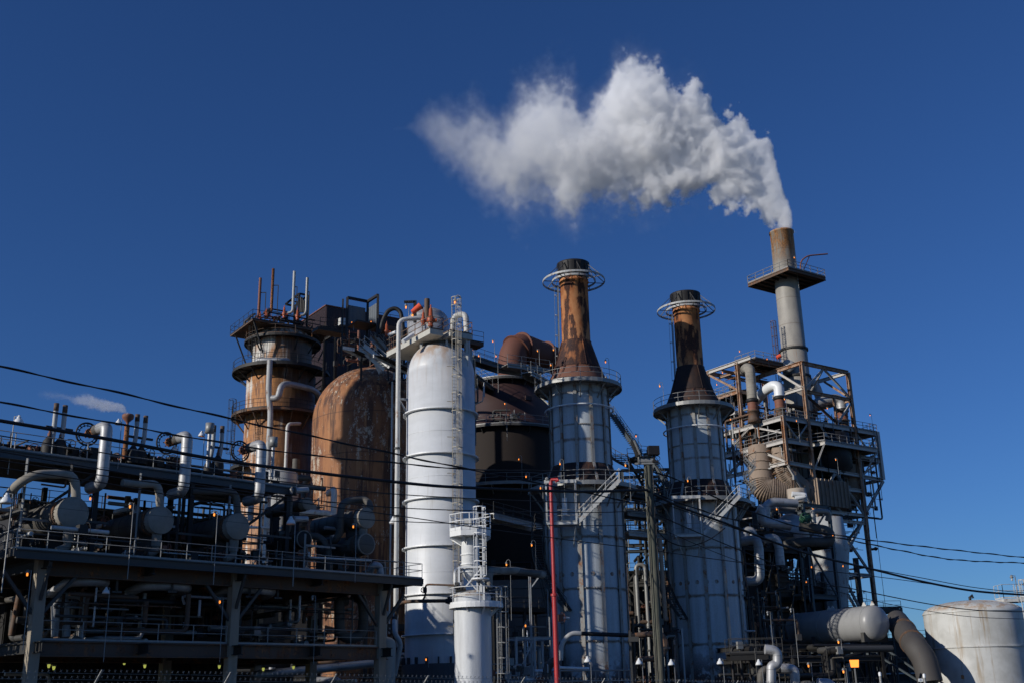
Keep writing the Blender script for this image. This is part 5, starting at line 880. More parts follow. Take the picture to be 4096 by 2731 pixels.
# ------------------------------------------------------------------ the smoking stack
CX, CY = 42.4, 160.0; T = thing('smoke_stack', 'tallest stack, tan-grey with a rusty top and square railed platform, steaming', 'smokestack', (CX, CY, 25)); Z = (0, 0, 1); Zt = 69.9
s = NT('tan_stack_paint'); z_ = s.xyz(s.tc)[2]; st = s.noise(s.sc(s.tc, 1, 1, .1), 1.6, 6, .65); fi = s.noise(s.tc, 5, 5); pt = s.noise(s.sc(s.tc, 1, 1, .6), .8, 6, .65)
c = s.mix(s.ramp(pt, .35, .7), (.34, .315, .27), (.27, .25, .22)); tp = s.M('MULTIPLY', s.ramp(z_, 38.5, 43), s.ramp(s.M('ADD', st, s.M('MULTIPLY', pt, .3)), .56, .70)); c = s.mix(s.M('MULTIPLY', s.ramp(z_, 40, 46), .5), c, (.30, .20, .11)); c = s.mix(s.M('MULTIPLY', tp, .9), c, s.mix(s.ramp(fi, .35, .6), (.55, .24, .06), (.22, .09, .03)))
lo = s.M('MULTIPLY', s.M('SUBTRACT', 1, s.ramp(z_, 22.5, 26.5)), s.ramp(st, .5, .66)); c = s.mix(s.M('MULTIPLY', lo, .8), c, (.30, .13, .05))
for zz0 in (33.6, 29.4, 26.0, 41.6): q = s.M('ABSOLUTE', s.M('SUBTRACT', z_, zz0)); c = s.mix(s.M('MULTIPLY', s.M('SUBTRACT', 1, s.ramp(q, .02, .09)), .45), c, (.13, .09, .06))
SM = s.set(c, .55, 0, s.M('ADD', fi, pt), .15)
MB().rev((CX, CY, 0), Z, [(1.95, 25), (1.95, 50.6), (1.82, 50.7), (1.78, Zt - .3), (1.9, Zt - .25), (1.9, Zt), (1.7, Zt), (1.6, Zt - 3)], 64).build('shell', SM, T)
for z in (50.6, 46.4): MB().rev((CX, CY, z), Z, [(1.9, .18), (2.15, .15), (2.15, -.15), (1.9, -.18)], 48, smooth=False).build('ring_flange', MT['dark'], T)
P2 = Frame(CX, CY, GA); zp = 61.9; W = [P2(-4.1, -4.1, zp), P2(4.1, -4.1, zp), P2(4.1, 4.1, zp), P2(-4.1, 4.1, zp)]; d = MB().poly(W, .12).build('square_platform', MT['brownst'], T)
for a, b in zip(W, W[1:] + W[:1]): m = MB(); m.ibeam(a - up * .35, b - up * .35, .2, .45, up, .05); m.build('edge_beam', MT['brownst'], d)
for i in range(-3, 4): m = MB(); m.ibeam(P2(-4, i * 1.2, zp - .3), P2(4, i * 1.2, zp - .3), .14, .3, up, .04); m.build('joist', MT['dark'], d)
m = MB(); rail(m, W, closed=True, sp=1.5, r=.045, h=1.2, toe=.2); m.build('handrail', rm, d)
m = MB(); q = P2(-.2, -3.1, zp); m.tube([P2(1.2, -2, zp), P2(1.2, -2, zp + 2.6), P2(2.6, -2.3, zp + 3.8), P2(6.4, -3.2, zp + 4.6)], .11, 10, bend=1.3); m.bar(P2(1.6, -2, zp + 1), P2(3.0, -2.4, zp + 3.7), .1); m.build('davit_arm', MT['redox'], T)
m = MB(); p = at(3108, 1380, 158.3); ladder(m, V((p.x, p.y, 44.5)), V((p.x, p.y, at(3103, 1285, 158).z)), (-1, -.6, 0), cr=.38, hoop=1.4, start=.8, rr=.04); m.build('caged_ladder', MT['brownst'], T)
m = MB(); m.rev(at(3152, 1462, 158), (-.4, -1, 0), [(0, .3), (.9, .3), (.9, 0), (.95, 0), (.95, -.2)], 24); m.build('manway', MT['pale'], T)
m_ = thing('windsock', 'small orange windsock beside the ladder of the tallest stack', 'windsock', at(3112, 1440, 157)); MB().tube([at(3107, 1430, 157), at(3122, 1422, 157)], [.28, .34], 10).build('sock', bpy.data.materials['windsock_fabric'], m_)
# big silver pipes on the upper deck
def rp(label, L, r, mat, b, coll=None):
    R_ = pipe('deck_pipe', label, [at(*q) for q in L], r, mat, b, group='big lagged pipes on the stack structure')
    if coll is not None:
        p = at(*L[-1]); k = MB(); k.rev(p, (0, 0, 1), [(r * 1.0, .6), (r * 1.22, .5), (r * 1.25, .1), (r, 0)], 24); k.build('clamp_ring', MT['black'], R_); k = MB(); k.rev(p, (0, 0, 1), [(r, 0), (r * 1.05, -.2), (r * .95, -.4), (r * 1.05, -.6), (r * .95, -.8), (r * 1.0, -1.1)], 24); k.build('bellows', MT['redox'], R_); k = MB(); k.rev(p, (0, 0, 1), [(r * 1.0, -1.1), (r * 1.2, -1.15), (r * 1.2, -1.35), (r * .95, -1.4), (r * 1.1, -2.3), (r * 1.35, -2.9), (0, -2.95)], 24); k.build('valve_base', MT['brownst'], R_)
rp('upright grey lagged pipe with rusty bellows left on the stack structure', [(2975, 1480, 158), (2988, 1470, 154.5), (3000, 1475, 153.5), (3010, 1610, 153.5)], .72, 'canvas', 2.0, 1)
rp('bright white lagged pipe hooping over with rusty bellows before the stack', [(3025, 1600, 157), (3060, 1560, 154), (3092, 1540, 152.5), (3115, 1545, 152), (3118, 1600, 152)], .72, 'white', 2.2, 1)
rp('lagged pipe sweeping right behind the frame down to black bellows', [(3250, 1620, 160), (3300, 1600, 160), (3360, 1590, 160), (3370, 1650, 160)], .75, 'lag', 2.2, 1)
rp('upper lagged pipe elbow right of the stack', [(3215, 1590, 162), (3230, 1520, 162), (3262, 1540, 162), (3280, 1590, 162)], .7, 'lag', 2.0)
pipework('rusty small pipework crowding the upper deck of the stack structure', Rf, 1, 14, 1.5, 9, L1 + .1, L1 + 3.4, 34, 41, mats=('rusty', 'brownst', 'redox', 'dark', 'pale'), rmax=.28)
pipework('rusty small pipework on the far deck under the roof beams', Rf, 1, 9, 7, 13, 41, 47, 26, 42, mats=('rusty', 'brownst', 'dark', 'pale'), rmax=.25)
pipework('dark pipework at middle levels of the stack structure', Rf, 1, 18, 3, 12, 20, L1 - 1, 50, 43, mats=('dark', 'black', 'brownst', 'grey', 'pale'), rmax=.45)
pipework('dark pipework at lower levels of the stack structure', Rf, -1, 15, 0, 9, 1, 24, 60, 44, mats=('dark', 'black', 'grey', 'lagdull'), rmax=.4)
# ribbed rusty ducts
DUM = weathered('sun_bleached_rusty_duct', (.31, .235, .175), .5, .35, .9, rough=.8)
def ribduct(label, L, r, n=14, sq=False, mat=None):
    P_ = rounded([at(*q) for q in L], 3.4, 11); P_ = [x for a, b in zip(P_, P_[1:]) for x in [a.lerp(b, i / max(1, round((b - a).length / 1.15))) for i in range(max(1, round((b - a).length / 1.15)))]] + [P_[-1]]; R_ = thing('ribbed_duct', label, 'duct', P_[-1], 'ribbed rusty ducts of the stack structure'); mt = mat or DUM; MB().tube(P_, r, 8 if sq else 20).build('duct_shell', mt, R_)
    for i in range(1, len(P_) - 1): MB().rev(P_[i], P_[i + 1] - P_[i - 1], [(r * .98, -.05), (r * 1.09, -.05), (r * 1.09, .05), (r * .98, .05)], 8 if sq else 24, smooth=False).build('stiffener', mt, R_)
ribduct('large ribbed duct U-bend sweeping under the decks, left limb', [(3040, 1790, 154.5), (3050, 1960, 153.5), (3130, 1968, 153), (3250, 1968, 154)], 1.7)
ribduct('square rusty ribbed duct elbow hanging beside the left limb', [(3125, 1790, 153), (3135, 1880, 152.5), (3175, 1935, 152.5), (3215, 1965, 153)], 1.5, sq=True)
ribduct('curved ribbed duct bulging out at right between the tall legs', [(3400, 1860, 160), (3408, 1960, 160), (3390, 2010, 160), (3310, 2030, 160)], 1.35)
m_ = thing('rust_hopper', 'broad rust-streaked ribbed duct body behind the front leg of the stack structure', 'duct', at(3260, 2020, 156)); p = at(3270, 1930, 156); q = at(3270, 2035, 156); m = MB(); m.box((p.x, p.y, (p.z + q.z) / 2), (7, 5, p.z - q.z), rad(GA))
F = Frame(p.x, p.y, GA)
for i in range(9): m.box(F(-3.2 + .8 * i, -2.6, (p.z + q.z) / 2), (.12, .3, p.z - q.z), rad(GA))
m.build('duct_body', DUM, m_)
# regenerator hopper (dark ribbed box tapering) low left
p = at(3010, 2400, 132); F = Frame(p.x, 132, GA); zt = at(3010, 2275, 132).z; zb = at(3010, 2440, 132).z; T = thing('ribbed_hopper', 'dark brown horizontally ribbed furnace casing above the grey horizontal vessel', 'furnace', F(0, 0, 0)); m = MB()
m.poly([F(-4.6, 0, zt), F(6.2, 0, zt), F(6.2, 8, zt), F(-4.6, 8, zt)], zt - zb); m.poly([F(-3.6, .5, zb), F(5.4, .5, zb), F(5.4, 7, zb), F(-3.6, 7, zb)], 2.2)
m.build('casing', weathered('dark_brown_casing', (.10, .065, .045), .4, .4, .8, rough=.8), T)
for i in range(9): z = zt - (zt - zb) * i / 8; m = MB(); m.bar(F(-4.75, -.1, z), F(6.35, -.1, z), .22, .14, up); m.bar(F(-4.7, -.1, z), F(-4.7, 8, z), .22, .14, up); m.build('stiffening_rib', MT['brownst'], T)
m = MB(); m.poly([F(-3, .6, zt + 4.5), F(4.5, .6, zt + 4.5), F(4.5, 6, zt + 4.5), F(-3, 6, zt + 4.5)], 4.4); m.build('upper_box', MT['black'], T)
# white drum and steel below the ducts
p = at(3190, 2000, 146); T = thing('pale_drum', 'short cream vertical drum beside the front leg under the ribbed duct', 'vessel', V((p.x, p.y, at(3190, 2015, 146).z - 1))); MB().rev((p.x, p.y, 0), Z, [(1.25, at(3190, 2010, 146).z), (1.25, at(3190, 1955, 146).z), (0, at(3190, 1955, 146).z + .1)], 28).build('shell', weathered('cream_drum_paint', (.45, .38, .3), .2, .5), T)
p = at(3330, 2300, 143); T = thing('tapered_hopper', 'tall grey tapering hopper among dark steel left of the open legs', 'vessel', (p.x, p.y, 4)); MB().rev((p.x, p.y, 0), Z, [(1.0, 4), (1.6, at(3330, 2400, 143).z), (2.4, at(3330, 2200, 143).z), (2.0, at(3330, 2070, 143).z), (0, at(3330, 2065, 143).z)], 28).build('shell', MT['pale'], T)
LP = 'silver lagged pipe loops right of the right chimney tower'
def lp(label, L, r=.5, mat='lag', b=1.2): pipe('lagged_pipe', label, [at(*q) for q in L], r, mat, b, group=LP)
lp('silver pipe looping over the blackened steel just under the ribbed duct', [(3062, 2090, 126), (3065, 2020, 126), (3090, 2005, 126), (3185, 2012, 127)], .5)
lp('second silver pipe loop running beneath the top one', [(3040, 2035, 128), (3090, 2025, 129), (3180, 2025, 129)], .52)
lp('large S-shaped silver pipe ending at the dark valve cluster', [(3030, 2032, 124), (3045, 2040, 124), (3050, 2085, 124), (3085, 2090, 124), (3160, 2100, 124.5)], .55)
lp('brown-banded pipe running right from the valve cluster and turning down', [(3200, 2103, 125), (3300, 2118, 125), (3320, 2130, 125), (3320, 2165, 125), (3300, 2168, 125), (3210, 2165, 125), (3140, 2180, 126)], .55, 'lagdull')
lp('long silver pipe dropping beside the right chimney tower, left of two', [(2965, 2165, 122), (3025, 2155, 121), (3035, 2185, 121), (3040, 2320, 121), (2985, 2325, 121)], .52)
lp('silver pipe dropping in front of the ribbed furnace casing, right of two', [(3060, 2155, 123), (3100, 2148, 123), (3115, 2180, 123), (3122, 2260, 123)], .5)
lp('short silver hoop pipe just right of the right chimney tower', [(2978, 2160, 124), (2978, 2120, 124), (3010, 2120, 124), (3015, 2160, 124)], .45)
T = thing('lagged_drum', 'dull silver lagged drum amid the pipe loops below the ribbed ducts', 'vessel', at(3150, 2100, 130) - V((0, 0, 3))); MB().rev(at(3165, 2120, 130), (-.3, -.95, .1), [(1.9, -3), (1.9, .5), (1.5, 1.1), (0, 1.3)], 28).build('shell', MT['lag'], T)
T = thing('gate_valve', 'green-bodied valve above the brown-banded pipe', 'valve', at(3215, 2080, 123)); m = MB(); handwheel(m, at(3222, 2070, 123), (-.3, -1, .2), .6, .06); m.build('handwheel', weathered('green_paint', (.03, .12, .06), .1), T); MB().tube([at(3205, 2078, 123.5), at(3235, 2068, 124)], .35, 10).build('valve_body', weathered('green_body_paint', (.03, .12, .06), .1), T)
lp('small white elbowed pipe right above the brown-banded pipe', [(3255, 2090, 124), (3250, 2045, 124), (3268, 2042, 124), (3318, 2045, 124.5), (3310, 2080, 125)], .3, 'galv')
lp('white pipe pair crossing before the cream drum', [(3168, 1975, 140), (3235, 1980, 140), (3180, 1993, 140)], .35, 'white')
skel('dark narrow steel tower between the furnace casing and the open legs', Frame(at(3250, 2400, 130).x, 130, GA), [0, 4.5], [0, 5], [6, 12, 18, at(3250, 2015, 130).z], .34, 'blue', seed=11, railm='dark')
skel('dark steel frame wrapping the ribbed furnace casing at right of the chimney tower', Frame(at(2990, 2400, 124).x, 124, GA), [0, 5, 9], [0, 5], [5, at(3010, 2190, 124).z, at(3010, 2120, 124).z], .3, 'dark', seed=12)
m_ = thing('straight_stair', 'zigzag steel stair with hoops behind the right chimney tower, beside the duct', 'stair', at(3000, 2000, 140)); m = MB()
for i in range(4): a = at(2990, 1990 - 42 * i, 138); b = at(3020, 1950 - 42 * i, 138); stairs(m, a, b, 1.0, side=(0, 1, 0), st=.25) if i % 2 == 0 else stairs(m, V((b.x, b.y + 1.3, a.z)), V((a.x, a.y + 1.3, b.z)), 1.0, side=(0, 1, 0), st=.25)
m.build('stair_flight', MT['galv'], m_)
q = at(2900, 1965, 116); r_ = at(3020, 2000, 124); r_.z = q.z; walk('pale gallery leading right from the right chimney tower', q, r_, 1.5, 'galv', 'galv', depth=.4)

pipework('bright conduits and small pipes along the left face of the stack structure', Rf, -.4, .6, 1, 11, L3 - 2, L1 + 2.5, 40, 81, mats=('galv', 'pale', 'grey', 'brownst', 'rusty'), rmax=.16)
pipework('bright conduits and small pipes along the right face of the stack structure', Rf, 1, 19, -.3, 2, 20, L1 + 1.5, 60, 82, mats=('galv', 'pale', 'grey', 'brownst', 'dark'), rmax=.18)
pipework('crossing pipes amid the silver loops below the ribbed ducts', Frame(at(3000, 2150, 126).x, 126, GA), 0, 11, 0, 6, at(3000, 2280, 126).z, at(3000, 2020, 126).z, 60, 83, mats=('galv', 'lag', 'grey', 'brownst', 'dark', 'pale'), rmax=.3)
pipework('dark and pale pipes beside the foot of the right chimney tower', Frame(at(2960, 2600, 110).x, 110, 15), 0, 7, 0, 6, .5, 12, 50, 84, mats=('dark', 'grey', 'lagdull', 'lag', 'brownst'), rmax=.25)
for s_, t_ in ((2.5, 0), (10, 0), (17.5, 0)):
    br((s_, t_, L2 + .2), (s_ + 2.4, t_, L1 - .6), .18); br((s_, t_, L2 + .2), (s_ - 2.4, t_, L1 - .6), .18)
for t_ in (3, 7, 11): br((0, t_, L3 + .2), (0, t_ + 2, L2 - .6), .2)
br((5, 0, 28.7), (10, 0, 25.6), .26); br((5, 0, 20), (8, 0, 25), .26); br((5, 0, 20), (5, 10, 28), .26); br((15, 0, 31), (20, 0, L2 - 1.2), .22)

for u_, v0_, v1_, r_, dl in ((3075, 1700, 1800, 3.3, 'added black drum filling the shade between the decks of the stack structure, left'), (3330, 1740, 1905, 3.0, 'added black drum filling the shade between the decks of the stack structure, right')):
    p = at(u_, v1_, 158); q = at(u_, v0_, 158); T = thing('dark_fill_drum', dl, 'vessel', p); MB().rev((p.x, p.y, 0), (0, 0, 1), [(1.2, p.z - .4), (r_, p.z + 1.2), (r_, q.z), (0, q.z + .1)], 32).build('shell', MT['black'], T)  # black drums added to darken the space between the decks
T = thing('process_block', 'added black box deepening the shade in the lower left of the stack structure', 'process building', Rf(-4, 8, 0), 'dark plant blocks in the background'); MB().box(Rf(1.5, 9.5, 13.5), (11, 3, 27), e=Rf.e).build('wall', MT['black'], T)  # black box added as dark fill behind the lower frame
for i in range(7): m = MB(); m.ibeam(Rf(-4, 7.8, 3 + 3.8 * i), Rf(7, 7.8, 3 + 3.8 * i), .25, .35, up, .05); m.build('beam', MT['brownst'], T)
# ------------------------------------------------------------------ horizontal vessel, tank and the fat pipe at lower right
Z = (0, 0, 1); up = V((0, 0, 1))
b = at(3500, 2503, 111.5); a = at(3190, 2505, 121); b.z = a.z = (a.z + b.z) / 2; ax = (b - a).normalized(); L = (b - a).length; VR = 1.68
T = thing('horizontal_vessel', 'long dull grey horizontal pressure vessel with rounded ends at lower right', 'vessel', (a + b) / 2 - V((0, 0, VR))); HV = weathered('dull_grey_vessel', (.31, .31, .305), .12, .3, .6, rough=.38, dirt=.35)
MB().rev(a, ax, [(0, -.75), (VR * .5, -.62), (VR * .85, -.35), (VR, 0), (VR, L), (VR * .96, L + .3), (VR * .82, L + .58), (VR * .5, L + .8), (0, L + .88)], 48).build('shell', HV, T)
for d_ in (.3, L * .42, L * .97): MB().rev(a + ax * d_, ax, [(VR, -.03), (VR + .025, -.02), (VR + .025, .02), (VR, .03)], 48, smooth=False).build('weld_band', HV, T)
for d_ in (L * .45, L * .5, L * .9, L * 1.0): m = MB(); q = a + ax * d_ + up * VR; m.add([q - ax * .3, q + ax * .3, q + up * .38 + ax * .07, q + up * .38 - ax * .07, q - ax * .3 + ax.cross(up) * .05, q + ax * .3 + ax.cross(up) * .05, q + up * .38 + ax * .07 + ax.cross(up) * .05, q + up * .38 - ax * .07 + ax.cross(up) * .05], [(0, 1, 2, 3), (7, 6, 5, 4), (0, 4, 5, 1), (1, 5, 6, 2), (2, 6, 7, 3), (3, 7, 4, 0)]); m.build('lifting_lug', MT['whitelo'], T)
for d_ in (L * .35, L * .98):
    q = a + ax * d_; m = MB(); m.box((q.x, q.y, q.z - VR * .8), (.4, VR * 1.9, .9), e=ax); m.build('saddle', MT['grey'], T)
S_ = thing('support_frame', 'blue-grey braced steel trestle under the right end of the horizontal vessel', 'steel frame', (b.x, b.y, 0)); n = V((-ax.y, ax.x, 0)); zt = b.z - VR - .35
for i, j in ((-1, -1.2), (1, -1.2), (-1, .8), (1, .8)): q = b + n * i * 1.5 + ax * (j - .6); m = MB(); m.ibeam((q.x, q.y, 0), (q.x, q.y, zt), .3, .3, n, .05); m.build('leg', MT['blue'], S_)
for j in (-1.2, .8): p = b + n * -1.7 + ax * (j - .6); q = b + n * 1.7 + ax * (j - .6); m = MB(); m.ibeam((p.x, p.y, zt - .15), (q.x, q.y, zt - .15), .3, .3, up, .05); m.build('cross_beam', MT['blue'], S_); m = MB(); m.bar((p.x, p.y, .3), (q.x, q.y, zt - .3), .15); m.build('brace', MT['blue'], S_)
for i in (-1, 1): p = b + n * i * 1.5 + ax * -1.8; q = b + n * i * 1.5 + ax * .2; m = MB(); m.bar((p.x, p.y, zt - .2), (q.x, q.y, .3), .14); m.build('brace', MT['blue'], S_)
p = at(3600, 2500, 114); q = at(3668, 2592, 107); dirn = (q - p).normalized(); T = thing('fat_lagged_pipe', 'fat grimy lagged duct sloping down behind the right end of the horizontal vessel', 'duct', at(3740, 2690, 108)); PM = weathered('grimy_brown_lagging', (.07, .064, .06), .3, .3, .8, rough=.7)
MB().tube([p - dirn * 1.5, p + dirn * .4, q + dirn * .2, q + V((.35, -.6, -1.0)), q + V((.5, -.9, -3.0))], 1.12, 24, bend=1.4).build('duct_shell', PM, T)
for f in (.25, .75): MB().rev(p.lerp(q, f), dirn, [(1.1, -.2), (1.2, -.18), (1.2, .18), (1.1, .2)], 28, smooth=False).build('clamp_band', MT['brownst'], T)
m = MB(); q = at(3560, 2560, 92)
for du in (0, 1.2): m.bar(at(3480 + du * 60, 2600, 112 - du), at(3690 + du * 40, 2731, 106), .16)
R_ = thing('pipe_brace', 'pair of pale diagonal struts propping the fat sloping duct', 'strut', at(3690, 2731, 84)); m.build('struts', MT['blue'], R_)
# tank
TX, TY = at(3897, 2500, 112).x, 112.0; TR = at(4086, 2500, 112).x - TX; zt = at(3705, 2453, 112).z; zm = at(3720, 2594, 112).z
s = NT('white_tank_paint'); st = s.noise(s.sc(s.tc, 1, 1, .07), 1.9, 6, .7); pt = s.noise(s.tc, .6, 6); fi = s.noise(s.tc, 6, 4); c = s.mix(s.ramp(pt, .3, .7), (.60, .60, .57), (.46, .455, .42)); c = s.mix(s.M('MULTIPLY', s.ramp(st, .52, .68), .7), c, (.33, .24, .14)); z_ = s.xyz(s.tc)[2]; c = s.mix(s.M('MULTIPLY', s.M('MULTIPLY', s.ramp(z_, zt - .05, zt + .4), s.ramp(s.noise(s.tc, 1.4, 7, .7), .48, .6)), .7), c, (.42, .25, .12)); TM = s.set(c, .5, 0, fi, .1)
T = thing('storage_tank', 'white domed storage tank with faint rust streaks at the right edge', 'tank', (TX, TY, 0))
MB().rev((TX, TY, 0), Z, [(TR + .04, 0), (TR + .04, zm)], 72).build('lower_course', TM, T); MB().rev((TX, TY, 0), Z, [(TR, zm), (TR, zt)], 72).build('upper_course', TM, T); MB().rev((TX, TY, zm), Z, [(TR, .07), (TR + .14, .05), (TR + .14, -.05), (TR, -.07)], 72, smooth=False).build('wind_girder', TM, T)
hz = at(3900, 2400, 112).z - zt; MB().rev((TX, TY, zt), Z, [(TR + .06, -.1), (TR + .06, 0)] + [(TR * cos(a), hz * sin(a)) for a in [pi / 2 * i / 12 for i in range(1, 13)]], 72).build('dome_roof', TM, T)
m = MB()
for i in range(40):
    e_ = 2 * pi * i / 40; m.tube([V((TX + TR * 1.002 * cos(e) * cos(e_), TY + TR * 1.002 * cos(e) * sin(e_), zt + hz * 1.004 * sin(e))) for e in [pi / 2 * j / 6 for j in range(6)]], .012, 3)
m.build('roof_seams', TM, T); p = at(3881, 2402, 112); m = MB(); m.tube([p + V((0, 0, -.3)), p + V((0, 0, .35)), p + V((.25, 0, .55)), p + V((.3, 0, .25))], .13, 8); m.build('roof_vent', MT['black'], T)
m = MB(); q = at(4000, 2432, 111); m.box((q.x + 1.2, q.y, q.z + .7), (2.2, 2, .3)); d = m.build('roof_platform', MT['whitelo'], T); m = MB(); rail(m, [V((q.x + .1, q.y - 1, q.z + .9)), V((q.x + 2.3, q.y - 1, q.z + .9)), V((q.x + 2.3, q.y + 1, q.z + .9))], sp=.9, h=1.3); rail(m, [V((q.x + .1, q.y - 1, q.z + .9)), V((q.x + .1, q.y + 1, q.z + .9))], sp=.9, h=1.3); m.build('handrail', MT['whitelo'], d)
m = MB(); q = at(4070, 2500, 108.5); ladder(m, V((q.x, q.y - 2.2, 3)), V((q.x, q.y - 2.2, zt + 2.5)), (0, -1, 0), rr=.04); m.build('caged_ladder', MT['whitelo'], T)
m = MB(); q = at(3785, 2470, 106.5)
for k in (0, .28): m.bar((TX - 3.1 + k, TY - 3.35 - k * .5, zm + .1), (TX - 3.1 + k, TY - 3.35 - k * .5, zt - .1), .06)
m.build('conduit_pair', TM, T); lamp(at(4048, 2317, 110), 'post', 2.2, 'unlit lamp on slanting thin pole above the white tank platform', lit=False, S=1.3)
skel('far railed gallery low on the right, seen between the legs and the horizontal vessel', Frame(at(3395, 2440, 135).x, 135, 8), [0, 3.4, 6.6], [0, 3], [at(3400, 2445, 135).z, at(3400, 2440, 135).z + .3], .2, 'grey', seed=1, railm='grey')
pipework('dark pipework and valves beneath the horizontal vessel', Frame(at(3080, 2650, 92).x, 94, 20), 0, 13, 0, 10, .5, 5.6, 60, 51, mats=('dark', 'black', 'grey', 'lagdull'), rmax=.3)
q = at(2920, 2610, 96); r_ = at(3130, 2590, 96); r_.z = q.z; walk('dark railed gallery at the left head of the horizontal vessel', q, r_, 2, 'dark', 'grey', depth=.5)
skel('dark steel frames carrying the left half of the horizontal vessel', Frame(at(3000, 2700, 104).x, 103, 20), [0, 4.5, 9, 14], [0, 6], [at(3000, 2640, 104).z, at(3000, 2590, 104).z], .34, 'dark', seed=3)
for k, (uv, r, mt, dl) in enumerate((([(3085, 2731), (3085, 2660), (3110, 2655), (3110, 2600), (3060, 2595)], .33, 'lag', 'grey lagged S-bend pipe right of the right chimney tower foot'), ([(3045, 2731), (3045, 2680), (3120, 2672)], .3, 'lagdull', 'low dull pipe elbow beneath the S-bend pipe'), ([(3110, 2672), (3160, 2672), (3178, 2680), (3180, 2731)], .34, 'lag', 'bright silver pipe elbow at the bottom edge right of the right chimney tower'), ([(3270, 2731), (3318, 2731), (3340, 2760)], .35, 'lag', 'low silver pipe elbow at the bottom edge under the horizontal vessel'))): pipe('lagged_pipe', dl, [at(u, v, 80 + k) for u, v in uv], r, mt, .6)
for u, v, dl in ((3519, 2690, 'leftmost pale capped vent post at the bottom edge right'), (3696, 2697, 'middle pale capped vent post at the bottom edge before the tank'), (3850, 2702, 'rust-capped vent post at the bottom edge before the tank')):
    p = at(u, v, 50); r = thing('vent_post', dl, 'post', (p.x, p.y, 0), 'capped posts at the bottom edge'); MB().rev((p.x, p.y, 0), Z, [(.055, 0), (.055, p.z)], 12).build('tube', MT['galv'], r); MB().rev((p.x, p.y, p.z), Z, [(.062, -.12), (.065, 0), (.045, .04), (0, .055)], 12).build('cap', MT['rusty'] if u > 3800 else MT['white'], r)
p = at(3682, 2718, 60); T = thing('small_sign', 'tiny white sign with a blue curved mark at the bottom edge before the tank', 'sign', (p.x, p.y, 0)); MB().box((p.x, p.y, p.z), (.24, .03, .15)).build('board', MT['white'], T); m = MB(); m.ring((p.x, p.y - .022, p.z - .03), .05, .012, 14, 4, .3, 2.9, ax=(0, -1, 0)); m.build('blue_mark', weathered('sign_blue', (.02, .08, .35), 0, 0), T); m = MB(); m.bar((p.x, p.y + .03, 0), (p.x, p.y + .03, p.z), .04); m.build('post', MT['galv'], T)
# flood lamp, big, orange
p = at(3418, 2652, 84); T = thing('floodlight', 'square orange-glowing floodlight below the horizontal vessel', 'lamp', (p.x, p.y, 0)); m = MB(); m.add([p + V((-.36, 0, .28)), p + V((.36, 0, .28)), p + V((.3, 0, -.28)), p + V((-.3, 0, -.28)), p + V((-.3, .3, .2)), p + V((.3, .3, .2)), p + V((.25, .3, -.2)), p + V((-.25, .3, -.2))], [(4, 5, 6, 7), (0, 4, 7, 3), (1, 5, 4, 0)[::-1], (1, 2, 6, 5), (3, 7, 6, 2)]); m.build('housing', MT['grey'], T); m = MB(); m.add([p + V((-.34, .02, .26)), p + V((.34, .02, .26)), p + V((.28, .02, -.26)), p + V((-.28, .02, -.26))], [(3, 2, 1, 0)]); m.build('lens', MT['glow'], T); m = MB(); m.bar(p + V((0, .1, -.3)), V((p.x, p.y + .1, 0)), .09); m.build('post', MT['galv'], T)
# ------------------------------------------------------------------ red pipe
p = at(2203, 1925, 72); T = thing('red_fire_monitor', 'tall bright red pipe with hooked nozzle in front of the left chimney tower', 'fire monitor', (p.x, p.y, 0)); zt = at(2203, 1925, 72).z
MB().tube([(p.x, 72, 0), (p.x, 72, at(2215, 2378, 72).z)], .17, 14).build('lower_riser', MT['red'], T); MB().tube([(p.x, 72, at(2215, 2378, 72).z), (p.x, 72, zt - .25), (p.x + .02, 72, zt)], .13, 14).build('upper_riser', MT['red'], T)
m = MB(); m.tube([V((p.x, 72, zt)), V((p.x + .05, 72, zt + .12)), V((p.x + .45, 71.9, zt + .15)), V((p.x + .5, 71.8, zt + .02)), V((p.x + .3, 71.8, zt - .06))], [.11, .11, .09, .08, .06], 12); m.rev((p.x, 72, at(2215, 2378, 72).z), Z, [(.17, -.08), (.24, -.07), (.24, .07), (.13, .1)], 16, smooth=False); m.build('hooked_nozzle', MT['red'], T)
m = MB(); q = V((p.x - .25, 71.9, zt + .18)); m.rev(q, (0, -1, 0), [(0, -.08), (.11, -.08), (.11, .06), (.07, .07), (0, .07)], 14); m.bar(q, V((p.x, 72, zt)), .04); m.build('round_gauge', MT['galv'], T)
# pipe loops at the foot of the towers
pipe('handrail_pipe', 'pale pipe arching out beside the red riser, turning black to the right', [at(2243, 2640, 84), at(2245, 2570, 84), at(2285, 2530, 84), at(2325, 2532, 84)], .17, 'whitelo', 1.0)
pipe('long_pipe', 'long black pipe running right from the pale arch to the brown loop', [at(2325, 2532, 84), at(2540, 2540, 84)], .15, 'black')
pipe('brown_loop_pipe', 'brown hairpin pipe loop behind the utility pole foot', [at(2540, 2540, 84), at(2640, 2530, 84), at(2665, 2560, 84), at(2662, 2600, 84), at(2640, 2632, 84), at(2560, 2634, 84), at(2534, 2665, 84), at(2532, 2731, 84)], .2, 'brownst', .9, flanges=[(at(2664, 2590, 84), Z)])
p = at(2518, 2520, 82); T = thing('steel_post', 'narrow dark steel post with bracket left of the utility pole foot', 'post', (p.x, p.y, 0)); m = MB(); m.bar((p.x, p.y, 0), p, .14); m.box((p.x + .25, p.y, p.z - .6), (.7, .3, .35)); m.build('post_section', MT['grey'], T)
pipe('white_rail_pipe', 'white horizontal pipe low across the foot of the left chimney tower', [at(2228, 2668, 82), at(2357, 2672, 82)], .1, 'white')
p = at(2240, 2681, 80); m = MB(); q = at(2520, 2682, 83); m.tube([V((p.x, p.y, p.z)), V((q.x, q.y, p.z))], .06, 6)
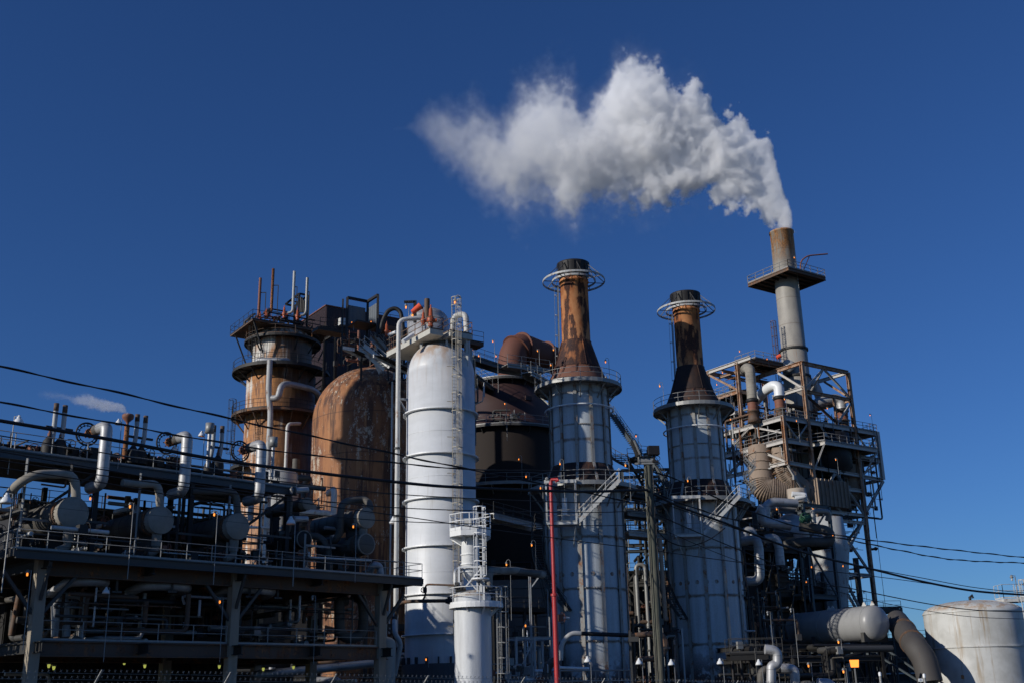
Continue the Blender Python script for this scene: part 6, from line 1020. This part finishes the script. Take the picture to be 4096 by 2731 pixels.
for i in range(7): x = p.x + (q.x - p.x) * i / 6; m.bar((x, p.y + (q.y - p.y) * i / 6, 0), (x, p.y + (q.y - p.y) * i / 6, p.z), .06)
m.tube([V((p.x, p.y, p.z - .7)), V((q.x, q.y, p.z - .7))], .05, 6); tag(m.build('guard_rail', MT['galv'], None), 'low grey guard rail along the foot of the left chimney tower', 'guard rail')
T = thing('grey_cowl', 'dull curved grey pipe cowl between the red riser and the open frame', 'pipe', at(2190, 2731, 86)); m = MB(); m.tube([at(2185, 2760, 86), at(2185, 2690, 86), at(2196, 2655, 86), at(2220, 2642, 86)], .32, 14, bend=.9); m.build('cowl_pipe', MT['lagdull'], T)
# small vessel with neck at left of white column foot
p = at(1540, 2600, 86); T = thing('small_bullet_vessel', 'small pale dome-topped vessel with a flared neck left of the white column foot', 'vessel', (p.x, p.y, 0)); zt = at(1540, 2575, 86).z
MB().rev((p.x, p.y, 0), Z, [(.8, .6), (.8, zt)] + [(.8 * cos(a), zt + .55 * sin(a)) for a in [pi / 2 * i / 7 for i in range(1, 7)]] + [(.14, zt + .6), (.14, zt + 1.3), (.18, zt + 1.9), (.34, zt + 2.4), (.3, zt + 2.4)], 28).build('shell', weathered('dirty_cream_vessel', (.4, .38, .33), .3, .4), T)
pipe('white_feed_pipe', 'white pipe snaking down at the left foot of the white column', [at(1578, 2700, 92.5), at(1604, 2570, 92), at(1580, 2535, 92), at(1578, 2480, 93)], .2, 'whitelo', .8)
pipe('flat_pipe', 'long pale blue horizontal pipe at ground level beneath the left structure', [on(1010, 2700, 14), on(1610, 2640, 14)], .33, 'lag')
# ------------------------------------------------------------------ utility pole with two floodlights
RD = Frame(at(2590, 1850, 42).x, 42, 36.87); PX, PY = RD.o.x, 42.0; zt = at(2586, 1812, 42).z
s = NT('weathered_pole_wood'); g_ = s.noise(s.sc(s.tc, 6, 6, .35), 2.5, 8, .7, 1.2); g2 = s.noise(s.sc(s.tc, 2, 2, .5), 1, 4); c = s.mix(s.ramp(g_, .35, .68), (.15, .145, .11), (.045, .04, .03)); c = s.mix(s.M('MULTIPLY', s.ramp(g2, .4, .7), .5), c, (.12, .14, .10)); WD = s.set(c, .9, 0, g_, .9, .02)
T = thing('utility_pole', 'weathered round wooden utility pole standing between the two chimney towers', 'utility pole', (PX, PY, 0)); MB().rev((PX, PY, 0), Z, [(.185, 0), (.15, zt - .2), (.145, zt), (0, zt + .01)], 28).build('shaft', WD, T)
m = MB(); m.ring((PX, PY, zt - .12), .155, .03, 20, 4); m.box((PX - .05, PY - .1, zt - .3), (.5, .2, .12)); m.bar((PX - .5, PY - .15, zt - .42), (PX + .45, PY - .15, zt - .42), .07); m.build('pole_bracket', MT['galv'], T)
m = MB(); m.tube([V((PX + .16, PY - .1, z)) + V((.02 * sin(z * 9), -.02, 0)) for z in [zt - .4 - .4 * i for i in range(14)]], .02, 5); m.tube([V((PX - .1, PY - .17, zt - .5)), V((PX - .14, PY - .19, zt - 4.6)), V((PX - .15, PY - .18, 0))], .018, 5); m.build('drop_wires', MT['cable'], T)
q = at(2613, 1801, 41.8); m = MB(); m.box(q, (.42, .3, .34), rad(8)); m.bar(q - V((0, 0, .15)), q - V((-.02, 0, .38)), .06); m.box(q - V((-.05, 0, .42)), (.22, .12, .08)); fl = thing('floodlight', 'square black floodlight facing away on top right of the utility pole', 'floodlight', q - V((0, 0, .4))); m.build('housing', MT['black'], fl); m = MB(); m.ring(q - V((-.14, 0, .3)), .1, .012, 14, 5, ax=(0, 1, 0)); m.build('loop_cable', MT['cable'], fl)
q = at(2544, 1788, 41.8); fl = thing('floodlight', 'grey floodlight tilted down to the right at top left of the utility pole', 'floodlight', q - V((0, 0, .5))); d_ = (at(2556, 1822, 41.8) - at(2532, 1765, 41.8)).normalized(); m = MB(); m.bar(at(2530, 1762, 41.8), at(2554, 1822, 41.8), .16, .3, (0, -1, .2)); m.build('housing', MT['dark'], fl); m = MB(); m.bar(at(2534, 1762, 41.7), at(2558, 1818, 41.7), .05, .26, (0, -1, .2)); m.build('lens_rim', MT['galv'], fl); m = MB(); m.tube([at(2555, 1822, 41.8), at(2554, 1850, 41.8), at(2586, 1848, 42)], .04, 8); m.build('knuckle_bracket', MT['galv'], fl)
# ------------------------------------------------------------------ overhead cables, all along the road line through the pole
def cable(label, pts, r, twist=0, off=0, name='overhead_cable'):
    P_ = smooth_path([RD.on(u, v, off) for u, v in pts], 10); o = tag(MB().tube(P_, r, 6).build(name, MT['cable'], None), label, 'cable', 'black cables along the road')
    if twist:
        Q = []; acc = 0
        for i in range(len(P_) - 1):
            for k in range(3): p = P_[i].lerp(P_[i + 1], k / 3); acc += (P_[i + 1] - P_[i]).length / 3; Q.append(p + V((0, 0, 1)) * r * 1.5 * sin(acc * twist) + RD.n * r * 1.5 * cos(acc * twist))
        k_ = MB(); k_.tube(Q, r * .8, 5); w_ = k_.build('messenger_wire', MT['cable'], None); w_.parent = o
    return o
cable('topmost black twisted cable, falling from upper left in front of the white column', [(-60, 1455), (0, 1465), (446, 1563), (915, 1672), (1232, 1740), (1650, 1829), (1990, 1899), (2300, 1960), (2590, 2020)], .02, 2.2)
cable('second black twisted cable from the top at the left edge', [(-60, 1600), (0, 1608), (446, 1690), (850, 1763), (1232, 1818), (1650, 1856), (1882, 1876), (2300, 1882), (2585, 1880)], .018, 2.2, .05)
cable('thickest black cable bundle, crossing from left edge to utility pole', [(-60, 1672), (0, 1681), (446, 1757), (850, 1833), (1232, 1885), (1650, 1933), (1882, 1949), (2300, 1964), (2588, 1958)], .05, 0, -.1)
cable('thin cable just below the thickest bundle at left', [(-60, 1732), (0, 1741), (446, 1815), (850, 1887), (1232, 1937), (1650, 1979), (2300, 2008), (2588, 2006)], .016)
cable('fifth cable from the top at the left edge', [(-60, 1795), (0, 1804), (446, 1882), (850, 1946), (1232, 1996), (1650, 2032), (2300, 2048), (2588, 2040)], .016, 0, .05)
cable('sixth cable from the top at the left, sagging on past the pole to lower right', [(-60, 1832), (0, 1840), (446, 1905), (850, 1960), (1232, 2012), (1650, 2069), (1882, 2104), (2300, 2161), (2587, 2196), (2950, 2246), (3282, 2279), (3581, 2314), (3750, 2338)], .016, 0, .3)
cable('lowest thin cable from the left edge, ending at the pole', [(-60, 1862), (0, 1869), (446, 1935), (850, 2009), (1232, 2055), (1650, 2086), (2300, 2100), (2588, 2098)], .014)
cable('uppermost cable right of the pole, wavy toward the right edge', [(2590, 1880), (2730, 1925), (2900, 2005), (3168, 2098), (3378, 2143), (3700, 2185), (4096, 2228), (4160, 2234)], .02, 2.2)
cable('second cable right of the pole, tightly twisted toward the right edge', [(2590, 1960), (2720, 2010), (2900, 2068), (3168, 2128), (3364, 2152), (3581, 2196), (3810, 2236), (4096, 2250), (4160, 2250)], .02, 2.8, .05)
cable('thickest cable bundle right of the pole, sagging to the right edge', [(2590, 1962), (2720, 2025), (2900, 2090), (3198, 2202), (3474, 2271), (3700, 2326), (3900, 2362), (4096, 2377), (4160, 2380)], .05, 0, -.1)
cable('thin cable riding just above the thick bundle at right', [(2590, 1990), (2900, 2098), (3198, 2196), (3444, 2262), (3700, 2312), (3900, 2348), (4096, 2369), (4160, 2372)], .018)
cable('lower black cable crossing in front of the tank roof', [(2590, 2040), (2900, 2174), (3282, 2325), (3406, 2352), (3700, 2411), (3900, 2438), (4096, 2445), (4160, 2445)], .022, 0, .05)
cable('lowest thin cable crossing the white tank at right', [(2590, 2090), (2900, 2222), (3200, 2322), (3505, 2403), (3733, 2445), (3900, 2466), (4096, 2474), (4160, 2476)], .014)
cable('slack loop of cable hanging right of the pole before the right chimney tower', [(2592, 1985), (2620, 2100), (2670, 2160), (2740, 2184), (2800, 2172), (2847, 2150), (2900, 2110)], .022, 0, -.15)
# ------------------------------------------------------------------ security fence
p0 = at(374, 2670, 26); FN = Frame(p0.x, 26, 35.0); FT = thing('security_fence', 'chain-link security fence with barbed wire on slanted arms along the bottom edge', 'fence', (p0.x, 26, 0)); zt = 2.09
FS = [-3.1, 0] + [FN.st(u, 2700, 0)[0] for u in (886, 1309, 1676, 2061, 2381, 2679, 2914, 3138, 3402)]; FS += [FS[-1] + 3.1 * i for i in range(1, 5)]
FZ = lambda s, t, z: FN(s, t, z - (.021 * max(0, s) if z > .1 else 0))     # the fence follows ground that falls gently to the right
for s in FS:
    m = MB(); m.tube([FZ(s, 0, 0), FZ(s, 0, zt + .05)], .03, 8); m.bar(FZ(s, 0, zt), FZ(s + .12, -.3, zt + .42), .05, .02); m.bar(FZ(s, 0, zt - .02), FZ(s, 0, zt + .02), .09); m.build('post_and_arm', MT['galv'], FT)
for i, (dz, dt) in enumerate(((.14, -.1), (.27, -.19), (.4, -.28))):
    m = MB(); s = FS[0]; m.tube([FZ(FS[0], dt, zt + dz), FZ(FS[-1], dt, zt + dz)], .0045, 4)
    s = FS[0]
    while s < FS[-1]: q = FZ(s, dt, zt + dz); a_ = random.uniform(0, 3); m.bar(q - V((.0, 0, .03)) + FN.e * .012, q + V((0, 0, .03)) - FN.e * .012, .006); m.bar(q - FN.e * .025 - V((0, 0, .02)), q + FN.e * .025 + V((0, 0, .02)), .006); s += .13
    m.build('barbed_strand', MT['galv'], FT)
m = MB(); m.tube([FZ(FS[0], 0, zt - .06), FZ(FS[-1], 0, zt - .06)], .02, 8); m.build('top_rail', MT['galv'], FT); m = MB(); s = FS[0]
while s < FS[-1]:
    for sg in (1, -1): m.bar(FZ(s, 0, zt + .03), FZ(s + sg * 1.1, 0, zt - 1.07), .004); m.bar(FZ(s + sg * 1.1, 0, zt - 1.07), FZ(s, 0, zt - 2.17), .004)
    s += .075
m.build('chain_link_mesh', MT['galv'], FT)
# ------------------------------------------------------------------ the rest of the lamps
J = lambda u, v, Y, k, h, l, **q: lamp(at(u, v, Y), k, h, l, **q)
O_ = lambda u, v, t, k, h, l, **q: lamp(A.on(u, v, t), k, h, l, **q)
for a in ((75, 1685, 4.6, 'bell', 3.2, 'bell lamp glowing orange, topmost at the far left edge', dict(S=1.1, side=-1)), (474, 1690, 4.6, 'bell', 3.0, 'white bell lamp between leftmost gooseneck and the bulb vent', dict(lit=False)), (806, 1738, 4.6, 'bell', 3.0, 'glowing bell lamp right of the middle gooseneck', {}), (700, 1798, 4.6, 'bell', 1.6, 'glowing bell lamp just left of the middle gooseneck', {}),
    (26, 2000, .4, 'bell', 5.0, 'unlit white bell lamp at the far left edge beside the leftmost exchanger', dict(lit=False, S=1.2)), (520, 2026, -.1, 'post', 4.2, 'jar lamp on railing between the first and second drum exchangers', {}), (857, 2058, -.1, 'post', 4.3, 'jar lamp on railing between the second and third drum exchangers', {}), (1164, 2086, -.1, 'bell', 4.2, 'white bell lamp with orange glow on railing right of the third drum exchanger', dict(S=1.1)), (1413, 2106, -.1, 'post', 3.8, 'jar lamp on railing left of the right-hand drum pair', {}),
    (361, 1994, 5, 'post', 2, 'small lamp glowing in the dark behind the leftmost drum exchanger', {}), (378, 2120, 5, 'post', 1, 'tiny glowing lamp low between first and second drum exchangers', {}), (109, 2297, .2, 'post', 4, 'jar lamp in the shade left of the leftmost tan column', {}), (424, 2365, .6, 'bell', 3.9, 'unlit white bell lamp under the deck right of the first slung pipe', dict(lit=False)), (879, 2407, .6, 'post', 3.6, 'bright jar lamp under the deck left of the middle tan column', {}), (1250, 2395, .6, 'post', 4.2, 'unlit grey lamp head under the deck in the right bay', dict(lit=False)), (1218, 2473, 8, 'bell', 1.5, 'dim orange lamp deep under the deck in the right bay', {})): O_(*a[:6], **a[6])
for u, v, l in ((195, 2664, 'yellow-green work light low at left, beside the leftmost tan column'), (215, 2672, 'second yellow-green work light just right of the first'), (497, 2652, 'brightest yellow-green work light low in the left bay'), (579, 2665, 'yellow-green work light low, right of the brightest one'), (877, 2667, 'faint triangular yellow-green work light beside the middle tan column'), (1053, 2677, 'yellow-green work light low in the right bay, leftmost there'), (1174, 2670, 'yellow-green work light low in the right bay, middle'), (1249, 2659, 'yellow-green work light low in the right bay, rightmost and largest')):
    p = A.on(u, v, 10); r = thing('work_light', l, 'lamp', p, 'yellow-green work lights under the left structure'); MB().rev(p, Z, [(.1, .26), (.17, .24), (.17, .14), (.1, .14)], 10).build('hood', MT['galv'], r); MB().rev(p, Z, [(.09, .14), (.1, .08), (.06, -.08), (0, -.09)], 12).build('lens', MT['glowy'], r)
for a in ((1208, 1903, 116, 'hook', 2.6, 'jar lamp on gooseneck at the foot of the banded tower'), (1407, 1292, 108, 'post', .8, 'small lit lamp on the corner post of the screened platform'), (1484, 1289, 109, 'post', .8, 'small lamp at the base of the black open frame'), (1889, 1398, 124, 'post', .8, 'small lit lamp at the left end of the bridge walkway'), (1915, 1424, 124, 'post', .8, 'jar lamp low on the bridge walkway beside the white column'), (1971, 1367, 130, 'post', 3.2, 'tall jar lamp on the bridge walkway against the sky'), (1984, 1425, 126, 'post', 4.4, 'jar lamp on pole in front of the dark vessel top gallery'), (2150, 1404, 130, 'post', 1.8, 'jar lamp before the giant duct, right of its bend'), (2214, 1400, 126, 'post', 3.6, 'jar lamp on tall pole just left of the left tower skirt'), (2203, 1460, 122, 'post', 1.2, 'jar lamp on the short gangway beside the left tower skirt'), (2190, 1532, 103, 'post', 1.1, 'glowing jar lamp on the left tower gallery railing, at left'), (2019, 1614, 128, 'post', 4.5, 'jar lamp on pole in front of the dark vessel middle gallery'), (2075, 1836, 122, 'hook', 3.4, 'pale jar lamp on pole in front of the black vessel shell'), (2104, 1906, 100, 'hook', 3.6, 'glowing jar lamp left of the red fire monitor, upper one'), (2162, 1952, 98, 'post', .9, 'glowing jar lamp closest to the red fire monitor'), (2240, 1855, 99, 'hook', 3.8, 'glowing jar lamp in front of the left tower upper shell foot'), (2026, 2258, 96, 'hook', 4.6, 'unlit jar lamp on thin gooseneck above the lagged pipes'), (2127, 2180, 98, 'hook', 3, 'dim jar lamp left of the spiral stair'), (2102, 2502, 86, 'hook', 3, 'bright orange jar lamp above the open angle-iron frame'),
    (2422, 1448, 106, 'hook', 4.2, 'jar lamp on tall gooseneck right of the left tower skirt, upper one'), (2424, 1514, 102.5, 'hook', 1.3, 'jar lamp on gooseneck right of the left tower skirt, lower one'), (2544, 1744, 110, 'post', 3.5, 'glowing lamp above the floodlight at the head of the stair flights'), (2502, 1861, 100, 'hook', 3.4, 'glowing jar lamp left of the utility pole at gallery level'), (2639, 1544, 113, 'hook', 3.6, 'jar lamp on tall gooseneck left of the right tower skirt'), (2751, 1923, 107, 'hook', 4.0, 'glowing jar lamp in front of the right tower upper shell foot'), (2748, 2037, 106, 'post', .8, 'small glowing lamp below the right tower stair'), (3138, 1418 + 178, 150, 'post', 2.0, 'glowing lamp on the upper deck before the tallest stack base'), (2867, 1538, 158, 'hook', 3.5, 'unlit jar lamp on gooseneck at the left edge of the stack structure'), (2890, 1490, 158, 'post', 4.4, 'unlit lamp on thin pole at the rusty left frame of the stack structure'), (2958, 1406, 158, 'post', 2.4, 'unlit lamp on the roof corner of the stack structure'), (3068, 1436, 156, 'post', 1.2, 'unlit lamp on the roof rail left of the tallest stack'), (3177, 1032, 157, 'post', 5.0, 'lamp on pole on the square stack platform'), (2922, 1677, 150, 'post', 1, 'tiny glowing lamp at the left end of the upper deck'), (2931, 1757, 151, 'post', 1, 'tiny glowing lamp at the left end of the middle deck'), (3309, 1633, 158, 'post', 1.5, 'tiny glowing lamp between the right columns of the upper frame'), (3480, 1660, 160, 'post', 3, 'glowing lamp on slim pole at the far right of the upper deck'), (3343, 1838, 152, 'post', 2, 'glowing lamp beneath the middle deck at right'), (3186, 1683, 149, 'post', 3, 'unlit lamp on pole at the front corner of the middle deck'), (3177, 1958, 146, 'post', 1.5, 'glowing lamp above the cream drum under the duct'), (3107, 2036, 124, 'post', .6, 'tiny glow among the silver pipe loops, left'), (3252, 2035, 124, 'post', .6, 'tiny glow among the pipe loops, right'), (3246, 2267, 120, 'post', 2, 'tiny glow right of the ribbed furnace casing, upper'), (3225, 2328, 118, 'post', 2, 'tiny glow right of the ribbed furnace casing, lower'), (3372, 2263, 120, 'post', 2, 'tiny glow beside the dark narrow steel tower'), (3331, 2139, 120, 'post', 2, 'tiny glow at the bend of the brown-banded pipe'), (3374, 2686, 80, 'post', 1.5, 'tiny glow below the horizontal vessel near the floodlight'), (3234, 2663, 82, 'post', 1.5, 'tiny glow at the foot of the dark pipework'), (3354, 2568, 86, 'post', .5, 'tiny glow right under the belly of the horizontal vessel'), (2642, 2520, 100, 'post', 3, 'small glow in the gap right of the utility pole')): J(*a)
for a in ((1574, 2084, 97, 'bell', .5, 'hooded orange lamp on the slim riser pipe', dict(S=1.3)), (3071, 2456, 92, 'post', 4, 'unlit lamp on pole left of the horizontal vessel', dict(lit=False)), (3164, 2444, 90, 'post', 4.2, 'unlit lamp on pole before the left head of the horizontal vessel', dict(lit=False)), (2350, 2640, 74, 'bell', 4, 'tilted white bell lamp on pole at the foot of the left chimney tower', dict(lit=False, side=1)), (2556, 2648, 72, 'bell', 4, 'white bell lamp on pole left of the utility pole foot', dict(lit=False)), (2685, 2652, 76, 'bell', 4, 'white bell lamp on pole just right of the utility pole', dict(lit=False)), (2880, 2648, 76, 'bell', 4, 'white bell lamp on pole in front of the right chimney tower foot', dict(lit=False)), (3035, 2652, 76, 'bell', 4, 'white bell lamp on pole right of the right chimney tower foot', dict(lit=False)), (3456, 2370, 118, 'post', 3, 'small unlit lamp on pole before the sky inside the open legs', dict(lit=False)), (1704, 2637, 92, 'post', .6, 'orange lamp hanging under the white column skirt', {})): J(*a[:6], **a[6])
# ------------------------------------------------------------------ steam
def curve_fill(node, pts):
    c = node.mapping.curves[0]
    while len(c.points) < len(pts): c.points.new(.5, .5)
    for p, (x, y) in zip(c.points, pts): p.location = (x, y)
    for p in c.points: p.handle_type = 'AUTO'
    node.mapping.update()
def plume(name, label, cat, top, bot, Y, scale, dens, vox, seed, thick=.75, n1=.16, colr=(1, 1, 1), fade=(0, 0), rise=1.0, nd=(.55, .9), dpow=1.5, drift=0, an=.1):
    """top / bot: outlines (photo pixels) turned into world x,z; the plume has real depth"""
    tw = sorted([(p.x, p.z) for p in (at(u, v, Y) for u, v in top)]); bw = sorted([(p.x, p.z) for p in (at(u, v, Y) for u, v in bot)])
    x0 = min(tw[0][0], bw[0][0]) - 3 * scale; x1 = max(tw[-1][0], bw[-1][0]) + 1.0 * scale; za = min(z for _, z in bw) - 3 * scale; zb = max(z for _, z in tw) + 3 * scale
    me = bpy.data.volumes.new(name); ob = bpy.data.objects.new(name, me); COL.objects.link(ob); tag(ob, label, cat)
    t = bpy.data.node_groups.new(name, 'GeometryNodeTree'); t.interface.new_socket('Geometry', in_out='INPUT', socket_type='NodeSocketGeometry'); t.interface.new_socket('Geometry', in_out='OUTPUT', socket_type='NodeSocketGeometry')
    N = t.nodes; Lk = t.links.new; out = N.new('NodeGroupOutput'); vc = N.new('GeometryNodeVolumeCube'); sm = N.new('GeometryNodeSetMaterial'); pos = N.new('GeometryNodeInputPosition')
    def put(n, k, v):
        if hasattr(v, 'links'): Lk(v, n.inputs[k])
        else: n.inputs[k].default_value = v
    def M(op, a, b=0.0, c=0.0, cl=False):
        n = N.new('ShaderNodeMath'); n.operation = op; n.use_clamp = cl
        for i, q in enumerate((a, b, c)): put(n, i, q)
        return n.outputs[0]
    def mr(v, a, b, c=0, d=1, kind='SMOOTHSTEP'):
        n = N.new('ShaderNodeMapRange'); n.interpolation_type = kind; put(n, 0, v)
        for i, q in zip((1, 2, 3, 4), (a, b, c, d)): put(n, i, q)
        return n.outputs[0]
    def noise(sc_, det, ro, vec=None, w_=0, dist=0):
        n = N.new('ShaderNodeTexNoise'); n.noise_dimensions = '4D'; Lk(vec or pos.outputs[0], n.inputs['Vector']); n.inputs['Scale'].default_value = sc_; n.inputs['Detail'].default_value = det; n.inputs['Roughness'].default_value = ro; n.inputs['W'].default_value = w_ + seed; n.inputs['Distortion'].default_value = dist
        return n
    # warp the domain so the outline billows
    wn = noise(.16 / scale, 3, .5); sub = N.new('ShaderNodeVectorMath'); sub.operation = 'SUBTRACT'; Lk(wn.outputs['Color'], sub.inputs[0]); sub.inputs[1].default_value = (.5, .5, .5)
    sx = N.new('ShaderNodeSeparateXYZ'); Lk(pos.outputs[0], sx.inputs[0])
    age = mr(sx.outputs[0], x1, x0, 0, 1, 'LINEAR')           # 0 at the stack, 1 at the tail
    ws = N.new('ShaderNodeVectorMath'); ws.operation = 'SCALE'; Lk(sub.outputs[0], ws.inputs[0]); put(ws, 'Scale', M('MULTIPLY', mr(age, 0, .5, .1, 1.0), 2.6 * scale))
    ad = N.new('ShaderNodeVectorMath'); ad.operation = 'ADD'; Lk(pos.outputs[0], ad.inputs[0]); Lk(ws.outputs[0], ad.inputs[1])
    s2 = N.new('ShaderNodeSeparateXYZ'); Lk(ad.outputs[0], s2.inputs[0])
    xf = mr(s2.outputs[0], x0, x1, 0, 1, 'LINEAR'); fc = []
    for P_ in (tw, bw):
        n = N.new('ShaderNodeFloatCurve'); P2 = [((x - x0) / (x1 - x0), (z - za) / (zb - za)) for x, z in P_]
        e0 = (tw[0][1] + bw[0][1]) / 2; e1 = (P_[-1][1])
        curve_fill(n, [(0, (e0 - za) / (zb - za))] + P2 + [(1, (e1 - za) / (zb - za))]); put(n, 'Value', xf); fc.append(M('ADD', M('MULTIPLY', n.outputs[0], zb - za), za))
    zt_, zb_ = fc; hh = M('MAXIMUM', M('MULTIPLY', M('SUBTRACT', zt_, zb_), .5), .25 * scale); zc_ = M('MULTIPLY', M('ADD', zt_, zb_), .5)
    dz = M('DIVIDE', M('SUBTRACT', s2.outputs[2], zc_), hh)
    # depth radius: the thickness of the jet measured across its own direction
    rad_ = M('MULTIPLY', M('MINIMUM', hh, mr(age, 0.0, .45, 2.3 * scale, 7.5 * scale)), thick); dy = M('DIVIDE', M('SUBTRACT', s2.outputs[1], M('ADD', Y, M('MULTIPLY', age, drift))), rad_)
    r = M('SQRT', M('ADD', M('MULTIPLY', dz, dz), M('MULTIPLY', dy, dy)))
    a_ = noise(.20 / scale, 2, .5, None, 3.1, 0); b_ = noise(.62 / scale, 9, .66, None, 7.7, 0); puff = noise(1.1 / scale, 4, .55, None, 1.7, .3)
    vo = N.new('ShaderNodeTexVoronoi'); vo.feature = 'SMOOTH_F1'; Lk(ad.outputs[0], vo.inputs['Vector']); vo.inputs['Scale'].default_value = .33 / scale; vo.inputs['Detail'].default_value = 3; vo.inputs['Roughness'].default_value = .55; vo.inputs['Smoothness'].default_value = .6
    f = M('SUBTRACT', mr(age, 0, .35, 1.12, 1.24), r)
    f = M('ADD', f, M('MULTIPLY', M('SUBTRACT', a_.outputs[0], .5), mr(age, 0, .8, .5, 1.9)))
    f = M('ADD', f, M('MULTIPLY', M('SUBTRACT', b_.outputs[0], .5), mr(age, 0, .6, .8, 3.0)))
    f = M('ADD', f, M('MULTIPLY', M('SUBTRACT', .42, vo.outputs['Distance']), mr(age, 0, .6, .4, .1)))
    d = mr(f, mr(age, 0, .9, .10, .16), mr(age, .15, .9, .16, 1.25)); d = M('MULTIPLY', d, M('POWER', mr(age, .12, .95, 1.0, .10, 'LINEAR'), dpow)); d = M('MULTIPLY', d, dens); d = M('ADD', d, M('MULTIPLY', M('MULTIPLY', mr(f, -.45, .45), mr(age, .1, .5, 0, 0.022 * dens)), 1.0))
    if name == 'steam_plume': d = M('MULTIPLY', d, mr(sx.outputs[2], STZ - .3, STZ + .05))
    d = M('MULTIPLY', d, mr(sx.outputs[0], x1 - .2 * scale, x1 - 1.1 * scale))
    Lk(d, vc.inputs['Density']); D = 9 * scale
    vc.inputs['Min'].default_value = (x0, Y - D, za); vc.inputs['Max'].default_value = (x1 + .5 * scale, Y + D + max(0, drift), zb)
    for k_, e in zip('XYZ', (x1 + .5 * scale - x0, 2 * D + max(0, drift), zb - za)): vc.inputs['Resolution ' + k_].default_value = max(8, int(e / vox))
    mat = bpy.data.materials.new(name + '_vapour'); mat.use_nodes = True; nn = mat.node_tree; nn.nodes.remove(nn.nodes['Principled BSDF']); pv = nn.nodes.new('ShaderNodeVolumePrincipled'); nn.links.new(pv.outputs[0], nn.nodes['Material Output'].inputs['Volume'])
    pv.inputs['Color'].default_value = (*colr, 1); pv.inputs['Anisotropy'].default_value = an; pv.inputs['Density'].default_value = 1.0
    sm.inputs['Material'].default_value = mat; Lk(vc.outputs[0], sm.inputs[0]); Lk(sm.outputs[0], out.inputs[0]); me.materials.append(mat)
    md = ob.modifiers.new('cloud', 'NODES'); md.node_group = t
    return ob
zz = lambda L: [(1600 + x / 1.3835, 206 + y / 1.3835) for x, y in L]
TOP = zz([(2168, 985), (2150, 850), (2105, 720), (2068, 560), (2046, 450), (1980, 440), (1905, 345), (1850, 325), (1765, 345), (1700, 240), (1595, 170), (1530, 220), (1462, 190), (1440, 140), (1370, 90), (1215, 95), (1165, 210), (1100, 330), (1010, 380), (950, 260), (860, 230), (740, 240), (640, 310), (560, 410), (440, 350), (340, 380), (220, 320), (130, 350), (70, 400)])
BOT = zz([(2040, 1005), (2015, 950), (1930, 905), (1800, 872), (1730, 842), (1660, 790), (1580, 825), (1480, 800), (1360, 812), (1240, 765), (1130, 795), (1020, 830), (940, 878), (870, 820), (800, 760), (640, 850), (540, 800), (400, 720), (330, 650), (200, 560), (140, 500), (70, 450)])
STZ = 69.8
plume('steam_plume', 'large white billowing plume of steam blown left from the tallest stack', 'steam', TOP, BOT, 160, 1.0, 1.4, .24, 2.0, an=-.15)
plume('steam_wisp', 'small faint wisp of grey steam drifting left from the brown bulb vent', 'steam', [(517, 1653), (494, 1616), (450, 1602), (400, 1592), (340, 1575), (290, 1580), (170, 1560)], [(511, 1658), (480, 1652), (430, 1646), (340, 1628), (280, 1605), (170, 1590)], 66, .12, 2.2, .06, 5.0, nd=(.5, .8), dpow=1.2)
